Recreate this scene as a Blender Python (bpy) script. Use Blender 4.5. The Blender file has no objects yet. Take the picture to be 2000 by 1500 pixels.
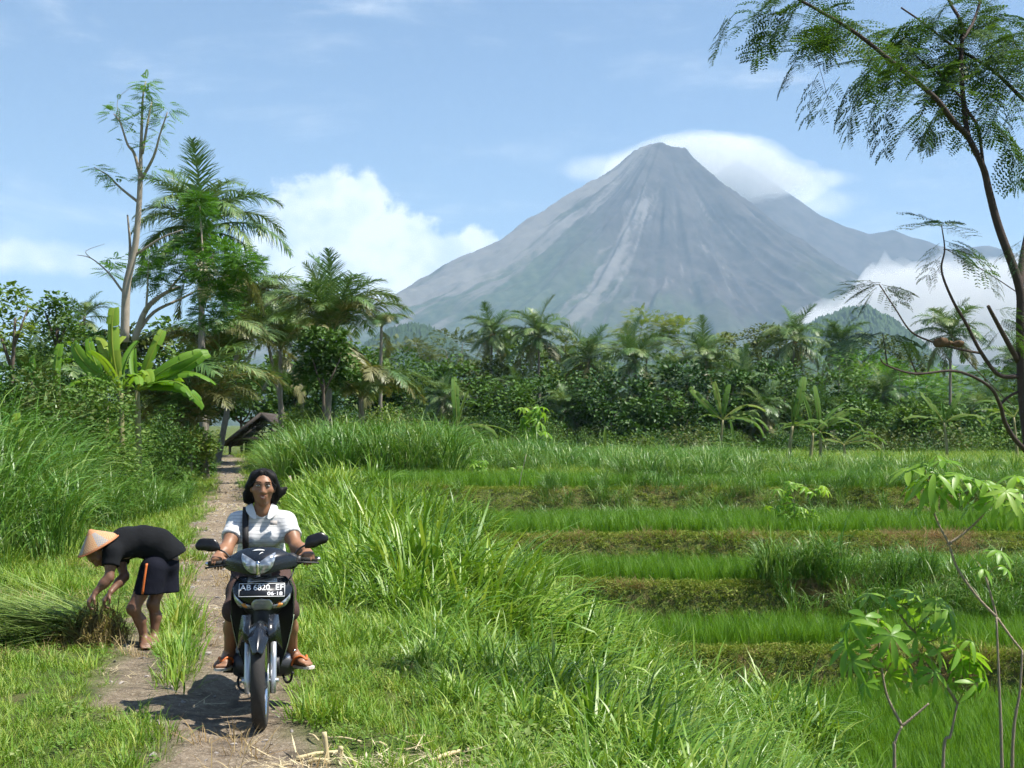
import bpy, bmesh, math, random
import numpy as np
from mathutils import Vector, Matrix, Euler, noise as mnoise

random.seed(7)
rng = np.random.default_rng(11)
SC = bpy.context.scene
COL = SC.collection
R = math.radians

# ------------------------------------------------------------------ camera
EYE = 1.55
PITCH = math.atan((895 - 750) / 2780)
F = 2780.0
cam_d = bpy.data.cameras.new('camera')
cam_d.sensor_width = 36.0
cam_d.lens = 36.0 * F / 2000.0
cam_d.clip_start = 0.1
cam_d.clip_end = 60000.0
cam = bpy.data.objects.new('camera', cam_d)
COL.objects.link(cam)
cam.location = (0, 0, EYE)
cam.rotation_euler = (math.pi / 2 + PITCH, 0, 0)
SC.camera = cam
SC.render.resolution_x, SC.render.resolution_y = 1024, 768

def P(px, py, Y):
    """world point seen at photo pixel (px, py) at depth Y in front of the camera"""
    u = (px - 1000) / F
    v = (750 - py) / F
    dy = math.cos(PITCH) - v * math.sin(PITCH)
    dz = math.sin(PITCH) + v * math.cos(PITCH)
    t = Y / dy
    return Vector((u * t, Y, EYE + dz * t))

# ------------------------------------------------------------------ light
SUN_AZ, SUN_EL = R(95), R(60)      # azimuth from +Y towards +X
S = Vector((math.cos(SUN_EL) * math.sin(SUN_AZ), math.cos(SUN_EL) * math.cos(SUN_AZ), math.sin(SUN_EL)))
sun_d = bpy.data.lights.new('sun', 'SUN')
sun_d.energy = 5.0
sun_d.angle = R(0.53)
sun_d.color = (1.0, 0.95, 0.86)
sun = bpy.data.objects.new('sun', sun_d)
COL.objects.link(sun)
sun.rotation_euler = S.to_track_quat('Z', 'Y').to_euler()
sun.location = (20, 5, 40)

vs = SC.view_settings
vs.view_transform = 'Standard'
vs.look = 'None'
vs.gamma = 1.0
vs.use_curve_mapping = False
vs.exposure = 1.05
SC.cycles.volume_bounces = 1
SC.cycles.use_denoising = True
SC.cycles.adaptive_threshold = 0.03
SC.cycles.denoising_prefilter = 'FAST'
SC.cycles.max_bounces = 8
SC.cycles.diffuse_bounces = 3
SC.cycles.glossy_bounces = 2
SC.cycles.transmission_bounces = 4
SC.cycles.transparent_max_bounces = 6
SC.cycles.caustics_reflective = False
SC.cycles.caustics_refractive = False

# ------------------------------------------------------------------ node helpers
class NT:
    def __init__(self, tree):
        self.t = tree
        self.n = tree.nodes
        self.l = tree.links
        self.n.clear()
    def new(self, kind, **kw):
        nd = self.n.new(kind)
        for k, v in kw.items():
            setattr(nd, k, v)
        return nd
    def put(self, sock, val):
        if val is None:
            return
        if isinstance(val, bpy.types.NodeSocket):
            self.l.new(val, sock)
        else:
            if hasattr(sock.default_value, '__len__') and not hasattr(val, '__len__'):
                val = [val] * len(sock.default_value)
            if hasattr(sock.default_value, '__len__') and len(sock.default_value) == 4 and len(val) == 3:
                val = list(val) + [1.0]
            sock.default_value = val
    def math(self, op, a, b=None, c=None, clamp=False):
        nd = self.new('ShaderNodeMath', operation=op, use_clamp=clamp)
        for i, v in enumerate((a, b, c)):
            self.put(nd.inputs[i], v)
        return nd.outputs[0]
    def vmath(self, op, a, b=None, out=0):
        nd = self.new('ShaderNodeVectorMath', operation=op)
        self.put(nd.inputs[0], a)
        self.put(nd.inputs[1], b)
        return nd.outputs[out]
    def mix(self, fac, a, b, mode='MIX'):
        nd = self.new('ShaderNodeMix', data_type='RGBA', blend_type=mode)
        self.put(nd.inputs[0], fac)
        self.put(nd.inputs[6], a)
        self.put(nd.inputs[7], b)
        return nd.outputs[2]
    def step(self, v, lo, hi, a=0.0, b=1.0, smooth=True):
        nd = self.new('ShaderNodeMapRange', interpolation_type='SMOOTHSTEP' if smooth else 'LINEAR')
        self.put(nd.inputs[0], v)
        for i, q in enumerate((lo, hi, a, b)):
            nd.inputs[1 + i].default_value = q
        return nd.outputs[0]
    def noise(self, vec=None, scale=5, detail=4, rough=0.55, dist=0.0, out=0):
        nd = self.new('ShaderNodeTexNoise')
        self.put(nd.inputs['Vector'], vec)
        nd.inputs['Scale'].default_value = scale
        nd.inputs['Detail'].default_value = detail
        nd.inputs['Roughness'].default_value = rough
        nd.inputs['Distortion'].default_value = dist
        return nd.outputs[out]
    def attr(self, name, out='Fac'):
        nd = self.new('ShaderNodeAttribute', attribute_name=name)
        return nd.outputs[out]

# ------------------------------------------------------------------ sky
world = bpy.data.worlds.new('World')
SC.world = world
world.use_nodes = True
world.cycles.sampling_method = 'MANUAL'
world.cycles.sample_map_resolution = 512
w = NT(world.node_tree)
sky = w.new('ShaderNodeTexSky', sky_type='NISHITA', sun_disc=False)
sky.sun_elevation = SUN_EL
sky.sun_rotation = SUN_AZ
sky.altitude = 700
sky.air_density = 1.0
sky.dust_density = 0.3
sky.ozone_density = 4.0
tc = w.new('ShaderNodeTexCoord')
sep = w.new('ShaderNodeSeparateXYZ')
w.put(sep.inputs[0], tc.outputs['Generated'])
az = w.math('ARCTAN2', sep.outputs[0], sep.outputs[1])
el = w.math('ARCSINE', sep.outputs[2])
comb = w.new('ShaderNodeCombineXYZ')
w.put(comb.inputs[0], az)
w.put(comb.inputs[1], el)
sph = comb.outputs[0]
def blob(px, py, rx, ry):
    """soft elliptical bump centred on a direction (given through a photo pixel), radii in pixels"""
    d = P(px, py, 1.0) - Vector((0, 0, EYE))
    a0, e0 = math.atan2(d.x, d.y), math.asin(d.z / d.length)
    v = w.vmath('SUBTRACT', sph, (a0, e0, 0))
    v = w.vmath('MULTIPLY', v, (F / rx, F / ry, 0))
    ln = w.vmath('LENGTH', v, out=1)
    return w.math('SUBTRACT', 1.0, ln)
def union(lst):
    o = lst[0]
    for q in lst[1:]:
        nd = w.new('ShaderNodeMath', operation='SMOOTH_MAX')
        w.put(nd.inputs[0], o); w.put(nd.inputs[1], q); nd.inputs[2].default_value = 0.25
        o = nd.outputs[0]
    return o
nn = w.math('MULTIPLY', w.math('SUBTRACT', w.noise(sph, 26, 5, 0.66, 0.2), 0.5), 1.15)
cum = union([blob(640, 460, 150, 130), blob(760, 500, 150, 110), blob(880, 520, 150, 85), blob(560, 520, 130, 100),
             blob(690, 400, 90, 70), blob(950, 530, 120, 70), blob(640, 560, 190, 90), blob(1800, 600, 260, 60)])
cum_m = w.step(w.math('ADD', cum, w.math('MULTIPLY', nn, 1.5)), -0.02, 0.34)
low = union([blob(60, 500, 420, 42), blob(560, 540, 260, 40)])
low_m = w.math('MULTIPLY', w.step(w.math('ADD', low, w.math('MULTIPLY', nn, 1.1)), 0.0, 0.7), 0.75)
# lenticular cap over the summit: smooth, only lightly ruffled
cap = union([blob(1345, 335, 150, 82), blob(1450, 345, 120, 72), blob(1260, 345, 120, 62), blob(1520, 370, 110, 50),
             blob(1390, 300, 130, 46)])
cap_m = w.step(w.math('ADD', cap, w.math('MULTIPLY', nn, 0.35)), 0.0, 0.42)
capt = union([blob(1180, 330, 110, 34), blob(1600, 352, 90, 22), blob(1560, 400, 150, 40)])
capt_m = w.math('MULTIPLY', w.step(w.math('ADD', capt, w.math('MULTIPLY', nn, 0.9)), 0.0, 0.8), 0.6)
# high thin cirrus streaks over the whole sky
stre = w.vmath('MULTIPLY', sph, (1.0, 4.2, 1.0))
cir = w.noise(stre, 5.2, 5, 0.62, 0.4)
cir_m = w.math('MULTIPLY', w.step(cir, 0.50, 0.82), 0.45)
# fair-weather cumulus low over the rest of the horizon, outside the view
off = w.step(w.math('ABSOLUTE', az), 0.42, 0.62)
band = w.math('MULTIPLY', w.step(el, 0.0, 0.06), w.step(el, 0.30, 0.16))
oth = w.math('MULTIPLY', w.step(w.noise(sph, 7, 4, 0.6), 0.52, 0.62), w.math('MULTIPLY', off, band))
m = w.math('MAXIMUM', cum_m, low_m)
m = w.math('MAXIMUM', m, cap_m)
m = w.math('MAXIMUM', m, capt_m)
m = w.math('MAXIMUM', m, oth)
m = w.math('MAXIMUM', m, cir_m)
shade = w.noise(w.vmath('ADD', sph, (0.013, 0.02, 0)), 20, 3, 0.6)
ccol = w.mix(w.step(shade, 0.36, 0.62), (0.62, 0.71, 0.84), (0.97, 0.985, 1.0))
bg_sky = w.new('ShaderNodeBackground')
w.put(bg_sky.inputs[0], sky.outputs[0])
bg_sky.inputs[1].default_value = 0.072
bg_cl = w.new('ShaderNodeBackground')
w.put(bg_cl.inputs[0], ccol)
bg_cl.inputs[1].default_value = 0.68
mx = w.new('ShaderNodeMixShader')
w.put(mx.inputs[0], w.math('MINIMUM', m, 0.96))
w.l.new(bg_sky.outputs[0], mx.inputs[1])
w.l.new(bg_cl.outputs[0], mx.inputs[2])
wo = w.new('ShaderNodeOutputWorld')
w.l.new(mx.outputs[0], wo.inputs['Surface'])

# ------------------------------------------------------------------ mesh helpers
def np_mesh(name, V, Fc, mat=None, smooth=False, rnd=None, attrs=None, mat_idx=None):
    """mesh from arrays: V (n,3); Fc (m,3|4) array or list of such arrays"""
    me = bpy.data.meshes.new(name)
    V = np.asarray(V, np.float32).reshape(-1, 3)
    Fs = Fc if isinstance(Fc, (list, tuple)) else [Fc]
    Fs = [np.asarray(f, np.int32) for f in Fs if len(f)]
    nl = sum(f.size for f in Fs)
    npoly = sum(len(f) for f in Fs)
    me.vertices.add(len(V))
    me.vertices.foreach_set('co', V.ravel())
    me.loops.add(nl)
    me.loops.foreach_set('vertex_index', np.concatenate([f.ravel() for f in Fs]))
    me.polygons.add(npoly)
    sizes = np.concatenate([np.full(len(f), f.shape[1], np.int32) for f in Fs])
    starts = np.concatenate([[0], np.cumsum(sizes)[:-1]]).astype(np.int32)
    me.polygons.foreach_set('loop_start', starts)
    me.polygons.foreach_set('loop_total', sizes)
    if smooth:
        me.polygons.foreach_set('use_smooth', np.ones(npoly, bool))
    if mat_idx is not None:
        me.polygons.foreach_set('material_index', np.asarray(mat_idx, np.int32))
    me.update(calc_edges=True)
    me.validate()
    if rnd is not None:
        a = me.attributes.new('rnd', 'FLOAT', 'POINT')
        a.data.foreach_set('value', np.asarray(rnd, np.float32))
    for k, v in (attrs or {}).items():
        a = me.attributes.new(k, 'FLOAT', 'POINT')
        a.data.foreach_set('value', np.asarray(v, np.float32))
    for mt in (mat if isinstance(mat, (list, tuple)) else [mat]):
        if mt:
            me.materials.append(mt)
    return me

class Geo:
    """collects vertex and face arrays, then makes one mesh"""
    def __init__(self):
        self.V, self.F3, self.F4, self.r, self.n = [], [], [], [], 0
        self.m3, self.m4 = [], []
    def add(self, V, Fc, rnd=0.5, mi=0):
        V = np.asarray(V, float).reshape(-1, 3)
        Fc = np.asarray(Fc, int)
        if len(Fc):
            (self.F3 if Fc.shape[1] == 3 else self.F4).append(Fc + self.n)
            (self.m3 if Fc.shape[1] == 3 else self.m4).append(np.full(len(Fc), mi))
        self.V.append(V)
        self.r.append(np.broadcast_to(np.asarray(rnd, float), (len(V),)))
        self.n += len(V)
        return self
    def tube(self, pts, rad, sides=8, rnd=0.5, cap=True, mi=0):
        V, Fq = tube_arr(pts, rad, sides)
        n = len(V)
        self.add(V, Fq, rnd, mi)
        if cap:
            base = self.n - n
            a = np.arange(sides)
            for c0, flip in ((0, True), (n - sides, False)):
                ctr = V[c0:c0 + sides].mean(0)
                self.add([ctr], np.zeros((0, 3), int), rnd)
                k = self.n - 1
                tri = np.stack([base + c0 + a, base + c0 + (a + 1) % sides, np.full(sides, k)], 1)
                if flip:
                    tri = tri[:, ::-1]
                self.F3.append(tri)
                self.m3.append(np.full(sides, mi))
        return self
    def box(self, c, size, rot=None, rnd=0.5, mi=0):
        V, Fq = box_arr(c, size, rot)
        return self.add(V, Fq, rnd, mi)
    def mesh(self, name, mat=None, smooth=False):
        V = np.concatenate(self.V)
        Fs = []
        mi = []
        if self.F3:
            Fs.append(np.concatenate(self.F3)); mi.append(np.concatenate(self.m3))
        if self.F4:
            Fs.append(np.concatenate(self.F4)); mi.append(np.concatenate(self.m4))
        return np_mesh(name, V, Fs, mat, smooth, np.concatenate(self.r), mat_idx=np.concatenate(mi))

def tube_arr(pts, rad, sides=8):
    pts = np.asarray(pts, float)
    n = len(pts)
    rad = np.atleast_1d(np.asarray(rad, float))
    rad = np.interp(np.linspace(0, 1, n), np.linspace(0, 1, len(rad)), rad) if len(rad) != n else rad
    tan = np.gradient(pts, axis=0)
    tan /= np.linalg.norm(tan, axis=1, keepdims=True) + 1e-9
    ref = np.array([0.0, 0, 1.0]) if abs(tan[0][2]) < 0.9 else np.array([1.0, 0, 0])
    u = np.cross(ref, tan[0]); u /= np.linalg.norm(u)
    a = np.arange(sides) * 2 * math.pi / sides
    V = []
    for i in range(n):
        u = u - tan[i] * np.dot(u, tan[i]); u /= np.linalg.norm(u) + 1e-9
        v = np.cross(tan[i], u)
        V.append(pts[i] + rad[i] * (np.outer(np.cos(a), u) + np.outer(np.sin(a), v)))
    V = np.concatenate(V)
    k = np.arange(sides)
    Fq = []
    for i in range(n - 1):
        Fq.append(np.stack([i * sides + k, i * sides + (k + 1) % sides, (i + 1) * sides + (k + 1) % sides, (i + 1) * sides + k], 1))
    return V, np.concatenate(Fq)

def box_arr(c, size, rot=None):
    s = np.array(size, float) / 2
    V = np.array([[x, y, z] for x in (-1, 1) for y in (-1, 1) for z in (-1, 1)], float) * s
    if rot is not None:
        V = V @ np.array(rot).T
    V = V + np.array(c, float)
    Fq = np.array([[0, 1, 3, 2], [4, 6, 7, 5], [0, 4, 5, 1], [2, 3, 7, 6], [0, 2, 6, 4], [1, 5, 7, 3]])
    return V, Fq

def bez(pts, n=12):
    """smooth curve (Catmull-Rom) through control points"""
    p = np.asarray(pts, float)
    p = np.vstack([2 * p[0] - p[1], p, 2 * p[-1] - p[-2]])
    out = []
    segs = len(p) - 3
    for i in range(segs):
        t = np.linspace(0, 1, n, endpoint=(i == segs - 1))[:, None]
        a, b, c, d = p[i:i + 4]
        out.append(0.5 * ((2 * b) + (-a + c) * t + (2 * a - 5 * b + 4 * c - d) * t ** 2 + (-a + 3 * b - 3 * c + d) * t ** 3))
    return np.concatenate(out)

def sstep(x, a, b):
    t = np.clip((np.asarray(x, float) - a) / (b - a), 0, 1)
    return t * t * (3 - 2 * t)

# value noise in numpy -------------------------------------------------
_perm = np.random.default_rng(5).random((256, 256)).astype(np.float64)
def vnoise(x, y):
    x = np.asarray(x, float); y = np.asarray(y, float)
    xi = np.floor(x).astype(int); yi = np.floor(y).astype(int)
    fx = x - xi; fy = y - yi
    fx = fx * fx * (3 - 2 * fx); fy = fy * fy * (3 - 2 * fy)
    a = _perm[xi & 255, yi & 255]; b = _perm[(xi + 1) & 255, yi & 255]
    c = _perm[xi & 255, (yi + 1) & 255]; d = _perm[(xi + 1) & 255, (yi + 1) & 255]
    return (a * (1 - fx) + b * fx) * (1 - fy) + (c * (1 - fx) + d * fx) * fy - 0.5
def fbm(x, y, oct=4, gain=0.5):
    s = 0; a = 1.0
    for i in range(oct):
        s = s + a * vnoise(x * 2 ** i + 17.3 * i, y * 2 ** i + 9.1 * i)
        a *= gain
    return s

# signed-distance modeller ---------------------------------------------
class SDF:
    def __init__(self, lo, hi, h):
        self.lo = np.array(lo, float); self.h = h
        n = np.ceil((np.array(hi, float) - self.lo) / h).astype(int) + 1
        self.ax = [self.lo[i] + h * np.arange(n[i]) for i in range(3)]
        self.f = np.full(tuple(n), 9.0, np.float32)
    def _sub(self, lo, hi):
        sl = []
        for i in range(3):
            a = int(np.clip(math.floor((lo[i] - self.lo[i]) / self.h), 0, len(self.ax[i]) - 1))
            b = int(np.clip(math.ceil((hi[i] - self.lo[i]) / self.h) + 1, 1, len(self.ax[i])))
            sl.append(slice(a, max(b, a + 1)))
        g = np.meshgrid(self.ax[0][sl[0]], self.ax[1][sl[1]], self.ax[2][sl[2]], indexing='ij', sparse=True)
        return tuple(sl), g
    def _mix(self, sl, d, k, op):
        f = self.f[sl]
        if op == 'add':
            if k > 0:
                hh = np.clip(k - np.abs(f - d), 0, None) / k
                self.f[sl] = np.minimum(f, d) - hh * hh * k * 0.25
            else:
                self.f[sl] = np.minimum(f, d)
        elif op == 'sub':
            if k > 0:
                hh = np.clip(k - np.abs(f + d), 0, None) / k
                self.f[sl] = np.maximum(f, -d) + hh * hh * k * 0.25
            else:
                self.f[sl] = np.maximum(f, -d)
    def cap(self, a, b, r1, r2=None, k=0.02, op='add', squash=None):
        """tapered capsule; squash = (axis vector, factor) flattens across that axis"""
        r2 = r1 if r2 is None else r2
        a = np.array(a, float); b = np.array(b, float)
        m = max(r1, r2) + k + 2 * self.h
        sl, (X, Y, Z) = self._sub(np.minimum(a, b) - m, np.maximum(a, b) + m)
        ba = b - a
        L2 = float(ba @ ba) + 1e-12
        t = np.clip(((X - a[0]) * ba[0] + (Y - a[1]) * ba[1] + (Z - a[2]) * ba[2]) / L2, 0, 1)
        dx, dy, dz = X - a[0] - t * ba[0], Y - a[1] - t * ba[1], Z - a[2] - t * ba[2]
        if squash is not None:
            v = np.array(squash[0], float); v /= np.linalg.norm(v)
            q = (dx * v[0] + dy * v[1] + dz * v[2]) * (1.0 / squash[1] - 1.0)
            dx, dy, dz = dx + q * v[0], dy + q * v[1], dz + q * v[2]
        d = np.sqrt(dx * dx + dy * dy + dz * dz) - (r1 + (r2 - r1) * t)
        self._mix(sl, d, k, op)
        return self
    def chain(self, pts, rads, k=0.02, op='add', squash=None):
        for i in range(len(pts) - 1):
            self.cap(pts[i], pts[i + 1], rads[i], rads[i + 1], k, op, squash)
        return self
    def ell(self, c, r, rot=None, k=0.02, op='add'):
        c = np.array(c, float); r = np.array(r, float)
        m = max(r) + k + 2 * self.h
        sl, (X, Y, Z) = self._sub(c - m, c + m)
        x, y, z = X - c[0], Y - c[1], Z - c[2]
        if rot is not None:
            Rm = np.array(Euler([R(q) for q in rot]).to_matrix()).T
            x, y, z = (Rm[0][0] * x + Rm[0][1] * y + Rm[0][2] * z, Rm[1][0] * x + Rm[1][1] * y + Rm[1][2] * z,
                       Rm[2][0] * x + Rm[2][1] * y + Rm[2][2] * z)
        k0 = np.sqrt((x / r[0]) ** 2 + (y / r[1]) ** 2 + (z / r[2]) ** 2)
        k1 = np.sqrt((x / r[0] ** 2) ** 2 + (y / r[1] ** 2) ** 2 + (z / r[2] ** 2) ** 2) + 1e-9
        d = k0 * (k0 - 1.0) / k1
        self._mix(sl, d, k, op)
        return self
    def cut(self, pt, nrm, lo=None, hi=None, k=0.0):
        """remove everything on the side the normal points to (optionally only inside a box)"""
        lo = self.lo if lo is None else lo
        hi = [a[-1] for a in self.ax] if hi is None else hi
        sl, (X, Y, Z) = self._sub(lo, hi)
        n = np.array(nrm, float); n /= np.linalg.norm(n)
        d = (X - pt[0]) * n[0] + (Y - pt[1]) * n[1] + (Z - pt[2]) * n[2]
        self._mix(sl, -d + np.zeros_like(self.f[sl]), k, 'sub')
        return self
    def arrays(self):
        f = self.f.copy()
        f[0] = f[-1] = 9; f[:, 0] = f[:, -1] = 9; f[:, :, 0] = f[:, :, -1] = 9
        s = f < 0
        nx, ny, nz = f.shape
        c = np.zeros((nx - 1, ny - 1, nz - 1), np.int8)
        cor = [(i, j, k) for i in (0, 1) for j in (0, 1) for k in (0, 1)]
        for i, j, k in cor:
            c += s[i:nx - 1 + i, j:ny - 1 + j, k:nz - 1 + k]
        act = (c > 0) & (c < 8)
        idx = np.full(act.shape, -1, np.int64)
        ai = np.array(np.nonzero(act))
        idx[act] = np.arange(ai.shape[1])
        acc = np.zeros((ai.shape[1], 3)); cnt = np.zeros(ai.shape[1])
        for a in cor:
            for b in cor:
                if sum(b) - sum(a) == 1 and all(b[q] >= a[q] for q in range(3)):
                    fa = f[ai[0] + a[0], ai[1] + a[1], ai[2] + a[2]]
                    fb = f[ai[0] + b[0], ai[1] + b[1], ai[2] + b[2]]
                    mk = (fa < 0) != (fb < 0)
                    t = fa[mk] / (fa[mk] - fb[mk])
                    acc[mk] += np.array(a) + t[:, None] * (np.array(b) - np.array(a))
                    cnt[mk] += 1
        V = self.lo + self.h * (ai.T + acc / cnt[:, None])
        Fq = []
        for ax in range(3):
            o1, o2 = [q for q in range(3) if q != ax]
            sa = [slice(None)] * 3; sb = [slice(None)] * 3
            sa[ax] = slice(0, -1); sb[ax] = slice(1, None)
            A, B = s[tuple(sa)], s[tuple(sb)]
            e = np.array(np.nonzero(A != B))
            inside = A[e[0], e[1], e[2]]
            def cell(d1, d2):
                q = [e[0].copy(), e[1].copy(), e[2].copy()]
                q[o1] += d1; q[o2] += d2
                return idx[q[0], q[1], q[2]]
            quad = np.stack([cell(-1, -1), cell(0, -1), cell(0, 0), cell(-1, 0)], 1)
            flip = inside if ax != 1 else ~inside
            quad[~flip] = quad[~flip][:, ::-1]
            Fq.append(quad)
        Fq = np.concatenate(Fq)
        return V, Fq
    def mesh(self, name, mat, smooth_iter=2):
        V, Fq = self.arrays()
        for _ in range(smooth_iter):
            acc = np.zeros_like(V); cnt = np.zeros(len(V))
            for a, b in ((0, 1), (1, 2), (2, 3), (3, 0)):
                np.add.at(acc, Fq[:, a], V[Fq[:, b]]); np.add.at(cnt, Fq[:, a], 1)
            V = V * 0.4 + 0.6 * acc / np.maximum(cnt, 1)[:, None]
        return np_mesh(name, V, Fq, mat, True)

# objects ----------------------------------------------------------------
def obj(name, me, parent=None, loc=None, rot=None, scale=None, kind=None):
    o = bpy.data.objects.new(name, me)
    COL.objects.link(o)
    if parent is not None:
        o.parent = parent
    if loc is not None:
        o.location = loc
    if rot is not None:
        o.rotation_euler = rot
    if scale is not None:
        o.scale = scale if hasattr(scale, '__len__') else (scale,) * 3
    if kind:
        o['kind'] = kind
    return o
def thing(name, label, cat, loc=(0, 0, 0), rot=(0, 0, 0), group=None, me=None):
    o = obj(name, me, None, loc, rot)
    o['label'] = label
    o['category'] = cat
    if group:
        o['group'] = group
    return o

# ------------------------------------------------------------------ materials
def new_mat(name):
    mt = bpy.data.materials.new(name)
    mt.use_nodes = True
    return mt, NT(mt.node_tree)
def mat_plain(name, col, rough=0.6, metal=0.0, var=0.12, scale=6.0, spec=0.4, bump=0.0, bscale=40, coat=0.0):
    mt, n = new_mat(name)
    b = n.new('ShaderNodeBsdfPrincipled')
    tcn = n.new('ShaderNodeTexCoord')
    v = n.noise(tcn.outputs['Object'], scale, 5, 0.6)
    lo = [c * (1 - var) for c in col]; hi = [min(1, c * (1 + var)) for c in col]
    n.put(b.inputs['Base Color'], n.mix(v, lo, hi))
    b.inputs['Roughness'].default_value = rough
    b.inputs['Metallic'].default_value = metal
    b.inputs['Specular IOR Level'].default_value = spec
    b.inputs['Coat Weight'].default_value = coat
    if bump:
        bp = n.new('ShaderNodeBump')
        bp.inputs['Strength'].default_value = bump
        bp.inputs['Distance'].default_value = 0.01
        n.put(bp.inputs['Height'], n.noise(tcn.outputs['Object'], bscale, 4, 0.6))
        n.l.new(bp.outputs[0], b.inputs['Normal'])
    o = n.new('ShaderNodeOutputMaterial')
    n.l.new(b.outputs[0], o.inputs[0])
    return mt
def mat_leaf(name, cols, trans=0.35, rough=0.45, spec=0.35, tcol=None, scale=1.5, patch=0.0):
    """leaf blade: varies leaf by leaf (attribute rnd), plant by plant and over a soft noise; light passes through"""
    mt, n = new_mat(name)
    oi = n.new('ShaderNodeObjectInfo')
    geo = n.new('ShaderNodeNewGeometry')
    rv = n.attr('rnd')
    f = n.math('ADD', n.math('MULTIPLY', rv, 0.50), n.math('MULTIPLY', oi.outputs['Random'], 0.36))
    f = n.math('ADD', f, n.math('MULTIPLY', n.noise(geo.outputs['Position'], scale, 3), 0.25))
    rp = n.new('ShaderNodeValToRGB')
    rp.color_ramp.interpolation = 'LINEAR'
    els = rp.color_ramp.elements
    k = len(cols)
    while len(els) < k:
        els.new(0.5)
    for i, c in enumerate(cols):
        els[i].position = 0.15 + 0.75 * i / max(1, k - 1)
        els[i].color = (*c, 1)
    n.put(rp.inputs[0], f)
    b = n.new('ShaderNodeBsdfPrincipled')
    n.l.new(rp.outputs[0], b.inputs['Base Color'])
    b.inputs['Roughness'].default_value = rough
    b.inputs['Specular IOR Level'].default_value = spec
    tr = n.new('ShaderNodeBsdfTranslucent')
    n.put(tr.inputs[0], n.mix(1.0, rp.outputs[0], tcol or (1.0, 1.0, 0.45), 'MULTIPLY'))
    ms = n.new('ShaderNodeMixShader')
    ms.inputs[0].default_value = trans
    n.l.new(b.outputs[0], ms.inputs[1])
    n.l.new(tr.outputs[0], ms.inputs[2])
    o = n.new('ShaderNodeOutputMaterial')
    n.l.new(ms.outputs[0], o.inputs[0])
    return mt

# ================================================================== terrain
PATH_Y = [-10, 5, 7.8, 12, 17, 28, 41, 60, 85, 110]
PATH_X = [1.6, -0.95, -1.42, -2.45, -3.55, -5.75, -8.2, -11.8, -17.0, -22.0]
def path_x(y):
    return np.interp(y, PATH_Y, PATH_X)
def base_z(y):
    return np.interp(y, [-50, 28, 45, 60, 75, 86, 92, 100, 130, 180, 400, 3000, 16000], [0, 0, 0.14, 0.48, 1.18, 1.78, 1.74, 1.3, 1.7, 2.6, 9, 70, 120])
# rice terraces: (front edge y, level); the step between two levels is a bank
TERR_Y = np.array([-60, 24.0, 28.6, 32.0, 39.0, 46.5, 58, 74, 95, 130])
TERR_Z = np.array([-2.55, -1.80, -1.02, -0.30, 0.60, 0.82, 0.95, 1.10, 1.28, 1.6])
BANK_W = np.array([0, 0.55, 0.55, 0.6, 1.0, 0.5, 0.7, 0.7, 0.8, 3.0])
BND_Y = [-20, 0, 8, 15, 20, 24, 28.6, 32, 37, 41, 50, 85, 130]
BND_X = [5.6, 4.9, 4.2, 3.7, 4.1, 2.7, 0.6, -0.6, -2.4, -4.2, -6.2, -13.0, -20.0]
def edge_shift(x, i):
    """terrace fronts wander as they follow the contour"""
    return 0.5 * np.sin(x * 0.21 + i * 1.9) + 0.28 * np.sin(x * 0.67 + i * 4.1) - 0.012 * (x - 4) * (i > 0)
def terrace_z(x, y):
    z = np.full(np.broadcast(x, y).shape, TERR_Z[0])
    for i in range(1, len(TERR_Y)):
        e = TERR_Y[i] + edge_shift(x, i)
        z = z + (TERR_Z[i] - TERR_Z[i - 1]) * sstep(y, e - BANK_W[i], e)
        # raised bund along the rim of each terrace
        z = z + 0.10 * np.exp(-((y - e - 0.22) / 0.2) ** 2) * (i < 7)
    return z
def ground_z(x, y):
    x = np.asarray(x, float); y = np.asarray(y, float)
    px = path_x(y); zb = base_z(y)
    bx = np.interp(y, BND_Y, BND_X)
    xv = px + 1.1
    t = sstep(x, xv, np.maximum(bx, xv + 0.8))
    zt = np.where(y < 125, terrace_z(x, np.minimum(y, 125)), zb)
    zt = zt * (1 - sstep(y, 100, 125)) + zb * sstep(y, 100, 125)
    z = zb * (1 - t) + zt * t
    s = px - x
    z = z + (0.28 * sstep(s, 1.6, 4.2) + 1.4 * sstep(s, 3.2, 9) * sstep(y, 13, 22)) * (1 - sstep(y, 70, 95))
    near = np.exp(-((x - px) / 2.5) ** 2)
    # wheel ruts and lumps
    rut = np.exp(-((x - px - 0.02) / 0.22) ** 2) + 0.8 * np.exp(-((x - px + 0.62) / 0.16) ** 2)
    z = z - 0.025 * rut * (y < 90)
    amp = np.where(y < 120, 0.07, 0.5)
    z = z + amp * fbm(x * 0.55, y * 0.55, 3) * (0.4 + 0.6 * (1 - t)) + 0.03 * fbm(x * 2.6, y * 2.6, 3) * (y < 60)
    return z

gy = np.concatenate([np.arange(-12, 4, 0.8), np.arange(4, 46, 0.14), np.arange(46, 92, 0.5), np.arange(92, 220, 3.0), 220 * 1.22 ** np.arange(0, 23)])
gx_in = np.concatenate([np.arange(-14, 14.01, 0.17)])
gx_mid = np.arange(14.8, 60, 1.0)
gx_far = 62 * 1.25 ** np.arange(0, 25)
gx = np.concatenate([-gx_far[::-1], -gx_mid[::-1], gx_in, gx_mid, gx_far])
GX, GY = np.meshgrid(gx, gy)
GZ = ground_z(GX, GY)
nxg, nyg = len(gx), len(gy)
ii, jj = np.meshgrid(np.arange(nxg - 1), np.arange(nyg - 1))
q0 = (jj * nxg + ii).ravel()
gF = np.stack([q0, q0 + 1, q0 + nxg + 1, q0 + nxg], 1)
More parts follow.
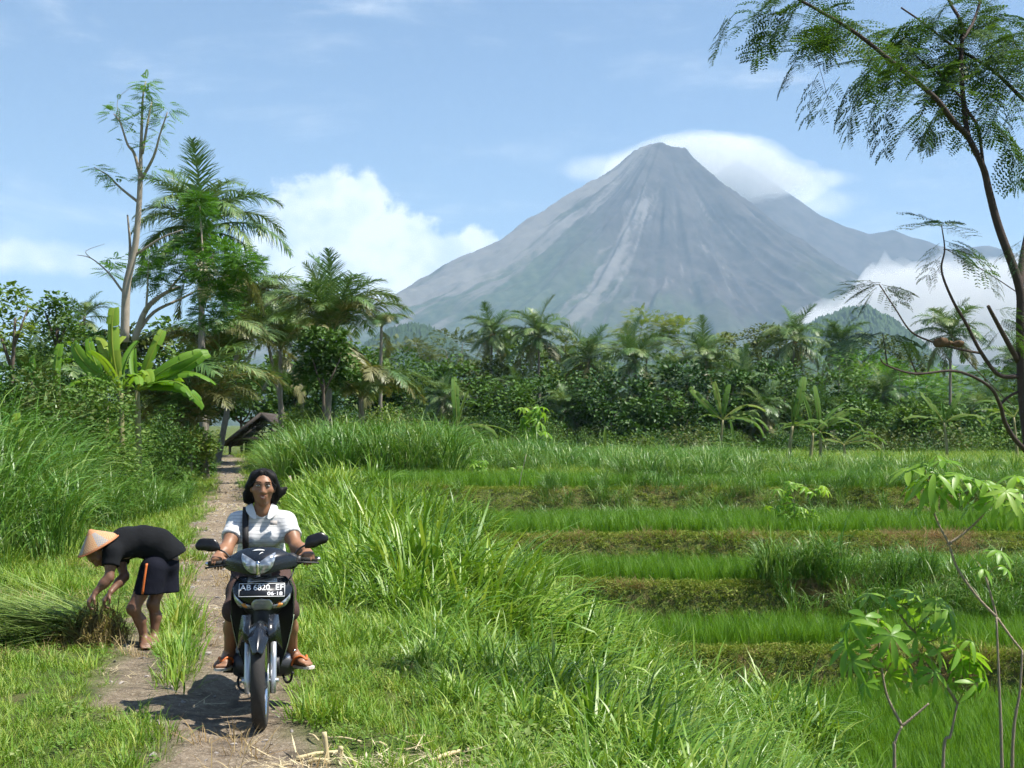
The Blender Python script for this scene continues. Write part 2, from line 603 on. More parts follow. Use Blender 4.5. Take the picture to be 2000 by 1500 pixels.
# where the earth is bare: the trodden track and its second rut
def dirt_f(x, y):
    pxs = path_x(y)
    wob = fbm(x * 1.7, y * 1.1, 3)
    tw = np.interp(y, [0, 7, 9.5, 13, 20, 30, 60, 90], [0.70, 0.60, 0.36, 0.30, 0.44, 0.60, 0.60, 0.7])
    d1 = np.abs(x - pxs) / tw
    d2 = np.abs(x - pxs + 0.62) / 0.22
    dd = np.maximum(1 - sstep(d1 + wob * 0.9, 0.75, 1.35), (1 - sstep(d2 + wob * 1.0, 0.7, 1.4)) * sstep(y, 8.3, 9.2) * (1 - sstep(y, 19, 25)) * 0.95)
    return dd * (1 - sstep(y, 88, 95))
dirt = dirt_f(GX, GY)
# cropped banks between terraces: steepness
slope = np.zeros_like(GZ)
slope[1:-1] = np.abs(GZ[2:] - GZ[:-2]) / (GY[2:] - GY[:-2])
bank = sstep(slope, 0.3, 0.9) * (GX > np.interp(GY, BND_Y, BND_X) - 0.6)
mt, n = new_mat('ground_soil')
geo = n.new('ShaderNodeNewGeometry')
pos = geo.outputs['Position']
n1 = n.noise(pos, 1.3, 6, 0.6)
n2 = n.noise(pos, 9.0, 6, 0.65)
n3 = n.noise(pos, 38.0, 5, 0.7)
green = n.mix(n.step(n1, 0.35, 0.65), (0.055, 0.085, 0.020), (0.10, 0.13, 0.035))
green = n.mix(n.step(n2, 0.5, 0.72), green, (0.12, 0.10, 0.05))
earth = n.mix(n.step(n2, 0.3, 0.7), (0.150, 0.115, 0.080), (0.27, 0.218, 0.160))
earth = n.mix(n.step(n3, 0.52, 0.66), earth, (0.37, 0.315, 0.245))
earth = n.mix(n.step(n.noise(pos, 2.6, 3), 0.55, 0.7), earth, (0.12, 0.096, 0.074))
bankc = n.mix(n.step(n2, 0.35, 0.65), (0.11, 0.105, 0.040), (0.10, 0.145, 0.032))
c = n.mix(n.attr('bank'), green, bankc)
c = n.mix(n.attr('dirt'), c, earth)
b = n.new('ShaderNodeBsdfPrincipled')
n.put(b.inputs['Base Color'], c)
b.inputs['Roughness'].default_value = 0.95
b.inputs['Specular IOR Level'].default_value = 0.15
bp = n.new('ShaderNodeBump')
bp.inputs['Strength'].default_value = 1.0
bp.inputs['Distance'].default_value = 0.05
n.put(bp.inputs['Height'], n.math('ADD', n2, n.math('MULTIPLY', n3, 0.5)))
n.l.new(bp.outputs[0], b.inputs['Normal'])
o = n.new('ShaderNodeOutputMaterial')
n.l.new(b.outputs[0], o.inputs[0])
M_SOIL = mt
g_me = np_mesh('ground', np.stack([GX, GY, GZ], -1).reshape(-1, 3), gF, M_SOIL, True, attrs={'dirt': dirt.ravel(), 'bank': bank.ravel()})
obj('ground', g_me, kind='structure')

# ------------------------------------------------------------------ volcano
VY = 9000.0
K = VY / F
VX0 = (1300 - 1000) * K
def volcano_z(x, y):
    dx, dy = x - VX0, y - VY
    r = np.sqrt(dx * dx + dy * dy)
    th = np.arctan2(dx, -dy)
    rr = r * (1 + 0.05 * np.sin(th * 3 + 0.7) + 0.03 * np.sin(th * 7))
    left = sstep(-np.sin(th), -0.3, 0.8)
    zL = np.interp(rr, [0, 150, 215, 486, 809, 1100, 1424, 1780, 2300, 3200, 4600, 6500, 9000], [1985, 1972, 1932, 1700, 1457, 1279, 1075, 890, 650, 380, 200, 130, 90])
    zR = np.interp(rr, [0, 110, 190, 330, 486, 650, 971, 1295, 1700, 2300, 3200, 4600, 6500, 9000], [1985, 1955, 1875, 1735, 1600, 1455, 1220, 1010, 800, 560, 360, 210, 130, 90])
    z = zL * left + zR * (1 - left)
    # radial gullies
    g = 0
    for k, a, ph in ((22, 1.0, 0.3), (47, 0.6, 1.7), (95, 0.55, 4.0), (190, 0.3, 2.2)):
        u = th / (2 * math.pi) * k
        wv = fbm(u + ph * 3 + 0.0006 * r, r * 0.0009 + ph, 3)
        g = g + a * wv
    amp = np.interp(r, [0, 200, 700, 1800, 3500, 8000], [5, 26, 80, 110, 95, 25])
    z = z + g * amp
    z = z + (24 * fbm(x * 0.006, y * 0.006, 5, 0.6)) * np.interp(r, [0, 300, 4000], [0.5, 1, 1])
    # jagged crater rim tooth
    z = z + 34 * np.exp(-(((x - VX0 - 135) / 26) ** 2 + ((y - VY + 60) / 70) ** 2)) + 30 * np.exp(-(((x - VX0 + 25) / 70) ** 2 + ((y - VY) / 120) ** 2))
    return z
vx = np.concatenate([np.linspace(-5200, -1500, 60, endpoint=False), np.linspace(-1500, 3400, 420), np.linspace(3420, 8200, 80)])
vy = np.concatenate([np.linspace(4200, 7000, 90, endpoint=False), np.linspace(7000, 9300, 260), np.linspace(9320, 11400, 40)])
VXm, VYm = np.meshgrid(vx, vy)
VZ = volcano_z(VXm, VYm)
ddx, ddy = VXm - VX0, VYm - VY
rad = np.sqrt(ddx ** 2 + ddy ** 2)
th = np.arctan2(ddx, -ddy)
edge = np.minimum.reduce([sstep(VXm, -5200, -4200), 1 - sstep(VXm, 7200, 8200), sstep(VYm, 4200, 5200)])
VZ = VZ * edge - 60 * (1 - edge)
sx = th * 6.0
warp = fbm(VXm * 0.0016, VYm * 0.0016, 4)
stv = fbm(sx * 1.9 + 0.9 * warp + 0.0005 * rad, rad * 0.0012 + 0.5 * warp, 5, 0.6)
stf = fbm(sx * 8 + 2.2 * warp, rad * 0.004, 4, 0.6)
flank = np.exp(-((th + 0.95) / 0.38) ** 2)                       # broad scree on the western flank
chute = np.exp(-((th + 0.32 + 0.05 * warp) / 0.07) ** 2) * sstep(rad, 350, 800) * (1 - sstep(rad, 2000, 2600))
rchute = np.exp(-((th - 0.95) / 0.20) ** 2) * sstep(rad, 900, 1500)
ash = sstep(0.8 * stv + 0.6 * stf + 0.75 * flank - 0.05, 0.22, 0.75) * (0.25 + 0.75 * np.clip(flank * 1.4, 0, 1))
ash = np.maximum(ash, 0.85 * sstep(0.7 * stf + 0.3 * stv + 0.75 * chute, 0.32, 0.7))
ash = np.maximum(ash, 0.8 * sstep(1.0 * stf + 0.5 * stv + 0.55 * rchute, 0.40, 0.8) * np.clip(rchute * 1.5, 0, 1))
veg = sstep(VZ + 260 * stv + 150 * stf + 330 * np.exp(-((th - 0.15) / 0.35) ** 2) - 420 * np.exp(-((th + 0.85) / 0.4) ** 2), 1250, 620)
veg = veg * (1 - 0.85 * ash * sstep(VZ, 350, 700))
mt, n = new_mat('volcano_rock')
geo = n.new('ShaderNodeNewGeometry')
pos = geo.outputs['Position']
nb = n.noise(pos, 0.006, 8, 0.7)
nf = n.noise(pos, 0.02, 6, 0.7)
rock = n.mix(n.step(nb, 0.35, 0.65), (0.030, 0.026, 0.026), (0.066, 0.058, 0.055))
ashc = n.mix(nf, (0.12, 0.112, 0.107), (0.185, 0.173, 0.165))
vegc = n.mix(n.step(nf, 0.35, 0.65), (0.030, 0.048, 0.026), (0.062, 0.078, 0.045))
c = n.mix(n.attr('ash'), rock, ashc)
c = n.mix(n.attr('veg'), c, vegc)
b = n.new('ShaderNodeBsdfPrincipled')
n.put(b.inputs['Base Color'], c)
b.inputs['Roughness'].default_value = 1.0
b.inputs['Specular IOR Level'].default_value = 0.0
o = n.new('ShaderNodeOutputMaterial')
n.l.new(b.outputs[0], o.inputs[0])
nx_, ny_ = len(vx), len(vy)
ii, jj = np.meshgrid(np.arange(nx_ - 1), np.arange(ny_ - 1))
q0 = (jj * nx_ + ii).ravel()
v_me = np_mesh('volcano', np.stack([VXm, VYm, VZ], -1).reshape(-1, 3), np.stack([q0, q0 + 1, q0 + nx_ + 1, q0 + nx_], 1), mt, False,
               attrs={'ash': ash.ravel(), 'veg': veg.ravel()})
vo = obj('volcano_mountain', v_me, kind='structure')
vo['label'] = 'tall grey ash-streaked volcano cone rising behind the palms'
M_VOLC = mt

def ridge(name, prof, Y, depth, mat, nx=260, ny=60, rough=30, seed=0, label=None, tree=0.0):
    """a hill whose skyline passes through photo pixels prof at depth Y"""
    pts = [P(a, b_, Y) for a, b_ in prof]
    xs = np.linspace(pts[0].x, pts[-1].x, nx)
    top = np.interp(xs, [p.x for p in pts], [p.z for p in pts])
    ys = np.linspace(-1, 0.6, ny)
    Xr, Tr = np.meshgrid(xs, ys)
    top2 = np.broadcast_to(top, Xr.shape)
    fall = np.clip(1 - np.abs(Tr) ** 1.25, 0, 1)
    wl = xs[-1] - xs[0]
    gul = fbm(Xr / wl * 26 + seed + Tr * 0.8, Tr * 1.5 + seed, 4)
    Zr = (top2 + 40) * fall - 40 + rough * gul * (0.25 + 0.75 * np.clip(np.abs(Tr) * 3, 0, 1)) + tree * fbm(Xr / wl * 210, Tr * 90, 2)
    a_ = sstep(fbm(Xr / wl * 30 + seed, Tr * 1.2, 4), 0.05, 0.45)
    q0 = (np.add.outer(np.arange(ny - 1) * nx, np.arange(nx - 1))).ravel()
    me = np_mesh(name, np.stack([Xr, Y + Tr * depth, Zr], -1).reshape(-1, 3), np.stack([q0, q0 + 1, q0 + nx + 1, q0 + nx], 1), mat, False,
                 attrs={'ash': (a_ * 0.5).ravel(), 'veg': np.full(Xr.size, 0.0 if tree == 0 else 1.0)})
    o_ = obj(name, me, kind='structure')
    return o_
ridge('mountain_ridge', [(1100, 620), (1250, 480), (1380, 350), (1440, 312), (1480, 335), (1540, 374), (1600, 420), (1650, 443), (1700, 458), (1745, 448), (1775, 462),
                  (1810, 472), (1860, 486), (1930, 480), (2000, 500), (2150, 530), (2500, 600)], 11300, 2400, M_VOLC, rough=55, seed=4)
M_WOODHILL = mat_leaf('wooded_hill', [(0.025, 0.05, 0.02), (0.05, 0.085, 0.03), (0.085, 0.115, 0.045)], trans=0.0, rough=0.9, spec=0.1, scale=0.02)
ridge('foothill', [(640, 720), (700, 680), (745, 650), (790, 632), (830, 634), (870, 655), (910, 690), (960, 720), (1100, 760)], 3300, 700, M_WOODHILL, rough=10, seed=9, nx=420, ny=120, tree=14)
ridge('foothill', [(1560, 640), (1640, 605), (1690, 597), (1740, 622), (1790, 660), (1830, 700), (1880, 740), (1990, 780)], 4300, 700, M_WOODHILL, rough=18, seed=2, nx=420, ny=120, tree=24)
ridge('foothill', [(900, 745), (1100, 722), (1300, 700), (1500, 690), (1700, 712), (1900, 740), (2300, 760)], 3400, 900, M_WOODHILL, rough=18, seed=6, nx=420, ny=120, tree=22)

# ------------------------------------------------------------------ air
HAZE = 5.8e-5
mt, n = new_mat('haze_air')
pv = n.new('ShaderNodeVolumePrincipled')
pv.inputs['Color'].default_value = (0.52, 0.74, 1.0, 1)
pv.inputs['Density'].default_value = HAZE
pv.inputs['Anisotropy'].default_value = 0.0
o = n.new('ShaderNodeOutputMaterial')
n.l.new(pv.outputs[0], o.inputs['Volume'])
V, Fq = box_arr((0, 6200, 1090), (40000, 15200, 2420))
hz = obj('haze', np_mesh('haze', V, Fq, mt), kind='stuff')

# ================================================================== plant builders
GREENS = [(0.030, 0.085, 0.012), (0.062, 0.150, 0.020), (0.105, 0.215, 0.032), (0.17, 0.27, 0.06)]
M_GRASS = mat_leaf('grass_blade', [(0.081, 0.191, 0.017), (0.131, 0.267, 0.024), (0.206, 0.330, 0.036), (0.382, 0.422, 0.085)], 0.28, 0.5, 0.3)
M_VERGE = mat_leaf('verge_blade', [(0.050, 0.134, 0.013), (0.108, 0.232, 0.021), (0.189, 0.324, 0.034), (0.335, 0.433, 0.085)], 0.27, 0.42, 0.4)
M_REED = mat_leaf('elephant_grass_blade', [(0.046, 0.131, 0.018), (0.077, 0.194, 0.024), (0.123, 0.250, 0.036), (0.246, 0.338, 0.088)], 0.24, 0.42, 0.45)
M_RICE = mat_leaf('rice_blade', [(0.067, 0.184, 0.016), (0.118, 0.263, 0.022), (0.189, 0.343, 0.032)], 0.4, 0.45, 0.3)
M_WEED = mat_leaf('weed_leaf', [(0.044, 0.121, 0.020), (0.097, 0.198, 0.030), (0.167, 0.275, 0.050), (0.264, 0.319, 0.120)], 0.3, 0.6, 0.2)
M_DRY = mat_leaf('dry_grass', [(0.20, 0.12, 0.05), (0.32, 0.23, 0.11), (0.46, 0.37, 0.20)], 0.2, 0.8, 0.1, tcol=(1, 0.9, 0.7))
M_STRAW = mat_leaf('straw', [(0.42, 0.34, 0.18), (0.58, 0.49, 0.30), (0.70, 0.62, 0.42)], 0.1, 0.6, 0.3, tcol=(1, 0.9, 0.7))
M_PALM = mat_leaf('palm_leaflet', [(0.047, 0.108, 0.035), (0.085, 0.170, 0.047), (0.149, 0.233, 0.076), (0.298, 0.342, 0.142)], 0.22, 0.42, 0.35)
M_PALMOLD = mat_leaf('palm_leaflet_old', [(0.058, 0.086, 0.025), (0.117, 0.135, 0.045), (0.201, 0.201, 0.077), (0.276, 0.261, 0.116)], 0.28, 0.45, 0.4)
M_BANANA = mat_leaf('banana_leaf', [(0.069, 0.172, 0.014), (0.121, 0.265, 0.022), (0.190, 0.345, 0.035), (0.345, 0.414, 0.060)], 0.45, 0.5, 0.25)
M_BANDULL = mat_leaf('banana_leaf_far', [(0.045, 0.112, 0.017), (0.084, 0.174, 0.030), (0.146, 0.235, 0.050), (0.269, 0.302, 0.084)], 0.4, 0.6, 0.12)
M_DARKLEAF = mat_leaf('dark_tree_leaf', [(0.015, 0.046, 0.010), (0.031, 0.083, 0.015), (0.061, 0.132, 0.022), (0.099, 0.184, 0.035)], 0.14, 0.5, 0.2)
M_LEAF = mat_leaf('tree_leaf', [(0.033, 0.086, 0.016), (0.064, 0.138, 0.024), (0.105, 0.190, 0.035), (0.165, 0.241, 0.060)], 0.20, 0.55, 0.15)
M_FEATHER = mat_leaf('feathery_leaf', [(0.047, 0.138, 0.014), (0.089, 0.220, 0.022), (0.137, 0.292, 0.032), (0.210, 0.352, 0.060)], 0.32, 0.5, 0.3)
M_OLIVE = mat_leaf('olive_leaf', [(0.040, 0.070, 0.022), (0.075, 0.110, 0.032), (0.115, 0.150, 0.048), (0.17, 0.19, 0.08)], 0.2, 0.6, 0.12)
M_LIME = mat_leaf('lime_leaf', [(0.06, 0.13, 0.02), (0.11, 0.19, 0.03), (0.17, 0.24, 0.05), (0.26, 0.30, 0.09)], 0.4, 0.5, 0.3)
M_CASS = mat_leaf('cassava_leaf', [(0.101, 0.247, 0.024), (0.164, 0.346, 0.033), (0.250, 0.434, 0.050), (0.375, 0.526, 0.094)], 0.5, 0.42, 0.45)
M_BARK = mat_plain('tree_bark', (0.115, 0.085, 0.065), 0.9, var=0.45, scale=9, bump=0.6, bscale=30)
M_PALEBARK = mat_plain('pale_bark', (0.33, 0.28, 0.22), 0.85, var=0.35, scale=6, bump=0.4, bscale=22)
M_PALMBARK = mat_plain('palm_bark', (0.22, 0.19, 0.15), 0.9, var=0.35, scale=12, bump=0.5, bscale=14)
M_DARKBARK = mat_plain('dark_bark', (0.060, 0.042, 0.034), 0.85, var=0.5, scale=16, bump=0.7, bscale=60)
M_BANSTEM = mat_plain('banana_stem', (0.24, 0.22, 0.10), 0.6, var=0.5, scale=4, bump=0.2)
M_CASSTEM = mat_plain('cassava_stem', (0.30, 0.235, 0.17), 0.8, var=0.35, scale=22, bump=0.6, bscale=70)
M_PETIOLE = mat_plain('leaf_stalk', (0.22, 0.20, 0.06), 0.6)

def blades(G, base, az_, L, W, lean, bend, segs=4, rnd=None, mi=0, twist=None, pw=1.4):
    n = len(az_)
    t = np.linspace(0, 1, segs + 1)
    ang = lean[:, None] + bend[:, None] * t[None] ** pw
    st = (L / segs)[:, None]
    ang_m = (ang[:, 1:] + ang[:, :-1]) / 2
    hz_ = np.concatenate([np.zeros((n, 1)), np.cumsum(np.sin(ang_m) * st, 1)], 1)
    vt = np.concatenate([np.zeros((n, 1)), np.cumsum(np.cos(ang_m) * st, 1)], 1)
    ca, sa = np.cos(az_)[:, None], np.sin(az_)[:, None]
    ctr = np.stack([base[:, 0:1] + hz_ * ca, base[:, 1:2] + hz_ * sa, base[:, 2:3] + vt], -1)
    wp = (1 - t ** 2.4) * (0.55 + 0.45 * np.minimum(1, t * 4)) + 0.02
    hw = (W[:, None] * wp[None] / 2)[..., None]
    tw = np.zeros(n) if twist is None else twist
    side = np.stack([-sa * np.cos(tw)[:, None] + 0 * hz_, ca * np.cos(tw)[:, None] + 0 * hz_, np.sin(tw)[:, None] + 0 * hz_], -1)
    V = np.stack([ctr - side * hw, ctr + side * hw], 2)          # n, s+1, 2, 3
    k = np.arange(segs)
    q = np.stack([2 * k, 2 * k + 1, 2 * k + 3, 2 * k + 2], 1)
    Fq = (q[None] + (np.arange(n) * 2 * (segs + 1))[:, None, None]).reshape(-1, 4)
    r_ = np.repeat(rng.random(n) if rnd is None else rnd, 2 * (segs + 1))
    G.add(V.reshape(-1, 3), Fq, r_, mi)
    return G

def U(a, b, n):
    return rng.uniform(a, b, n)

def tuft(name, mat, n, L, W, rad_, lean, bend, segs, zr=0.0):
    G = Geo()
    a = U(0, 2 * math.pi, n)
    rr = rad_ * np.sqrt(rng.random(n))
    pa = U(0, 2 * math.pi, n)
    base = np.stack([rr * np.cos(pa), rr * np.sin(pa), U(0, zr, n) if zr else np.zeros(n)], 1)
    a = np.where(rng.random(n) < 0.7, pa + U(-0.7, 0.7, n), a)
    blades(G, base, a, U(L[0], L[1], n), U(W[0], W[1], n), np.radians(U(lean[0], lean[1], n)), np.radians(U(bend[0], bend[1], n)), segs, twist=U(-0.5, 0.5, n))
    me = G.mesh(name, mat, True)
    return bpy.data.objects.new(name, me)
def leafy_weed(name, mat, n, size, rad_, h):
    G = Geo()
    c = np.stack([U(-rad_, rad_, n), U(-rad_, rad_, n), U(0.01, h, n)], 1)
    leaf_cards(G, c, U(size * 0.6, size * 1.3, n), 0.55, 0.8)
    return bpy.data.objects.new(name, G.mesh(name, mat))

def leaf_cards(G, c, size, aspect=0.5, up=0.6, rnd=None, mi=0, dirs=None, fold=0.18, droop=0.0):
    """one pointed leaf (two folded faces) at each centre"""
    n = len(c)
    nr = rng.normal(size=(n, 3)); nr[:, 2] = np.abs(nr[:, 2]) + up * 2
    nr /= np.linalg.norm(nr, axis=1, keepdims=True)
    d = rng.normal(size=(n, 3)) if dirs is None else dirs + 0.35 * rng.normal(size=(n, 3))
    d[:, 2] -= droop
    d -= nr * (d * nr).sum(1, keepdims=True)
    d /= np.linalg.norm(d, axis=1, keepdims=True) + 1e-9
    s = np.cross(nr, d)
    sz = np.asarray(size)[:, None]
    tip = c + d * sz
    mid = c + d * sz * 0.42
    l_ = mid + s * sz * aspect / 2 + nr * sz * fold * aspect
    r_ = mid - s * sz * aspect / 2 + nr * sz * fold * aspect
    V = np.stack([c, l_, tip, r_], 1).reshape(-1, 3)
    k = np.arange(n)[:, None] * 4
    Fq = np.concatenate([k + np.array([[0, 2, 1]]), k + np.array([[0, 3, 2]])])
    G.add(V, Fq, np.repeat(rng.random(n) if rnd is None else rnd, 4), mi)
    return G

def sprays(G, c, dirs, L, nl=8, lw=0.28, droop=0.25, rnd=None, flat=0.6):
    """feathery compound leaves: a row of leaflets along both sides of a rib"""
    n = len(c)
    d = dirs / (np.linalg.norm(dirs, axis=1, keepdims=True) + 1e-9)
    upv = np.array([0, 0, 1.0]) + rng.normal(size=(n, 3)) * (1 - flat) * 0.8
    s = np.cross(d, upv); s /= np.linalg.norm(s, axis=1, keepdims=True) + 1e-9
    rr = rng.random(n) if rnd is None else rnd
    t = (np.arange(nl) + 0.7) / nl
    L = np.asarray(L)
    Vs, rs = [], []
    for j in range(nl):
        tt = t[j]
        p0 = c + d * (L * tt)[:, None] + np.array([0, 0, -1.0]) * (L * droop * tt ** 2)[:, None]
        ll = (L * lw * math.sin(math.pi * (0.18 + 0.78 * tt)))[:, None]
        for sg in (-1, 1):
            e = (s * sg + d * 0.55)
            e = e / np.linalg.norm(e, axis=1, keepdims=True)
            e = e + np.array([0, 0, -0.25])
            wv = d * (L / nl * 0.42)[:, None]
            Vs.append(np.stack([p0, p0 + e * ll * 0.5 + wv, p0 + e * ll, p0 + e * ll * 0.5 - wv], 1))
            rs.append(np.repeat(np.clip(rr + U(-0.1, 0.1, n), 0, 1), 4))
    V = np.concatenate(Vs).reshape(-1, 3)
    k = np.arange(len(V) // 4)[:, None] * 4
    G.add(V, k + np.array([[0, 1, 2, 3]]), np.concatenate(rs))
    return G

# scattering: one object, instances of small tufts on points ------------------
def scatter(name, protos, pts, scl, rot=None, idx=None, kind='stuff', label=None, parent=None):
    n = len(pts)
    col = bpy.data.collections.new(name + '_tufts')
    for p_ in protos:
        col.objects.link(p_)
    me = bpy.data.meshes.new(name)
    me.vertices.add(n)
    me.vertices.foreach_set('co', np.asarray(pts, np.float32).ravel())
    if rot is None:
        rot = np.stack([U(-0.12, 0.12, n), U(-0.12, 0.12, n), U(0, 6.283, n)], 1)
    idx = rng.integers(0, len(protos), n) if idx is None else idx
    a = me.attributes.new('rot', 'FLOAT_VECTOR', 'POINT'); a.data.foreach_set('vector', np.asarray(rot, np.float32).ravel())
    a = me.attributes.new('scl', 'FLOAT_VECTOR', 'POINT')
    scl = np.asarray(scl, np.float32)
    if scl.ndim == 1:
        scl = np.repeat(scl[:, None], 3, 1)
    a.data.foreach_set('vector', scl.ravel())
    a = me.attributes.new('idx', 'INT', 'POINT'); a.data.foreach_set('value', np.asarray(idx, np.int32))
    ng = bpy.data.node_groups.new(name + '_scatter', 'GeometryNodeTree')
    ng.interface.new_socket('Geometry', in_out='INPUT', socket_type='NodeSocketGeometry')
    ng.interface.new_socket('Geometry', in_out='OUTPUT', socket_type='NodeSocketGeometry')
    N, Lk = ng.nodes, ng.links
    gi = N.new('NodeGroupInput'); go = N.new('NodeGroupOutput')
    ci = N.new('GeometryNodeCollectionInfo')
    ci.inputs['Collection'].default_value = col
    ci.inputs['Separate Children'].default_value = True
    ci.inputs['Reset Children'].default_value = True
    ip = N.new('GeometryNodeInstanceOnPoints')
    ip.inputs['Pick Instance'].default_value = True
    def named(nm, ty):
        q = N.new('GeometryNodeInputNamedAttribute'); q.data_type = ty
        q.inputs['Name'].default_value = nm
        return q.outputs['Attribute']
    Lk.new(gi.outputs[0], ip.inputs['Points'])
    Lk.new(ci.outputs[0], ip.inputs['Instance'])
    Lk.new(named('idx', 'INT'), ip.inputs['Instance Index'])
    er = N.new('FunctionNodeEulerToRotation')
    Lk.new(named('rot', 'FLOAT_VECTOR'), er.inputs[0])
    Lk.new(er.outputs[0], ip.inputs['Rotation'])
    Lk.new(named('scl', 'FLOAT_VECTOR'), ip.inputs['Scale'])
    Lk.new(ip.outputs[0], go.inputs[0])
    o_ = obj(name, me, parent, kind=kind)
    md = o_.modifiers.new('scatter', 'NODES')
    md.node_group = ng
    if label:
        o_['label'] = label
    return o_

def in_view(x, y, m=1.12, pad=0.8):
    return (np.abs(x) < 0.36 * y * m + pad) & (y > 4.5)
def rand_area(n, x0, x1, y0, y1):
    return U(x0, x1, n), U(y0, y1, n)

# palms ----------------------------------------------------------------------
def frond_mesh(name, e0, droop, L=4.0, mat=None, hang=0.5, nl=66, seedv=0, wind=0.15, ragged=0.06):
    """frond along +X: rachis leaves at e0 degrees and bends down by droop; leaflets hang by 'hang'"""
    G = Geo()
    N_ = 14
    t = np.linspace(0, 1, N_)
    ang = np.radians(e0) - np.radians(droop) * t ** 1.5
    st = L / (N_ - 1)
    x = np.concatenate([[0], np.cumsum(np.cos((ang[1:] + ang[:-1]) / 2) * st)])
    z = np.concatenate([[0], np.cumsum(np.sin((ang[1:] + ang[:-1]) / 2) * st)])
    y = wind * L * t ** 2
    pts = np.stack([x, y, z], 1)
    G.tube(pts, np.linspace(0.045, 0.008, N_), 4, 0.85, mi=0)
    for sg in (-1, 1):
        tt = np.linspace(0.14, 0.995, nl) + U(-0.006, 0.006, nl)
        keep = rng.random(nl) > ragged
        tt = tt[keep]
        m_ = len(tt)
        p0 = np.stack([np.interp(tt, t, pts[:, q]) for q in range(3)], 1)
        tan = np.stack([np.interp(tt, t, np.gradient(pts[:, q], t)) for q in range(3)], 1)
        tan /= np.linalg.norm(tan, axis=1, keepdims=True)
        upn = np.cross(np.cross(tan, [0, 0, 1.0]), tan)
        upn /= np.linalg.norm(upn, axis=1, keepdims=True) + 1e-6
        side = np.cross(tan, upn) * sg
        ll = 1.12 * np.sin(math.pi * (0.16 + 0.80 * tt)) ** 0.8 * (L / 4.0) * U(0.85, 1.12, m_)
        d0 = side * 0.80 + tan * (0.45 + 0.5 * tt)[:, None] + upn * (0.35 - 0.25 * hang)
        d0 += rng.normal(size=(m_, 3)) * 0.16
        hg = hang * U(0.6, 1.5, m_)[:, None]
        d0 /= np.linalg.norm(d0, axis=1, keepdims=True)
        segs = 3
        P0 = p0
        cur = d0
        Vl = []
        wv = np.cross(cur, upn); wv /= np.linalg.norm(wv, axis=1, keepdims=True) + 1e-6
        for j in range(segs + 1):
            q = j / segs
            wd = (0.023 * (1 - q ** 2) + 0.003) * (L / 4.0)
            Vl.append(np.stack([P0 - wv * wd, P0 + wv * wd], 1))
            cur = cur + np.array([0, 0, -1.0]) * (hg * (0.35 + 0.9 * q))
            cur = cur / np.linalg.norm(cur, axis=1, keepdims=True)
            P0 = P0 + cur * (ll / segs)[:, None]
        V = np.stack(Vl, 1)
        k = np.arange(segs)
        qd = np.stack([2 * k, 2 * k + 1, 2 * k + 3, 2 * k + 2], 1)
        Fq = (qd[None] + (np.arange(m_) * 2 * (segs + 1))[:, None, None]).reshape(-1, 4)
        G.add(V.reshape(-1, 3), Fq, np.repeat(np.clip(0.45 + 0.25 * rng.normal(size=m_) * 0.7, 0, 1), 2 * (segs + 1)))
    return G.mesh(name, mat)
FRONDS = {}
for cls, (e0, dr, hang, mat_) in {
        'spear': (80, 48, 0.14, M_PALM), 'young': (62, 84, 0.30, M_PALM), 'mid': (46, 88, 0.45, M_PALM), 'flat': (20, 78, 0.65, M_PALM),
        'low': (-8, 62, 0.8, M_PALM), 'old': (-34, 44, 0.8, M_PALMOLD), 'dry': (-60, 25, 0.5, M_PALMOLD), 'arch': (62, 118, 0.42, M_PALMOLD), 'archg': (66, 112, 0.40, M_PALM)}.items():
    FRONDS[cls] = [frond_mesh('frond', e0 + U(-6, 6, 1)[0], dr + U(-10, 10, 1)[0], 4.0, mat_, hang, wind=U(-0.12, 0.2, 1)[0], ragged=0.05 if mat_ is M_PALM else 0.14) for _ in range(3)]
COCO_ME = None
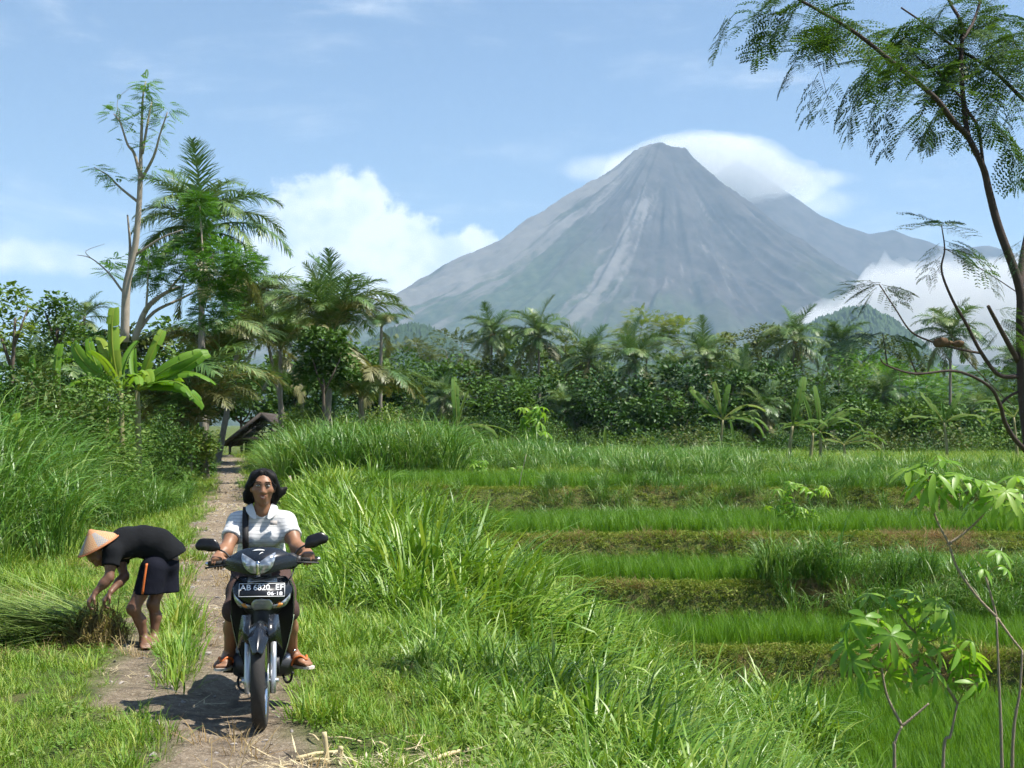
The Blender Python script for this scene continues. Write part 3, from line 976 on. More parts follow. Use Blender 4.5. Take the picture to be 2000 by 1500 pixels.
def palm(label, top, base, scale=1.0, nf=22, classes=None, group=None, trunk_r=0.14, coconuts=0, name='coconut_palm', seed=0, old=0.3):
    """top = crown point; base = foot of trunk"""
    global COCO_ME
    rs = random.Random(seed)
    base = Vector(base); top = Vector(top)
    t = thing(name, label, 'palm tree', base, group=group)
    d = top - base
    bow = Vector((rs.uniform(-0.35, 0.35), rs.uniform(-0.3, 0.3), 0)) * d.length * 0.06
    pts = bez([(0, 0, -0.3), tuple(d * 0.35 + bow), tuple(d * 0.75 + bow * 0.6), tuple(d)], 8)
    nP = len(pts)
    rad_ = trunk_r * np.linspace(1.35, 0.72, nP) * (1 + 0.05 * np.sin(np.arange(nP) * 2.4))
    rad_[0] *= 1.25
    G = Geo(); G.tube(pts, rad_, 8)
    obj('trunk', G.mesh('trunk', M_PALMBARK, True), t)
    order = classes or (['spear'] * 1 + ['young'] * 5 + ['mid'] * 6 + ['flat'] * 5 + ['low'] * 4 + ['old'] * 3 + ['dry'] * 1)
    a0 = rs.uniform(0, 6.28)
    tx, ty = rs.uniform(-0.14, 0.14), rs.uniform(-0.14, 0.14)
    nf = max(8, nf + rs.randint(-3, 3))
    for i in range(nf):
        cls = order[int(i * len(order) / nf)]
        me = rs.choice(FRONDS[cls])
        o_ = obj('frond', me, t, tuple(d + Vector((0, 0, 0.05 - 0.012 * i))), (rs.uniform(-0.3, 0.3) + tx, rs.uniform(-0.16, 0.16) + ty, a0 + i * 2.39996 + rs.uniform(-0.3, 0.3)),
                 scale * rs.uniform(0.72, 1.12))
    if coconuts:
        if COCO_ME is None:
            sd = SDF((-0.2, -0.2, -0.2), (0.2, 0.2, 0.2), 0.03).ell((0, 0, 0), (0.11, 0.11, 0.15))
            COCO_ME = sd.mesh('coconut', mat_plain('coconut_husk', (0.30, 0.22, 0.07), 0.6, var=0.4))
        for i in range(coconuts):
            a = rs.uniform(0, 6.28)
            obj('coconut', COCO_ME, t, tuple(d + Vector((0.28 * math.cos(a), 0.28 * math.sin(a), -0.28 - 0.22 * rs.random()))), (rs.random(), rs.random(), 0), scale)
    return t

# bananas --------------------------------------------------------------------
def banana_leaf_mesh(name, e0, droop, L=2.0, hw=0.27, tears=0.25, mat=None, vfold=0.35, petiole=0.35):
    G = Geo()
    tone0 = U(0.15, 0.8, 1)[0]
    e0 += U(-7, 7, 1)[0]; droop += U(-12, 18, 1)[0]
    N_ = 30
    t = np.linspace(0, 1, N_)
    ang = np.radians(e0) - np.radians(droop) * t ** 1.6
    st = (L + petiole) / (N_ - 1)
    x = np.concatenate([[0], np.cumsum(np.cos((ang[1:] + ang[:-1]) / 2) * st)])
    z = np.concatenate([[0], np.cumsum(np.sin((ang[1:] + ang[:-1]) / 2) * st)])
    pts = np.stack([x, 0.05 * L * np.sin(t * 2.5), z], 1)
    G.tube(pts, np.linspace(0.04, 0.008, N_), 5, 0.95)
    s0 = petiole / (L + petiole)
    ls = (t - s0) / (1 - s0)
    wid = np.where(ls > 0, hw * np.clip(np.sin(math.pi * np.clip(0.06 + 0.87 * ls, 0, 1)), 0, 1) ** 0.32, 0)
    tan = np.gradient(pts, axis=0); tan /= np.linalg.norm(tan, axis=1, keepdims=True)
    nr = np.cross(np.tile([0, 1.0, 0], (N_, 1)), tan); nr *= -1
    nr = np.stack([-tan[:, 2], 0 * x, tan[:, 0]], 1)
    sd = np.tile([0, 1.0, 0], (N_, 1))
    i0 = int(np.argmax(ls > 0))
    for sg in (-1, 1):
        i = i0
        while i < N_ - 1:
            # a run of lamina until the next tear
            run = 1 + (rng.geometric(max(0.02, tears)) if tears > 0 else 99)
            j = min(N_ - 1, i + run)
            k = np.arange(i, j + 1)
            tilt = vfold + (U(-0.65, 0.3, 1)[0] if tears > 0.05 else 0) + U(-0.05, 0.05, 1)[0]
            sweep = U(-0.05, 0.2, 1)[0]
            shrink = np.ones(len(k))
            if tears > 0.05 and len(k) > 1:
                shrink[0] *= 0.93; shrink[-1] *= 0.90
            a = pts[k]
            w1 = (wid[k] * 0.55)[:, None]; w2 = (wid[k] * shrink)[:, None]
            e1 = sd[k] * sg * math.cos(tilt) + nr[k] * math.sin(tilt)
            e2 = sd[k] * sg * math.cos(tilt - 0.55) + nr[k] * math.sin(tilt - 0.55)
            b_ = a + e1 * w1 + tan[k] * w1 * 0.12
            c_ = a + e1 * w1 + e2 * (w2 - w1) + tan[k] * w2 * (0.2 + sweep * 0.3)
            V = np.stack([a, b_, c_], 1).reshape(-1, 3)
            m_ = len(k)
            q = []
            for p_ in range(m_ - 1):
                q += [[3 * p_, 3 * p_ + 3, 3 * p_ + 4, 3 * p_ + 1], [3 * p_ + 1, 3 * p_ + 4, 3 * p_ + 5, 3 * p_ + 2]]
            if q:
                G.add(V, np.array(q), np.clip(tone0 + U(-0.12, 0.12, 1)[0], 0, 1))
            i = j
    return G.mesh(name, mat, False)
BL = {}
for far, mt_ in ((0, M_BANANA), (1, M_BANDULL)):
    for cls, (e0, dr, te, vf) in {'up': (80, 14, 0.03, 0.9), 'rise': (58, 30, 0.06, 0.55), 'arch': (50, 95, 0.22, 0.3), 'flat': (24, 45, 0.12, 0.25), 'droop': (20, 90, 0.35, -0.1),
                                  'roll': (84, 6, 0.0, 1.35), 'face': (6, 48, 0.16, 0.25), 'facet': (8, 80, 0.3, 0.15)}.items():
        BL[cls, far] = [banana_leaf_mesh('leaf', e0, dr, 2.0, (0.215 if not far else 0.19) if cls != 'roll' else 0.16, te * (1.6 if far else 1), mt_, vf) for _ in range(4)]
def banana(label, base, top, leaves, scale=1.0, far=0, group=None, seed=0, stem_r=0.11, name='banana_plant'):
    """leaves: (class, azimuth degrees [0 = +x right, 90 = away], scale, extra pitch degrees)"""
    rs = random.Random(seed)
    base = Vector(base); top = Vector(top)
    t = thing(name, label, 'banana plant', base, group=group)
    d = top - base
    pts = bez([(0, 0, -0.2), tuple(d * 0.4 + Vector((0.04, 0, 0))), tuple(d)], 6)
    G = Geo(); G.tube(pts, stem_r * np.linspace(1.25, 0.55, len(pts)), 8)
    obj('stem', G.mesh('stem', M_BANSTEM, True), t)
    for i, (cls, a, s_, pit) in enumerate(leaves):
        if cls.startswith('face'):      # leaf turned so that its blade is seen broadside: a = angle in the picture plane
            obj('leaf', rs.choice(BL[cls, far]), t, tuple(d - Vector((0, 0, 0.05 * rs.random() * scale))), (R(90 + pit), R(-a), R(rs.uniform(-12, 12))), scale * s_)
            continue
        obj('leaf', rs.choice(BL[cls, far]), t, tuple(d - Vector((0, 0, 0.05 * rs.random() * scale))), (rs.uniform(-0.2, 0.2), R(-pit), R(a)), scale * s_)
    return t

# broad-leaved trees -----------------------------------------------------------
def limb(G, a, b, r0, r1, wig=0.08, sides=6, seed=None):
    a = np.array(a, float); b = np.array(b, float)
    L = np.linalg.norm(b - a)
    m1 = a + (b - a) * 0.35 + rng.normal(size=3) * wig * L
    m2 = a + (b - a) * 0.7 + rng.normal(size=3) * wig * L
    pts = bez([a, m1, m2, b], 4)
    G.tube(pts, np.linspace(r0, r1, len(pts)), sides)
    return pts
def tree(label, base, crown, rad_, name='broadleaf_tree', group=None, mat=None, bark=None, n_clump=26, n_leaf=130, size=0.3, trunk_r=0.16, style='leaf', clump=0.36, up=0.5,
         aspect=0.5, cat='tree', hollow=0.35, limbs=7, droop=0.3, flat=1.0):
    """base, crown centre (world), rad_ = crown half-axes"""
    base = np.array(base, float); crown = np.array(crown, float) - base
    rad_ = np.array(rad_, float)
    t = thing(name, label, cat, base, group=group)
    # clump centres spread through the crown, denser outside
    cs = []
    while len(cs) < n_clump:
        v = rng.normal(size=3); v /= np.linalg.norm(v)
        q = (hollow + (1 - hollow) * rng.random() ** 0.6) * (0.9 + 0.25 * rng.random())
        if v[2] < -0.75:
            continue
        cs.append(crown + v * rad_ * q)
    cs = np.array(cs)
    Gt = Geo()
    fork = crown * np.array([0.75, 0.75, 1]) - np.array([0, 0, rad_[2] * 0.75])
    if fork[2] < 0.4:
        fork[2] = 0.4
    limb(Gt, (0, 0, -0.3), fork, trunk_r, trunk_r * 0.7, 0.03, 8)
    order = rng.permutation(n_clump)[:limbs]
    for i in order:
        limb(Gt, fork, cs[i], trunk_r * 0.5, trunk_r * 0.1, 0.08, 5)
    obj('trunk', Gt.mesh('trunk', bark or M_BARK, True), t)
    G = Geo()
    rm = float(np.mean(rad_)) * clump
    for c in cs:
        k = int(n_leaf * U(0.7, 1.3, 1)[0])
        rc = rm * U(0.7, 1.35, 1)[0]
        v = rng.normal(size=(k, 3)); v /= np.linalg.norm(v, axis=1, keepdims=True)
        p = c + v * rc * (rng.random(k) ** 0.5)[:, None] * np.array([1.15, 1.15, 0.75 * flat])
        tone = np.clip(0.5 + 0.22 * rng.normal() + 0.16 * rng.normal(size=k), 0, 1)
        out = p - crown
        out = out / (np.linalg.norm(out, axis=1, keepdims=True) + 1e-6) + v * 0.7
        if style == 'leaf':
            leaf_cards(G, p, size * U(0.65, 1.25, k), aspect, up, tone, dirs=out, droop=droop)
        else:
            out[:, 2] *= 0.4
            sprays(G, p, out, size * U(0.7, 1.2, k), nl=7, rnd=tone, droop=droop)
    obj('crown', G.mesh('crown', mat or M_LEAF), t)
    return t

# ================================================================== ground cover
def gz(x, y):
    return float(ground_z(np.array([x]), np.array([y]))[0])
def bnd_x(y):
    return np.interp(y, BND_Y, BND_X)
M_BANKW = mat_leaf('bank_weed', [(0.08, 0.15, 0.022), (0.15, 0.23, 0.035), (0.24, 0.30, 0.055), (0.34, 0.32, 0.11)], 0.3, 0.7, 0.1)
T_SHORT = [tuft('grass_tuft', M_GRASS, 26, (0.06, 0.20), (0.004, 0.009), 0.09, (5, 40), (10, 70), 3) for _ in range(4)]
T_MEAD = [tuft('meadow_tuft', M_GRASS, 34, (0.15, 0.42), (0.006, 0.013), 0.14, (5, 35), (20, 80), 3) for _ in range(3)]
T_VERGE = [tuft('verge_tuft', M_VERGE, 34, (0.35, 0.85), (0.014, 0.036), 0.22, (4, 42), (30, 120), 5, 0.15) for _ in range(4)]
T_REED = [tuft('elephant_grass_tuft', M_REED, 56, (0.7, 1.5), (0.016, 0.034), 0.30, (3, 24), (35, 130), 6, 0.75) for _ in range(4)]
T_RICE = [tuft('rice_tuft', M_RICE, 18, (0.28, 0.46), (0.005, 0.010), 0.05, (1, 14), (5, 45), 3) for _ in range(3)]
T_WEED = [leafy_weed('weed_clump', M_WEED, 40, 0.055, 0.17, 0.10) for _ in range(3)]
T_BANK = [leafy_weed('bank_clump', M_BANKW, 34, 0.05, 0.15, 0.07) for _ in range(2)] + [tuft('bank_tuft', M_BANKW, 22, (0.05, 0.16), (0.005, 0.010), 0.12, (5, 50), (10, 60), 2) for _ in range(2)]
T_DRY = [tuft('dry_tuft', M_DRY, 20, (0.08, 0.30), (0.004, 0.010), 0.10, (10, 70), (10, 60), 3) for _ in range(3)]

def put(name, protos, x, y, s, dz=0.0, label=None, tilt=0.12, hs=None):
    z = ground_z(x, y) + dz
    n_ = len(x)
    rot = np.stack([U(-tilt, tilt, n_), U(-tilt, tilt, n_), U(0, 6.283, n_)], 1)
    sc = np.repeat(np.asarray(s)[:, None], 3, 1)
    if hs is not None:
        sc[:, 2] *= hs
    return scatter(name, protos, np.stack([x, y, z], 1), sc, rot, label=label)

# short grass either side of the track and between its ruts
X, Y = [], []
for (y0, y1, x0, x1, dens) in ((4.5, 9, -6, 3.5, 150), (9, 14, -7, 2.5, 130), (14, 22, -11, 1, 70), (22, 36, -16, 0, 30), (36, 62, -24, -4, 11), (62, 92, -34, -8, 5)):
    n_ = int((y1 - y0) * (x1 - x0) * dens)
    a, b_ = rand_area(n_, x0, x1, y0, y1)
    X.append(a); Y.append(b_)
X = np.concatenate(X); Y = np.concatenate(Y)
dm = dirt_f(X, Y)
s_ = X - path_x(Y)
keep = in_view(X, Y) & (rng.random(len(X)) > dm * 1.15) & (s_ < 2.6)
keep &= rng.random(len(X)) < 0.75 + 0.9 * fbm(X * 0.9, Y * 0.9, 3)
X, Y, s_ = X[keep], Y[keep], s_[keep]
mid = np.exp(-((s_ + 0.33) / 0.16) ** 2) * (Y > 8) * (Y < 24)
sc_ = U(0.55, 1.15, len(X)) * (1 + 0.030 * np.clip(Y - 12, 0, 60)) * (1 + 0.75 * mid + 0.7 * (fbm(X * 0.7, Y * 0.7, 2) > 0.3)) * np.where((s_ < -0.7) & (Y < 16), 0.62, 0.9)
put('short_grass', T_SHORT, X, Y, sc_, label='short bright green grass beside the dirt track')
# clover and small weeds through it
n_ = 5200
X, Y = rand_area(n_, -9, 4, 5, 20)
k = in_view(X, Y) & (dirt_f(X, Y) < 0.3) & (fbm(X * 0.6 + 7, Y * 0.6, 3) > -0.05) & (X - path_x(Y) < 5)
put('low_weeds', T_WEED, X[k], Y[k], U(0.3, 0.65, k.sum()), label='clover and low weeds among the grass by the track')
n_ = 1500
X, Y = rand_area(n_, -9, 3, 5, 24)
k = in_view(X, Y) & (fbm(X * 0.8 + 3, Y * 0.8, 3) > 0.08) & (np.abs(X - path_x(Y)) < 3)
put('dry_grass', T_DRY, X[k], Y[k], U(0.4, 0.9, k.sum()), label='dry tan grass wisps along the track')

# lush blades covering the slope between track and paddies
X, Y = [], []
for (y0, y1, x0, x1, dens) in ((4.5, 10, -0.5, 9, 24), (10, 18, -2, 8, 21), (18, 28, -5, 6, 13), (28, 42, -8, 2, 8), (42, 62, -13, -3, 4.5), (62, 90, -20, -8, 2.5)):
    n_ = int((y1 - y0) * (x1 - x0) * dens)
    a, b_ = rand_area(n_, x0, x1, y0, y1)
    X.append(a); Y.append(b_)
X = np.concatenate(X); Y = np.concatenate(Y)
s_ = X - path_x(Y)
verge_l = np.interp(Y, [4, 8, 12, 18, 30, 60], [1.8, 1.35, 1.15, 1.1, 1.15, 1.3])
keep = in_view(X, Y) & (s_ > verge_l + 0.9 * fbm(X, Y * 0.5, 2)) & (X < bnd_x(Y) + 0.2 + 0.5 * fbm(X * 0.8, Y * 0.8, 2))
X, Y, s_ = X[keep], Y[keep], s_[keep]
grow = sstep(s_ - np.interp(Y, [4, 8, 12, 18, 30, 60], [1.8, 1.35, 1.15, 1.1, 1.15, 1.3]), -0.2, 1.6)
sc_ = (0.42 + 0.62 * grow) * U(0.75, 1.2, len(X)) * (1 + 0.006 * np.clip(Y - 20, 0, 60)) * (1 + 0.9 * fbm(X * 0.55, Y * 0.55, 3))
sc_ *= np.interp(Y, [5, 8, 11, 16], [0.72, 0.82, 1.0, 1.05])
put('verge_grass', T_VERGE, X, Y, sc_, label='lush long-bladed grass covering the slope above the paddies', tilt=0.25)
n_ = 5500
X, Y = rand_area(n_, -3, 7, 4.8, 20)
k = in_view(X, Y) & (X - path_x(Y) > 1.2) & (X < bnd_x(Y))
put('verge_weeds', T_WEED, X[k], Y[k], U(0.5, 1.1, k.sum()), label='small leafy weeds under the slope grass')

# elephant grass: left bank, hump by the hut, clumps in the field and on the banks
def reeds(name, spots, label):
    Xs, Ys, Ss = [], [], []
    for (x0, x1, y0, y1, n_, s0, s1) in spots:
        a, b_ = rand_area(n_, x0, x1, y0, y1)
        Xs.append(a); Ys.append(b_); Ss.append(U(s0, s1, n_))
    a, b_, c_ = np.concatenate(Xs), np.concatenate(Ys), np.concatenate(Ss)
    k_ = in_view(a, b_, 1.15, 1.5) & (np.abs(a - path_x(b_)) > np.interp(b_, [15, 30, 60], [1.9, 2.0, 1.6]))
    return put(name, T_REED, a[k_], b_[k_], c_[k_], label=label, tilt=0.18)
Xs, Ys, Ss = [], [], []
a, b_ = rand_area(2300, -20, -5, 17.5, 50)
off = path_x(b_) - a
k = (off > np.interp(b_, [17, 22, 30, 36, 44], [2.6, 2.2, 2.2, 1.6, 1.2]) + 0.5 * fbm(a, b_, 2)) & in_view(a, b_, 1.15, 1.5)
a, b_, off = a[k], b_[k], off[k]
c_ = U(0.85, 1.35, len(a)) * np.interp(off, [1, 2, 3.2, 5], [0.35, 0.6, 1.0, 1.15]) * np.interp(b_, [17, 21, 30, 44], [0.7, 1.0, 1.05, 1.1])
put('elephant_grass', T_REED, a, b_, c_, label='tall elephant grass massed on the bank behind the bending farmer', tilt=0.2)
reeds('elephant_grass', [(-9.6, -2.0, 46, 57, 420, 0.95, 1.45), (-5.5, 1.5, 50, 60, 220, 0.7, 1.1)], 'tall elephant grass hump right of the thatched hut')
reeds('elephant_grass', [(-19.8, -17.6, 84, 90, 40, 0.35, 0.6), (-15.6, -13.0, 80, 90, 60, 0.4, 0.75)], 'grass on the crest before the hut')
reeds('elephant_grass', [(0.8, 16, 36.8, 40.2, 330, 0.26, 0.5), (-3, 9, 47, 60, 420, 0.45, 0.85), (3.4, 7.2, 41.5, 44.5, 90, 0.5, 0.85), (0, 12, 60, 78, 320, 0.5, 0.9), (8, 17, 44, 50, 120, 0.4, 0.7)],
      'rough waist-high grass across the middle of the field')
reeds('elephant_grass', [(4.9, 10.6, 27.4, 28.5, 110, 0.45, 0.80), (6.5, 11, 26.9, 27.6, 30, 0.4, 0.65), (-4.2, -1.8, 31, 37.5, 60, 0.4, 0.7)], 'dark clumps of coarse grass growing up the terrace bank')
reeds('coarse_grass', [(0.6, 2.4, 10.5, 13.5, 26, 0.38, 0.6), (1.5, 3.4, 8.2, 11, 26, 0.3, 0.5), (-1.6, 1.0, 15, 19, 30, 0.3, 0.5), (-1.0, 3.4, 9, 16, 40, 0.22, 0.42), (-4, 2, 16, 27, 60, 0.22, 0.42), (-7, -1, 27, 40, 60, 0.25, 0.45)], 'coarse broad-bladed grass clumps on the slope in front')

# rice standing in the terraces
X, Y = [], []
for i in range(0, 6):
    y0 = TERR_Y[i] if i else 15.5
    y1 = TERR_Y[i + 1]
    x0, x1 = bnd_x(y1) - 1.0, 0.38 * y1 * 1.15 + 1
    dens = [46, 46, 42, 34, 22, 12][i]
    n_ = int((y1 - y0 + 1) * (x1 - x0) * dens)
    a, b_ = rand_area(n_, x0, x1, y0 - 0.5, y1 + 0.5)
    e0 = y0 + (edge_shift(a, i) if i else 0)
    e1 = y1 + edge_shift(a, i + 1) - BANK_W[i + 1]
    k = (b_ > e0 + 0.48) & (b_ < e1 - 0.05) & (a > bnd_x(b_) + 0.35 + 0.3 * fbm(a, b_, 2)) & in_view(a, b_)
    if i == 5:
        k &= fbm(a * 0.15, b_ * 0.15, 2) > -0.05
    X.append(a[k]); Y.append(b_[k])
X = np.concatenate(X); Y = np.concatenate(Y)
put('rice', T_RICE, X, Y, U(0.85, 1.15, len(X)) * (1 + 0.12 * fbm(X * 0.3, Y * 0.3, 2)) * np.interp(Y, [20, 45], [1.28, 1.45]), tilt=0.06, label='young green rice standing in the stepped paddies')

# cropped weeds and dead grass on the banks and bunds
X, Y = [], []
for i in range(1, 6):
    y1 = TERR_Y[i]
    x0, x1 = bnd_x(y1) - 0.8, 0.38 * y1 * 1.15 + 1
    n_ = int((x1 - x0) * [0, 330, 300, 270, 190, 110][i])
    a = U(x0, x1, n_)
    b_ = y1 + edge_shift(a, i) - BANK_W[i] * U(-0.75, 1.05, n_)
    X.append(a); Y.append(b_)
X = np.concatenate(X); Y = np.concatenate(Y)
pick = fbm(X * 0.8, Y * 0.8, 3) + U(-0.3, 0.3, len(X))
k = pick > 0.26
put('bank_dry_grass', T_DRY, X[k], Y[k], U(0.5, 1.0, k.sum()), dz=0.01, label='brown cut grass on the terrace banks', tilt=0.5)
X3, Y3 = [], []
for i in range(1, 6):
    n_ = int((0.38 * TERR_Y[i] * 1.15 + 1 - bnd_x(TERR_Y[i]) + 0.8) * 22)
    a = U(bnd_x(TERR_Y[i]) - 0.8, 0.38 * TERR_Y[i] * 1.15 + 1, n_)
    X3.append(a); Y3.append(TERR_Y[i] + edge_shift(a, i) + rng.choice([0.12, 0.2, -0.1, -0.35, -0.6], n_) + U(-0.1, 0.1, n_))
X3, Y3 = np.concatenate(X3), np.concatenate(Y3)
put('bank_grass', T_MEAD, X3, Y3, U(0.25, 0.75, len(X3)) * (0.6 + 1.2 * (fbm(X3 * 0.4, Y3 * 0.2, 2) > 0.1)), label='tufts of green grass hanging over the terrace banks', tilt=0.4)
put('bank_weeds', T_BANK, X[~k], Y[~k], U(0.5, 1.1, (~k).sum()), dz=0.01, label='low green weeds on the terrace banks', tilt=0.5)

# rough meadow beyond the terraces up to the trees
X, Y = [], []
for (y0, y1, dens) in ((44, 60, 9), (60, 85, 4.5), (85, 125, 2.0)):
    x0, x1 = bnd_x(y0) - 2, 0.38 * y1 * 1.15
    n_ = int((y1 - y0) * (x1 - x0) * dens)
    a, b_ = rand_area(n_, x0, x1, y0, y1)
    X.append(a); Y.append(b_)
X = np.concatenate(X); Y = np.concatenate(Y)
k = in_view(X, Y) & (X > bnd_x(Y) - 1)
X, Y = X[k], Y[k]
put('meadow_grass', T_MEAD, X, Y, U(1.0, 1.9, len(X)) * np.interp(Y, [44, 120], [1.0, 1.8]), label='pale green meadow grass in front of the trees')

# ================================================================== trees on the left
def tree_px(name, label, Y0, limbs, clumps, mat, bark, style='leaf', size=0.3, cat='tree', group=None, ground=None, depth=1.0, up=0.5, aspect=0.5, droop=0.3, flat=0.8, nl=7, hug=0.0):
    """limbs: ([pixel points], r0, r1[, dY]); clumps: (px, py, radius px, leaves[, dY])"""
    p0 = P(*limbs[0][0][0], Y0)
    base = np.array([p0.x, Y0, ground if ground is not None else gz(p0.x, Y0)])
    t = thing(name, label, cat, base, group=group)
    Gt = Geo()
    for lb in limbs:
        dY = lb[3] if len(lb) > 3 else 0.0
        m_ = len(lb[0])
        pp = [np.array(P(a, b_, Y0 + dY * i / (m_ - 1))) - base for i, (a, b_) in enumerate(lb[0])]
        pts = bez(pp, 4) if m_ > 2 else np.array(pp)
        Gt.tube(pts, np.linspace(lb[1], lb[2], len(pts)), 7)
    obj('trunk', Gt.mesh('trunk', bark, True), t)
    G = Geo()
    for c in clumps:
        dY = c[4] if len(c) > 4 else U(-1, 1, 1)[0] * depth
        ctr = np.array(P(c[0], c[1], Y0 + dY)) - base
        rc = c[2] * Y0 / F
        k_ = c[3]
        v = rng.normal(size=(k_, 3)); v /= np.linalg.norm(v, axis=1, keepdims=True)
        p = ctr + v * rc * (rng.random(k_) ** 0.45)[:, None] * np.array([1.1, 1.1, flat])
        tone = np.clip(0.5 + 0.2 * rng.normal() + 0.17 * rng.normal(size=k_), 0, 1)
        out = v + np.array([0, 0, 0.1])
        if style == 'leaf':
            leaf_cards(G, p, size * U(0.65, 1.25, k_), aspect, up, tone, dirs=out, droop=droop)
        else:
            out[:, 2] *= 0.35
            sprays(G, p, out, size * U(0.7, 1.2, k_), nl=nl, rnd=tone, droop=droop)
    obj('crown', G.mesh('crown', mat), t)
    return t

# tall thin tree with tufts only at the branch ends
tree_px('tall_tree', 'tall thin pale-trunked tree with sparse leaf tufts above the banana plants', 46,
        [([(243, 668), (246, 570), (252, 534), (264, 480), (271, 405), (274, 345)], 0.15, 0.085),
         ([(274, 345), (262, 300), (249, 282), (235, 240), (222, 222)], 0.06, 0.02, -0.5),
         ([(274, 345), (275, 300), (277, 240), (279, 189), (285, 159)], 0.075, 0.02, 0.3),
         ([(278, 300), (291, 225), (297, 198)], 0.05, 0.02, 0.8),
         ([(276, 350), (300, 306), (312, 264), (327, 219)], 0.06, 0.02, -0.7),
         ([(270, 395), (234, 366), (210, 342), (184, 327)], 0.05, 0.015, 0.5),
         ([(252, 534), (254, 480), (249, 420)], 0.07, 0.03, 0.2),
         ([(265, 498), (315, 465), (356, 449)], 0.05, 0.02, -0.5),
         ([(240, 570), (210, 531), (177, 504), (150, 498)], 0.04, 0.008, 0.3),
         ([(177, 504), (168, 490), (205, 476)], 0.015, 0.005),
         ([(235, 240), (230, 195), (262, 166)], 0.012, 0.005)],
        [(222, 222, 14, 16), (232, 205, 13, 16), (240, 240, 10, 10), (285, 162, 16, 22), (283, 185, 15, 20), (292, 178, 14, 16), (297, 200, 16, 20), (288, 215, 12, 12),
         (327, 210, 17, 26), (322, 235, 16, 20), (312, 262, 14, 14), (306, 285, 10, 8), (262, 235, 10, 8), (186, 328, 10, 12), (200, 336, 11, 12), (218, 345, 11, 12), (232, 362, 8, 7),
         (285, 282, 9, 7), (258, 262, 8, 6), (300, 330, 10, 8), (240, 280, 8, 6), (290, 350, 9, 7)],
        M_FEATHER, M_PALEBARK, 'spray', 0.42, depth=0.5, droop=0.35)
# bright feathery tree in front of the big palm
tree_px('feathery_tree', 'bright green feathery-leaved tree in front of the tall coconut palm', 50,
        [([(262, 665), (285, 605), (318, 575), (352, 560)], 0.13, 0.05, 0.4), ([(268, 650), (300, 610), (350, 585), (400, 560)], 0.08, 0.03, 0.9), ([(330, 566), (372, 520), (420, 500)], 0.05, 0.02, 0.5),
         ([(285, 610), (288, 560), (290, 510)], 0.05, 0.015, -0.4), ([(400, 560), (395, 480), (390, 400)], 0.05, 0.02, 0.6)],
        [(390, 402, 24, 135), (382, 385, 14, 60), (398, 420, 18, 90), (370, 478, 26, 120), (400, 472, 28, 135), (432, 490, 28, 135), (462, 500, 26, 120), (348, 500, 20, 90), (395, 520, 30, 135), (430, 530, 30, 135), (470, 530, 26, 120),
         (490, 515, 18, 75), (380, 560, 26, 105), (420, 570, 26, 120), (450, 565, 22, 90), (285, 505, 18, 75), (300, 530, 18, 75), (325, 525, 18, 75), (285, 545, 14, 45), (320, 560, 16, 60), (400, 610, 20, 75), (425, 625, 16, 60),
         (385, 630, 15, 45), (222, 512, 14, 30), (214, 530, 12, 24), (440, 600, 18, 60)],
        M_FEATHER, M_PALEBARK, 'spray', 0.45, depth=1.4, droop=0.25)
tree_px('vine_clad_tree', 'tree smothered in climbing vines on the skyline beside the banana plants', 38,
        [([(110, 860), (112, 760), (112, 640)], 0.13, 0.05), ([(112, 680), (88, 610)], 0.05, 0.02), ([(112, 680), (135, 620)], 0.05, 0.02)],
        [(105, 585, 22, 130), (90, 600, 22, 130), (125, 600, 24, 140), (140, 625, 22, 120), (112, 635, 30, 170), (85, 640, 24, 120), (130, 660, 26, 130), (100, 675, 28, 130), (150, 650, 14, 60), (120, 700, 26, 110), (80, 690, 22, 80)],
        M_LEAF, M_BARK, 'leaf', 0.13, depth=0.7, aspect=0.65)
tree_px('leafy_tree', 'yellow-green broadleaf tree with a loose crown at the picture edge', 36,
        [([(20, 880), (22, 760), (30, 620)], 0.11, 0.03), ([(22, 720), (-10, 620)], 0.05, 0.02), ([(26, 680), (55, 600)], 0.04, 0.015)],
        [(10, 570, 24, 80), (35, 575, 20, 60), (-15, 590, 26, 80), (30, 605, 24, 70), (55, 600, 12, 24), (5, 630, 28, 80), (40, 640, 22, 50), (-20, 650, 28, 70), (20, 670, 24, 60), (60, 640, 14, 24)],
        M_LIME, M_BARK, 'leaf', 0.17, depth=0.8, aspect=0.6)
for i, (px, py, Yd, rx, rz, mt_, lab, sz) in enumerate([
        (35, 735, 33, 0.9, 0.7, M_DARKLEAF, 'dark shrub below the loose-crowned tree at the picture edge', 0.13),
        (150, 770, 33, 0.9, 0.6, M_LEAF, 'leafy green shrub under the leaning banana leaves', 0.12),
        (205, 800, 32, 0.85, 0.55, M_LEAF, 'rounded shrub in front of the banana stems', 0.12),
        (90, 800, 31, 0.8, 0.6, M_OLIVE, 'yellowish shrub above the elephant grass', 0.12),
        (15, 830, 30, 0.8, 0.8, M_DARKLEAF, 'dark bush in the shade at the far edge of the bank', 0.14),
        (330, 815, 40, 0.5, 0.75, M_LEAF, 'slim leafy shrub between banana plants and the hut', 0.10),
        (375, 850, 62, 0.8, 0.6, M_LEAF, 'leafy bush left of the hut at the crest', 0.16),
        (365, 855, 50, 0.8, 0.4, M_LIME, 'low pale green bush at the crest of the track', 0.14)]):
    c_ = P(px, py, Yd)
    g0 = gz(c_.x, Yd)
    top_ = c_.z + rz
    rz = max(rz, (top_ - g0) * 0.52)
    c_.z = top_ - rz
    tree(lab, (c_.x, Yd, g0), c_, (rx, rx, rz), 'shrub', None, mt_, None, 22, 130, sz, 0.03, clump=0.42, cat='shrub', limbs=5, aspect=0.6)
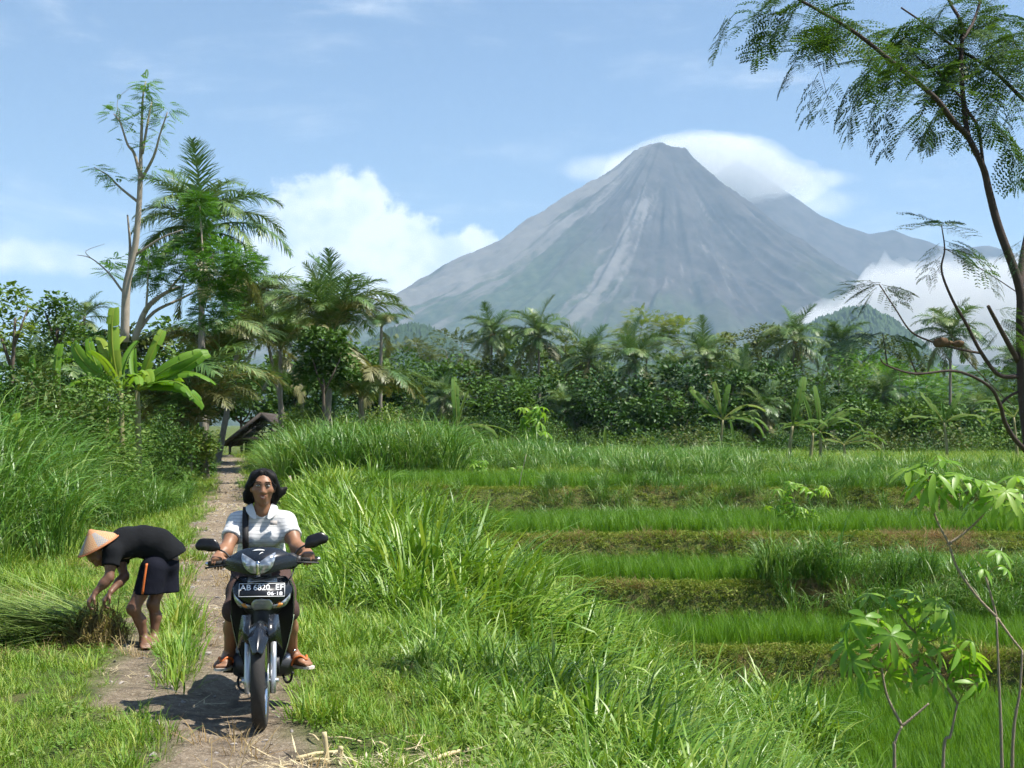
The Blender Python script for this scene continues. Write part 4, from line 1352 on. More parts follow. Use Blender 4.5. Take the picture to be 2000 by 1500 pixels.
tree_px('dark_round_tree', 'dark glossy round-crowned tree in front of the leaning palms', 60,
        [([(634, 850), (632, 800), (632, 740)], 0.09, 0.06), ([(632, 770), (610, 700)], 0.05, 0.02), ([(632, 770), (665, 700)], 0.05, 0.02)],
        [(600, 680, 26, 340), (630, 665, 30, 400), (655, 685, 28, 360), (680, 712, 20, 220), (632, 705, 34, 440), (600, 720, 26, 320), (650, 735, 28, 340), (615, 745, 22, 240), (578, 740, 16, 160), (690, 735, 14, 120), (660, 655, 16, 160), (610, 650, 16, 140)],
        M_DARKLEAF, M_BARK, 'leaf', 0.22, depth=1.0, aspect=0.6)

# palms on the left
def foot(px, Yd):
    x = (px - 1000) / F * Yd
    return (x, Yd, gz(x, Yd))
ARCH = ['spear'] + ['young'] * 3 + ['mid'] * 4 + ['archg'] * 4 + ['arch'] * 5 + ['old'] * 2
GP = 'coconut palms behind the track'
palm('tallest coconut palm, its crown high behind the bright feathery tree', P(395, 440, 62), foot(404, 62), 1.05, 36, group=GP, coconuts=5, seed=3)
palm('leaning brownish palm just under the tallest palm crown', P(478, 600, 78), foot(424, 78), 1.05, 30, ARCH, group=GP, seed=5)
palm('short palm with long arching fronds beside the hut', P(372, 845, 52), foot(372, 52), 1.3, 26, ['young'] * 4 + ['archg'] * 8 + ['arch'] * 8, group=GP, seed=8, trunk_r=0.10)
palm('palm with yellowing fronds directly above the hut roof', P(548, 680, 76), foot(553, 76), 1.0, 28, ARCH, group=GP, seed=13, trunk_r=0.12)
palm('palm with upswept fronds behind the dark round tree', P(652, 640, 70), foot(640, 70), 1.08, 34, ['spear'] * 2 + ['young'] * 5 + ['mid'] * 4 + ['archg'] * 3 + ['arch'] * 5 + ['old'] * 3, group=GP, seed=21)
palm('low palm with fanned drooping fronds right of the dark round tree', P(705, 775, 64), foot(703, 64), 0.9, 22, ['mid'] * 3 + ['archg'] * 5 + ['arch'] * 6, group=GP, seed=2)
palm('half-hidden palm between tall palm and hut', P(425, 705, 66), foot(395, 66), 1.0, 28, ['mid'] * 3 + ['archg'] * 4 + ['arch'] * 8, group=GP, seed=31)
palm('lacy palm filling the gap between tallest palm and dark round tree', P(520, 655, 84), foot(575, 84), 1.0, 28, ARCH, group=GP, seed=61, trunk_r=0.11)
palm('palm with hanging fronds just left of the upswept palm', P(592, 668, 88), foot(596, 88), 0.95, 26, ARCH, group=GP, seed=67, trunk_r=0.11)
palm('dark young palm among the shrubs at the picture edge', P(62, 745, 41), foot(62, 41), 0.6, 14, ['spear'] * 2 + ['young'] * 5 + ['mid'] * 5, group=GP, seed=41)
palm('hazy distant palm crown beyond the vine-clad tree', P(165, 618, 120), foot(170, 120), 0.8, 18, group=GP, seed=43)
palm('distant palm behind the low fan palm', P(745, 640, 110), foot(745, 110), 0.7, 16, ARCH, group=GP, seed=47)

# bananas on the left
GB = 'banana plants left of the track'
banana('largest banana plant with upright bright leaves below the tall thin tree', foot(236, 36), P(236, 765, 36),
       [('face', 95, 0.95, -10), ('face', 108, 0.74, 22), ('face', 137, 0.88, -6), ('up', 60, 0.72, -6), ('rise', 240, 0.62, 6), ('arch', 300, 0.72, -4), ('arch', 215, 0.66, -10), ('roll', 80, 0.95, 0), ('droop', 190, 0.62, 0), ('arch', 110, 0.8, 0)], group=GB, seed=1)
banana('banana plant whose wide leaves spread towards the track', foot(270, 36.5), P(268, 762, 36.5),
       [('face', 30, 0.92, -6), ('face', 66, 0.74, 18), ('face', 18, 0.84, 38), ('facet', 10, 0.82, -55), ('droop', -6, 0.95, 14), ('droop', -28, 0.86, 6), ('arch', -62, 0.72, -6), ('arch', 205, 0.6, -8), ('flat', -14, 0.62, -10), ('up', 100, 0.62, -10), ('arch', 60, 0.85, 0)], group=GB, seed=2)
banana('banana plant standing behind the largest one, leaves half hidden', foot(205, 39), P(206, 745, 39),
       [('face', 112, 0.66, 10), ('face', 76, 0.62, -20), ('rise', 200, 0.66, 0), ('arch', 170, 0.75, 0), ('arch', 340, 0.7, 0), ('droop', 215, 0.7, 0)], group=GB, seed=7)
banana('small banana plant with one yellow upright leaf at the shrub edge', foot(112, 34), P(112, 785, 34),
       [('face', 88, 0.62, 5), ('face', 128, 0.66, -12), ('face', 172, 0.72, -60), ('flat', 165, 0.5, -6)], group=GB, seed=3)
banana('young banana plant low in the elephant grass', foot(52, 24), P(52, 920, 24), [('face', 100, 0.44, 0), ('face', 60, 0.3, 0)], group=GB, seed=4, stem_r=0.05)

# ================================================================== the far tree line
GT = 'coconut palms along the far tree line'
CR = ['spear'] * 1 + ['young'] * 5 + ['mid'] * 5 + ['flat'] * 5 + ['low'] * 4 + ['old'] * 3 + ['dry']
for i, (px, py, Yd, sc_, lab) in enumerate([
        (962, 650, 170, 0.92, 'slim palm on a bare trunk, first of the far palms from the volcano foothill'),
        (1052, 655, 165, 1.0, 'second far palm, its dark trunk standing clear of the trees'),
        (1150, 700, 160, 1.0, 'third far palm with a dense dark crown sunk in the trees'),
        (1240, 705, 150, 1.0, 'far palm with windblown crown right of the dense dark one'),
        (1378, 702, 160, 0.95, 'far palm with upright spear fronds, below the volcano centre'),
        (1452, 755, 150, 0.9, 'low far palm with yellowing fronds between two taller palms'),
        (1550, 662, 158, 1.05, 'tallest far palm with hanging dead fronds, in the middle of the tree line'),
        (1640, 672, 178, 0.95, 'far palm close behind the tallest one'),
        (1858, 652, 150, 0.98, 'far palm standing against the white valley mist'),
        (1990, 712, 165, 0.9, 'far palm behind the near tree trunk'),
        (868, 775, 140, 0.6, 'stunted palm in the scrub left of the first far palms'),
        (1105, 800, 140, 0.7, 'short palm in the dark scrub below the second far palm'),
        (1010, 770, 148, 0.75, 'low palm between the first two far palms'), (1195, 775, 150, 0.8, 'low palm between the third far palm and the windblown one'),
        (1305, 745, 165, 0.85, 'palm half sunk in the trees left of the spear-fronded one'), (1490, 800, 140, 0.7, 'squat palm right of the low yellowing palm'),
        (1598, 805, 142, 0.75, 'squat palm behind the arching banana plant'), (1725, 770, 150, 0.75, 'low palm among the layered feathery trees'), (1920, 800, 145, 0.7, 'squat palm right of the lone banana plant')]):
    palm(lab, P(px, py, Yd), foot(px + (i % 3 - 1) * 3, Yd), sc_ * 1.28, 30, CR, group=GT, coconuts=4 if i in (0, 1, 6) else 0, seed=100 + i, trunk_r=0.15)
far_trees = [
    (470, 765, 118, 62, 66, M_DARKLEAF, 'leaf', 'dark tree in the gap right above the hut roof'),
    (545, 780, 124, 58, 60, M_LEAF, 'leaf', 'green tree behind the palm trunks right of the hut'),
    (602, 795, 112, 52, 52, M_DARKLEAF, 'leaf', 'dark tree low behind the round-crowned tree'),
    (690, 745, 126, 62, 62, M_LEAF, 'leaf', 'leafy tree behind the upswept palm'),
    (335, 730, 104, 60, 66, M_LEAF, 'leaf', 'leafy tree behind the spreading banana plant'),
    (250, 720, 96, 52, 60, M_OLIVE, 'leaf', 'olive tree behind the tall thin trunk'),
    (410, 760, 110, 60, 62, M_DARKLEAF, 'leaf', 'dark tree behind the short arching palm'),
    (150, 720, 90, 60, 66, M_DARKLEAF, 'leaf', 'dark tree behind the vine-clad tree'),
    (805, 712, 190, 62, 40, M_OLIVE, 'spray', 'flat-topped olive tree left of the far palms'),
    (880, 692, 195, 72, 34, M_OLIVE, 'spray', 'wide umbrella-shaped tree above the scrub'),
    (788, 750, 160, 58, 42, M_LEAF, 'leaf', 'rounded green tree below the foothill'),
    (868, 760, 150, 74, 42, M_LEAF, 'leaf', 'vine-draped bushy tree under the umbrella-shaped tree'),
    (935, 745, 165, 46, 40, M_OLIVE, 'leaf', 'brownish sparse tree left of the first far palm'),
    (1008, 718, 180, 52, 56, M_LEAF, 'leaf', 'fresh green tree between the first two far palms'),
    (1098, 722, 182, 50, 50, M_OLIVE, 'leaf', 'olive tree right of the second far palm'),
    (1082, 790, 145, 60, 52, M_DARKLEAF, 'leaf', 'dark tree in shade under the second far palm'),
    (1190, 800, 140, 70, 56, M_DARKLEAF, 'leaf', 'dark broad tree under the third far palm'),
    (1262, 660, 200, 62, 40, M_LIME, 'spray', 'pale bamboo-like treetop before the volcano foot'),
    (1340, 672, 200, 60, 40, M_LIME, 'spray', 'second pale feathery treetop right of the bamboo-like one'),
    (1330, 785, 138, 74, 68, M_DARKLEAF, 'leaf', 'big glossy dark tree in the centre of the tree line'),
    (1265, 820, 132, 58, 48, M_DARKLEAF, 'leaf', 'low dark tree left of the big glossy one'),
    (1000, 805, 140, 60, 48, M_LEAF, 'leaf', 'bushy tree behind the young banana plant'),
    (1430, 805, 142, 52, 56, M_DARKLEAF, 'leaf', 'dark tree behind the forked banana plant'),
    (1495, 690, 190, 52, 48, M_OLIVE, 'leaf', 'greyish treetop left of the tallest far palm'),
    (1512, 785, 145, 60, 58, M_DARKLEAF, 'leaf', 'dark tree under the tallest far palm'),
    (1600, 775, 150, 66, 58, M_LEAF, 'leaf', 'mid green tree right of the tallest far palm'),
    (1610, 715, 190, 56, 40, M_LIME, 'spray', 'pale treetop between the tall palm and its neighbour'),
    (1690, 755, 165, 68, 58, M_FEATHER, 'spray', 'layered feathery tree right of the palms'),
    (1770, 785, 155, 76, 58, M_FEATHER, 'spray', 'layered feathery tree below the mist'),
    (1850, 775, 165, 74, 52, M_FEATHER, 'spray', 'feathery tree at the foot of the palm in the mist'),
    (1945, 785, 155, 76, 60, M_LEAF, 'spray', 'dense feathery tree behind the near trunk'),
    (1680, 835, 135, 66, 42, M_DARKLEAF, 'leaf', 'dark bushy tree behind the leaning banana plants'),
    (1790, 845, 130, 76, 38, M_LEAF, 'leaf', 'low bushy tree left of the lone banana plant'),
    (1905, 840, 132, 76, 42, M_DARKLEAF, 'leaf', 'dark low tree behind the lone banana plant'),
    (1740, 715, 200, 60, 38, M_OLIVE, 'leaf', 'hazy treetop under the mist'),
    (2030, 760, 165, 70, 60, M_LEAF, 'leaf', 'leafy tree mostly beyond the picture edge'),
    (735, 770, 120, 46, 46, M_DARKLEAF, 'leaf', 'dark tree behind the low fan palm'),
    (1140, 745, 175, 56, 46, M_LEAF, 'leaf', 'green tree behind the dense dark palm crown'),
    (1420, 725, 185, 56, 46, M_OLIVE, 'leaf', 'olive treetop right of the spear-fronded palm')]
for (px, py, Yd, rx, ry, mt_, st, lab) in far_trees:
    c_ = P(px, py, Yd)
    mpp = Yd / F
    r3 = np.array([rx * mpp * 1.22, rx * mpp * 1.1, ry * mpp * 1.25])
    tree(lab, foot(px + 6, Yd), c_, r3, 'broadleaf_tree' if st == 'leaf' else 'feathery_tree', 'trees along the far edge of the field', mt_, M_PALEBARK if mt_ in (M_OLIVE, M_FEATHER) else M_BARK,
         30, 90 if st == 'leaf' else 44, 0.50 if st == 'leaf' else 1.0, 0.16, st, clump=0.34, aspect=0.6, hollow=0.3, droop=0.25, flat=1.0 if st == 'leaf' else 0.6)
# undergrowth filling the wood below the crowns
def bush_proto(nm, mt_, k, sz, r_):
    G = Geo()
    v = rng.normal(size=(k, 3)); v /= np.linalg.norm(v, axis=1, keepdims=True)
    v[:, 2] = np.abs(v[:, 2])
    p = v * r_ * (0.35 + 0.65 * rng.random(k))[:, None] * np.array([1, 1, 1.25])
    leaf_cards(G, p, sz * U(0.6, 1.3, k), 0.55, 0.4, dirs=v, droop=0.2)
    return bpy.data.objects.new(nm, G.mesh(nm, mt_))
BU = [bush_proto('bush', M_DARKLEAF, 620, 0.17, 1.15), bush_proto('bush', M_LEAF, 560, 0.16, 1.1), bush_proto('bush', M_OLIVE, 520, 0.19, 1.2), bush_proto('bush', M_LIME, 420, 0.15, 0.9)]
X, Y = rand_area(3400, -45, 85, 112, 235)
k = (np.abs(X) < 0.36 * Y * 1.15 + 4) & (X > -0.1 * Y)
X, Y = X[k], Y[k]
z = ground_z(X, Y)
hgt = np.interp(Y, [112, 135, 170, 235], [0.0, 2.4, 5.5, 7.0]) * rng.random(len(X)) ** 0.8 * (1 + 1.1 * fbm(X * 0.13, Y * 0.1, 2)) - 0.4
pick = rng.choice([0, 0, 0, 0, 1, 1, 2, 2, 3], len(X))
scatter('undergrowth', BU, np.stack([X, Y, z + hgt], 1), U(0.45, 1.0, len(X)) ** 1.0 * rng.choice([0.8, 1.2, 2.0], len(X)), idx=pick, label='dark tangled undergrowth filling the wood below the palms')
X, Y = rand_area(700, -40, -6, 62, 130)
pxq = 1000 + X / Y * F
k = (np.abs(X) < 0.36 * Y * 1.15 + 4) & (np.abs(X - path_x(Y)) > 4.0) & ~((pxq > 418) & (pxq < 565) & (Y < 99))
X, Y = X[k], Y[k]
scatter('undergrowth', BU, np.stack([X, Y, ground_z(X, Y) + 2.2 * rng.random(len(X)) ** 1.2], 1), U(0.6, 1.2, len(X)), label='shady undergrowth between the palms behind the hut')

# bananas in the field
GF = 'banana plants along the field edge'
banana('young banana plant with a rolled new leaf in the tall grass hump', foot(893, 62), P(893, 838, 62), [('face', 88, 0.85, 10), ('roll', 60, 0.62, -10), ('flat', 4, 0.85, -4), ('flat', 175, 0.7, 6), ('droop', -10, 0.7, 10), ('droop', -40, 0.6, 0)], 1.25, 1, GF, 11)
banana('forked banana plant with one browning leaf before the big dark tree', foot(1400, 82), P(1412, 820, 82), [('face', 132, 0.95, 0), ('face', 100, 0.8, 15), ('face', 78, 0.75, -10), ('facet', 20, 0.9, -50), ('droop', 5, 1.05, 10), ('droop', -15, 1.0, 0), ('arch', 10, 1.0, -10), ('arch', 200, 0.7, -20)], 1.25, 1, GF, 12)
banana('leaning banana plant with a single tall leaf and bare brown trunk', foot(1533, 74), P(1548, 832, 74), [('face', 72, 0.95, 0), ('roll', 80, 0.6, 0), ('facet', 15, 0.7, -50), ('droop', 10, 0.7, 0), ('droop', 190, 0.4, 0)], 1.25, 1, GF, 13, stem_r=0.13)
banana('banana plant with dark trunk, first right of the leaning one', foot(1578, 76), P(1588, 846, 76), [('arch', 10, 0.9, 0), ('up', 120, 0.75, 0), ('droop', 170, 0.7, 0), ('arch', 200, 0.8, 0)], 1.25, 1, GF, 14)
banana('banana plant with broad arching leaves, second right of the leaning one', foot(1600, 77), P(1602, 842, 77), [('face', 92, 0.85, 10), ('facet', 35, 1.0, -30), ('facet', 150, 0.8, -40), ('arch', 0, 1.1, 4), ('arch', -20, 0.9, -14), ('flat', 185, 0.75, 6), ('droop', -20, 0.9, 0), ('rise', 30, 0.8, 0)], 1.25, 1, GF, 15)
banana('low tattered banana plant at the end of the leaning group', foot(1648, 80), P(1648, 868, 80), [('arch', 10, 0.8, 0), ('droop', -10, 0.9, 10), ('droop', 190, 0.8, 0), ('arch', 160, 0.7, 0), ('droop', -30, 0.9, -6)], 1.25, 1, GF, 16)
banana('lone banana plant with a straight trunk below the misty palm', foot(1849, 90), P(1844, 826, 90), [('face', 120, 0.85, 10), ('face', 58, 0.8, -10), ('facet', 20, 0.9, -45), ('arch', 5, 1.05, -6), ('droop', -8, 1.1, 4), ('flat', 178, 0.95, -4), ('droop', 190, 0.7, -4), ('up', 90, 0.5, 0)], 1.25, 1, GF, 17)
banana('banana plant half behind the near trunk', foot(1985, 84), P(1980, 815, 84), [('arch', 170, 0.9, 0), ('rise', 20, 0.9, 0), ('arch', 190, 0.8, -14), ('flat', 150, 0.8, 0), ('droop', 200, 0.8, 0)], 1.25, 1, GF, 18)
banana('tiny banana shoot in the middle of the field edge', foot(1183, 72), P(1183, 880, 72), [('up', 80, 0.42, 0), ('flat', 10, 0.5, 10)], 1.25, 1, GF, 19, stem_r=0.05)
banana('small banana shoot beside the forked banana plant', foot(1432, 80), P(1432, 868, 80), [('up', 120, 0.5, 0), ('flat', 185, 0.4, 0), ('flat', 10, 0.45, 0)], 1.25, 1, GF, 20, stem_r=0.05)

X, Y = rand_area(520, -30, -9, 44, 88)
pxq = 1000 + X / Y * F
k = ((pxq > 225) & (pxq < 392)) | ((pxq > 560) & (pxq < 760) & (Y > 64))
k &= np.abs(X - path_x(Y)) > 2.6
X, Y = X[k], Y[k]
top = np.where(1000 + X / Y * F < 430, 3.6, 2.6)
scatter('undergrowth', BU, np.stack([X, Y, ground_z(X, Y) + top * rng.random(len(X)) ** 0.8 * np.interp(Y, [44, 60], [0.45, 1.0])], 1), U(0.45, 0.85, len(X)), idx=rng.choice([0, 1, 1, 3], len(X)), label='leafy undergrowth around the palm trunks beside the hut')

# ================================================================== motorcycle
M_BLACKPAINT = mat_plain('black_paint', (0.010, 0.013, 0.019), 0.26, var=0.15, spec=0.4, coat=0.3)
M_SILVER = mat_plain('silver_paint', (0.48, 0.50, 0.53), 0.32, 0.6, var=0.06)
M_CHROME = mat_plain('chrome', (0.72, 0.73, 0.75), 0.16, 1.0, var=0.05)
M_ALU = mat_plain('cast_aluminium', (0.55, 0.57, 0.60), 0.38, 0.75, var=0.1)
M_PLASTIC = mat_plain('black_plastic', (0.018, 0.018, 0.020), 0.5, var=0.2, spec=0.4)
M_RUBBER = mat_plain('tyre_rubber', (0.040, 0.038, 0.036), 0.85, var=0.35, scale=25, spec=0.25, bump=0.3, bscale=120)
M_VINYL = mat_plain('seat_vinyl', (0.02, 0.02, 0.022), 0.55, var=0.2)
M_ENGINE = mat_plain('engine_metal', (0.07, 0.072, 0.078), 0.45, 0.5, var=0.4)
M_DECAL = mat_plain('pale_decal', (0.50, 0.60, 0.42), 0.4, var=0.1)
M_WHITE = mat_plain('white_paint', (0.82, 0.83, 0.84), 0.5, var=0.03)
M_PLATE = mat_plain('plate_black', (0.016, 0.017, 0.022), 0.4, var=0.1)
M_AMBER = mat_plain('amber_lens', (0.62, 0.26, 0.06), 0.25, var=0.15)
M_MIRROR = mat_plain('mirror_shell', (0.008, 0.008, 0.009), 0.3, var=0.1)
def mat_lens():
    mt_, n_ = new_mat('clear_lens')
    b_ = n_.new('ShaderNodeBsdfPrincipled')
    tcn = n_.new('ShaderNodeTexCoord')
    vor = n_.new('ShaderNodeTexVoronoi'); vor.inputs['Scale'].default_value = 34
    n_.put(vor.inputs['Vector'], tcn.outputs['Object'])
    n_.put(b_.inputs['Base Color'], n_.mix(n_.step(vor.outputs['Distance'], 0.1, 0.7), (0.62, 0.66, 0.70), (0.24, 0.27, 0.31)))
    b_.inputs['Roughness'].default_value = 0.12
    b_.inputs['Metallic'].default_value = 0.55
    b_.inputs['Coat Weight'].default_value = 1.0
    b_.inputs['Coat Roughness'].default_value = 0.03
    o_ = n_.new('ShaderNodeOutputMaterial')
    n_.l.new(b_.outputs[0], o_.inputs[0])
    return mt_
M_LENS = mat_lens()

def hit(px, py, dz=0.0, y0=5.0, y1=140.0):
    """where the view ray through a photo pixel meets the ground"""
    ys = np.concatenate([np.arange(y0, 40, 0.05), np.arange(40, y1, 0.3)])
    pts = [P(px, py, float(v)) for v in (1.0, 2.0)]
    d = pts[1] - pts[0]
    xs = pts[0].x + d.x * (ys - 1); zs = pts[0].z + d.z * (ys - 1)
    g = ground_z(xs, ys) + dz
    k_ = np.argmax(zs <= g)
    return Vector((xs[k_], ys[k_], g[k_]))
BIKE_LOC = hit(508, 1424) - Vector((0, 0, 0.004))
bike = thing('motorcycle', 'black underbone motorcycle with silver trim ridden towards us on the track', 'motorcycle', BIKE_LOC, (0, 0, R(8.5)))
bike.scale = (1.03, 1.03, 0.998)

def grid_mesh(name, fn, us, vs_, mat, thick=0.006, subdiv=1, sharp=None, tf=None):
    """panel given by fn(u, v) -> point; thickness and smoothing by modifiers"""
    V = np.array([fn(u, v) for v in vs_ for u in us], float)
    if tf is not None:
        V = np.array([tf(p) for p in V])
    nu, nv = len(us), len(vs_)
    q0 = (np.add.outer(np.arange(nv - 1) * nu, np.arange(nu - 1))).ravel()
    me = np_mesh(name, V, np.stack([q0, q0 + 1, q0 + nu + 1, q0 + nu], 1), mat, True)
    if sharp:
        me.set_sharp_from_angle(angle=R(sharp))
    return me
def part(name, me, parent, thick=0, sub=0, loc=None, rot=None):
    o_ = obj(name, me, parent, loc, rot)
    if thick:
        md = o_.modifiers.new('thick', 'SOLIDIFY'); md.thickness = abs(thick); md.offset = -1 if thick > 0 else 1
    if sub:
        md = o_.modifiers.new('round', 'SUBSURF'); md.levels = sub; md.render_levels = sub
    return o_
# steering turned a little: rotate about the raked head axis
RAKE = R(26)
AX = Vector((0, math.sin(RAKE), math.cos(RAKE)))
STEER = Matrix.Translation((0, 0.0, 0.28)) @ Matrix.Translation((0, 0.06, 0)) @ Matrix.Rotation(R(-5.5), 4, AX) @ Matrix.Translation((0, -0.06, 0)) @ Matrix.Translation((0, 0, -0.28))
def st(p):
    return np.array(STEER @ Vector(p))
STEERW = Matrix.Translation((0, 0.06, 0.28)) @ Matrix.Rotation(R(-2.0), 4, AX) @ Matrix.Translation((0, -0.06, -0.28))
def stV(me, wheel_=None):
    low = max(v.co.z for v in me.vertices) < 0.72
    me.transform(STEERW if low else STEER)
    return me

# front wheel
def wheel(nm, yc, steer, r_out=0.285, width=0.040):
    prof = [(-0.028, 0.225), (-0.040, 0.246), (-0.038, 0.262), (-0.026, 0.278), (-0.010, r_out), (0.010, r_out), (0.026, 0.278), (0.038, 0.262), (0.040, 0.246), (0.028, 0.225)]
    prof = [(a * width / 0.040, b) for a, b in prof]
    ns = 56
    V = []
    for i in range(ns):
        a = 2 * math.pi * i / ns
        for x, r_ in prof:
            V.append((x, yc + r_ * math.cos(a), 0.285 + r_ * math.sin(a)))
    m_ = len(prof)
    Fq = []
    for i in range(ns):
        j = (i + 1) % ns
        for k_ in range(m_):
            Fq.append([i * m_ + k_, j * m_ + k_, j * m_ + (k_ + 1) % m_, i * m_ + (k_ + 1) % m_])
    tyre = np_mesh('tyre', V, np.array(Fq)[:, ::-1], M_RUBBER, True)
    G = Geo()
    pr = [(-0.030, 0.232), (-0.030, 0.214), (-0.012, 0.206), (0.012, 0.206), (0.030, 0.214), (0.030, 0.232)]
    V = []; Fq = []
    for i in range(ns):
        a = 2 * math.pi * i / ns
        for x, r_ in pr:
            V.append((x, yc + r_ * math.cos(a), 0.285 + r_ * math.sin(a)))
    for i in range(ns):
        j = (i + 1) % ns
        for k_ in range(len(pr) - 1):
            Fq.append([i * 6 + k_, j * 6 + k_, j * 6 + k_ + 1, i * 6 + k_ + 1])
    G.add(V, np.array(Fq))
    rim = G.mesh('rim', M_CHROME, True)
    hub = Geo().tube([(-0.05, yc, 0.285), (-0.035, yc, 0.285), (0.035, yc, 0.285), (0.05, yc, 0.285)], [0.03, 0.05, 0.05, 0.03], 16).mesh('hub', M_ALU, True)
    sp = []
    for i in range(24):
        a = 2 * math.pi * i / 24
        a2 = a + (0.28 if i % 2 else -0.28)
        sx = 0.03 if (i // 2) % 2 else -0.03
        sp.append(Geo().tube([(sx, yc + 0.045 * math.cos(a2), 0.285 + 0.045 * math.sin(a2)), (sx * 0.2, yc + 0.21 * math.cos(a), 0.285 + 0.21 * math.sin(a))], 0.0022, 4).mesh('spoke', M_CHROME))
    if steer:
        for me in [tyre, rim, hub] + sp:
            stV(me)
    wo_ = obj(nm, tyre, bike)
    obj('rim', rim, wo_); obj('hub', hub, wo_)
    for s__ in sp:
        obj('spoke', s__, wo_)
    return wo_
fw = wheel('front_wheel', 0.0, True)
disc = Geo().tube([(0.046, 0, 0.285), (0.050, 0, 0.285)], [0.10, 0.10], 28).mesh('brake_disc', M_ALU)
obj('brake_disc', stV(disc), fw)
wheel('rear_wheel', 1.22, False, width=0.046)

# telescopic fork
def rake_pt(x, z):
    return (x, (z - 0.285) * math.tan(RAKE) - 0.045 * (z > 0.34) * min(1, (z - 0.34) / 0.2), z)
for sx in (-1, 1):
    G = Geo().tube([(sx * 0.074, -0.005, 0.21), (sx * 0.074, 0.0, 0.285), rake_pt(sx * 0.074, 0.40), rake_pt(sx * 0.074, 0.50)], [0.013, 0.018, 0.0175, 0.0165], 12)
    G.tube([(sx * 0.045, 0.0, 0.285), (sx * 0.105, 0.0, 0.285)], 0.011, 10)
    fl = obj('fork_leg', stV(G.mesh('fork_leg', M_ALU, True)), bike)
    obj('fork_tube', stV(Geo().tube([rake_pt(sx * 0.074, 0.50), rake_pt(sx * 0.070, 0.655)], 0.0155, 10).mesh('fork_tube', M_PLASTIC, True)), fl)
cal = Geo().box((0.088, 0.085, 0.36), (0.035, 0.05, 0.09))
obj('brake_caliper', stV(cal.mesh('brake_caliper', M_PLASTIC)), bike)

# front fender: ridged arc over the tyre and two side wings
def fender(u, v):
    a = R(37 + 85 * v)
    half = 0.058 * (0.50 + 0.50 * min(1, v * 3.6)) + 0.006 * v
    x = u * half
    r_ = 0.335 - 0.045 * abs(u) ** 1.25
    return (x, -r_ * math.cos(a), 0.285 + r_ * math.sin(a) + 0.03 * v)
ff = part('front_fender', stV(grid_mesh('front_fender', fender, np.linspace(-1, 1, 9), np.linspace(0, 1, 14), M_BLACKPAINT, sharp=50)), bike, 0.005, 1)
for sx in (-1, 1):
    V = [(sx * 0.050, -0.130, 0.590), (sx * 0.050, -0.02, 0.668), (sx * 0.100, 0.03, 0.665), (sx * 0.112, -0.01, 0.590), (sx * 0.124, 0.00, 0.468), (sx * 0.088, -0.055, 0.535), (sx * 0.058, -0.135, 0.515)]
    Fc = [[0, 1, 2], [0, 2, 3], [0, 3, 5], [3, 4, 5], [0, 5, 6]]
    if sx < 0:
        Fc = [f[::-1] for f in Fc]
    wme = np_mesh('fender_wing', V, np.array(Fc), M_BLACKPAINT)
    part('fender_wing', stV(wme), ff, 0.005)

# handlebar cowl with its twin lamps
def cowl_y(x, z):
    return 0.115 + 3.6 * x * x + 1.7 * (z - 0.955) ** 2 * (1 if z < 0.955 else 2.6) + (0.9 * max(0, z - 1.0))
def cowl(u, v):
    x = u * 0.215
    zt = np.interp(abs(x), [0, 0.06, 0.115, 0.17, 0.215], [1.060, 1.056, 1.045, 1.010, 0.978])
    zb_ = np.interp(abs(x), [0, 0.05, 0.10, 0.17, 0.215], [0.884, 0.893, 0.906, 0.918, 0.928])
    z = zb_ + (zt - zb_) * v
    return (x, cowl_y(x, z), z)
cw = part('headlight_cowl', stV(grid_mesh('headlight_cowl', cowl, np.linspace(-1, 1, 25), np.linspace(0, 1, 11), M_BLACKPAINT)), bike, 0.008, 1)
# back shell of the cowl
sd = SDF((-0.24, 0.15, 0.86), (0.24, 0.42, 1.06), 0.011)
sd.cap((-0.17, 0.33, 0.955), (0.17, 0.33, 0.955), 0.052, k=0.02).ell((0, 0.29, 0.965), (0.115, 0.10, 0.07), k=0.03)
part('cowl_back', stV(sd.mesh('cowl_back', M_PLASTIC)), cw)
for sx in (-1, 1):
    def lens(u, v, sx=sx):
        x = 0.010 + 0.088 * u
        lo = np.interp(x, [0.010, 0.04, 0.065, 0.085, 0.098], [0.900, 0.906, 0.921, 0.946, 0.995])
        hi = np.interp(x, [0.010, 0.04, 0.065, 0.085, 0.098], [0.972, 0.994, 1.008, 1.018, 1.024])
        z = lo + (hi - lo) * v
        return (sx * x, cowl_y(x, z) - 0.004 - 0.010 * math.sin(math.pi * min(1, u * 1.05)) * math.sin(math.pi * v), z)
    us = np.linspace(0, 1, 9)
    me = grid_mesh('headlight', lens, us if sx > 0 else us, np.linspace(0, 1, 7), M_LENS)
    if sx < 0:
        me.flip_normals()
    lamp = part('headlight', stV(me), cw, -0.003 if sx < 0 else -0.003, 1)
    bulb = SDF((-0.05, -0.05, -0.05), (0.05, 0.05, 0.05), 0.008).ell((0, 0, 0), (0.026, 0.010, 0.024))
    bo = part('reflector', bulb.mesh('reflector', M_LENS), lamp)
    bo.location = st((sx * 0.050, cowl_y(0.05, 0.955) - 0.008, 0.950))
def divider(u, v):
    z = 0.886 + 0.092 * v
    x = u * (0.010 - 0.004 * v)
    return (x, cowl_y(x, z) - 0.007 + 0.003 * abs(u), z)
part('lamp_divider', stV(grid_mesh('lamp_divider', divider, np.linspace(-1, 1, 5), np.linspace(0, 1, 6), M_CHROME)), cw, -0.004)
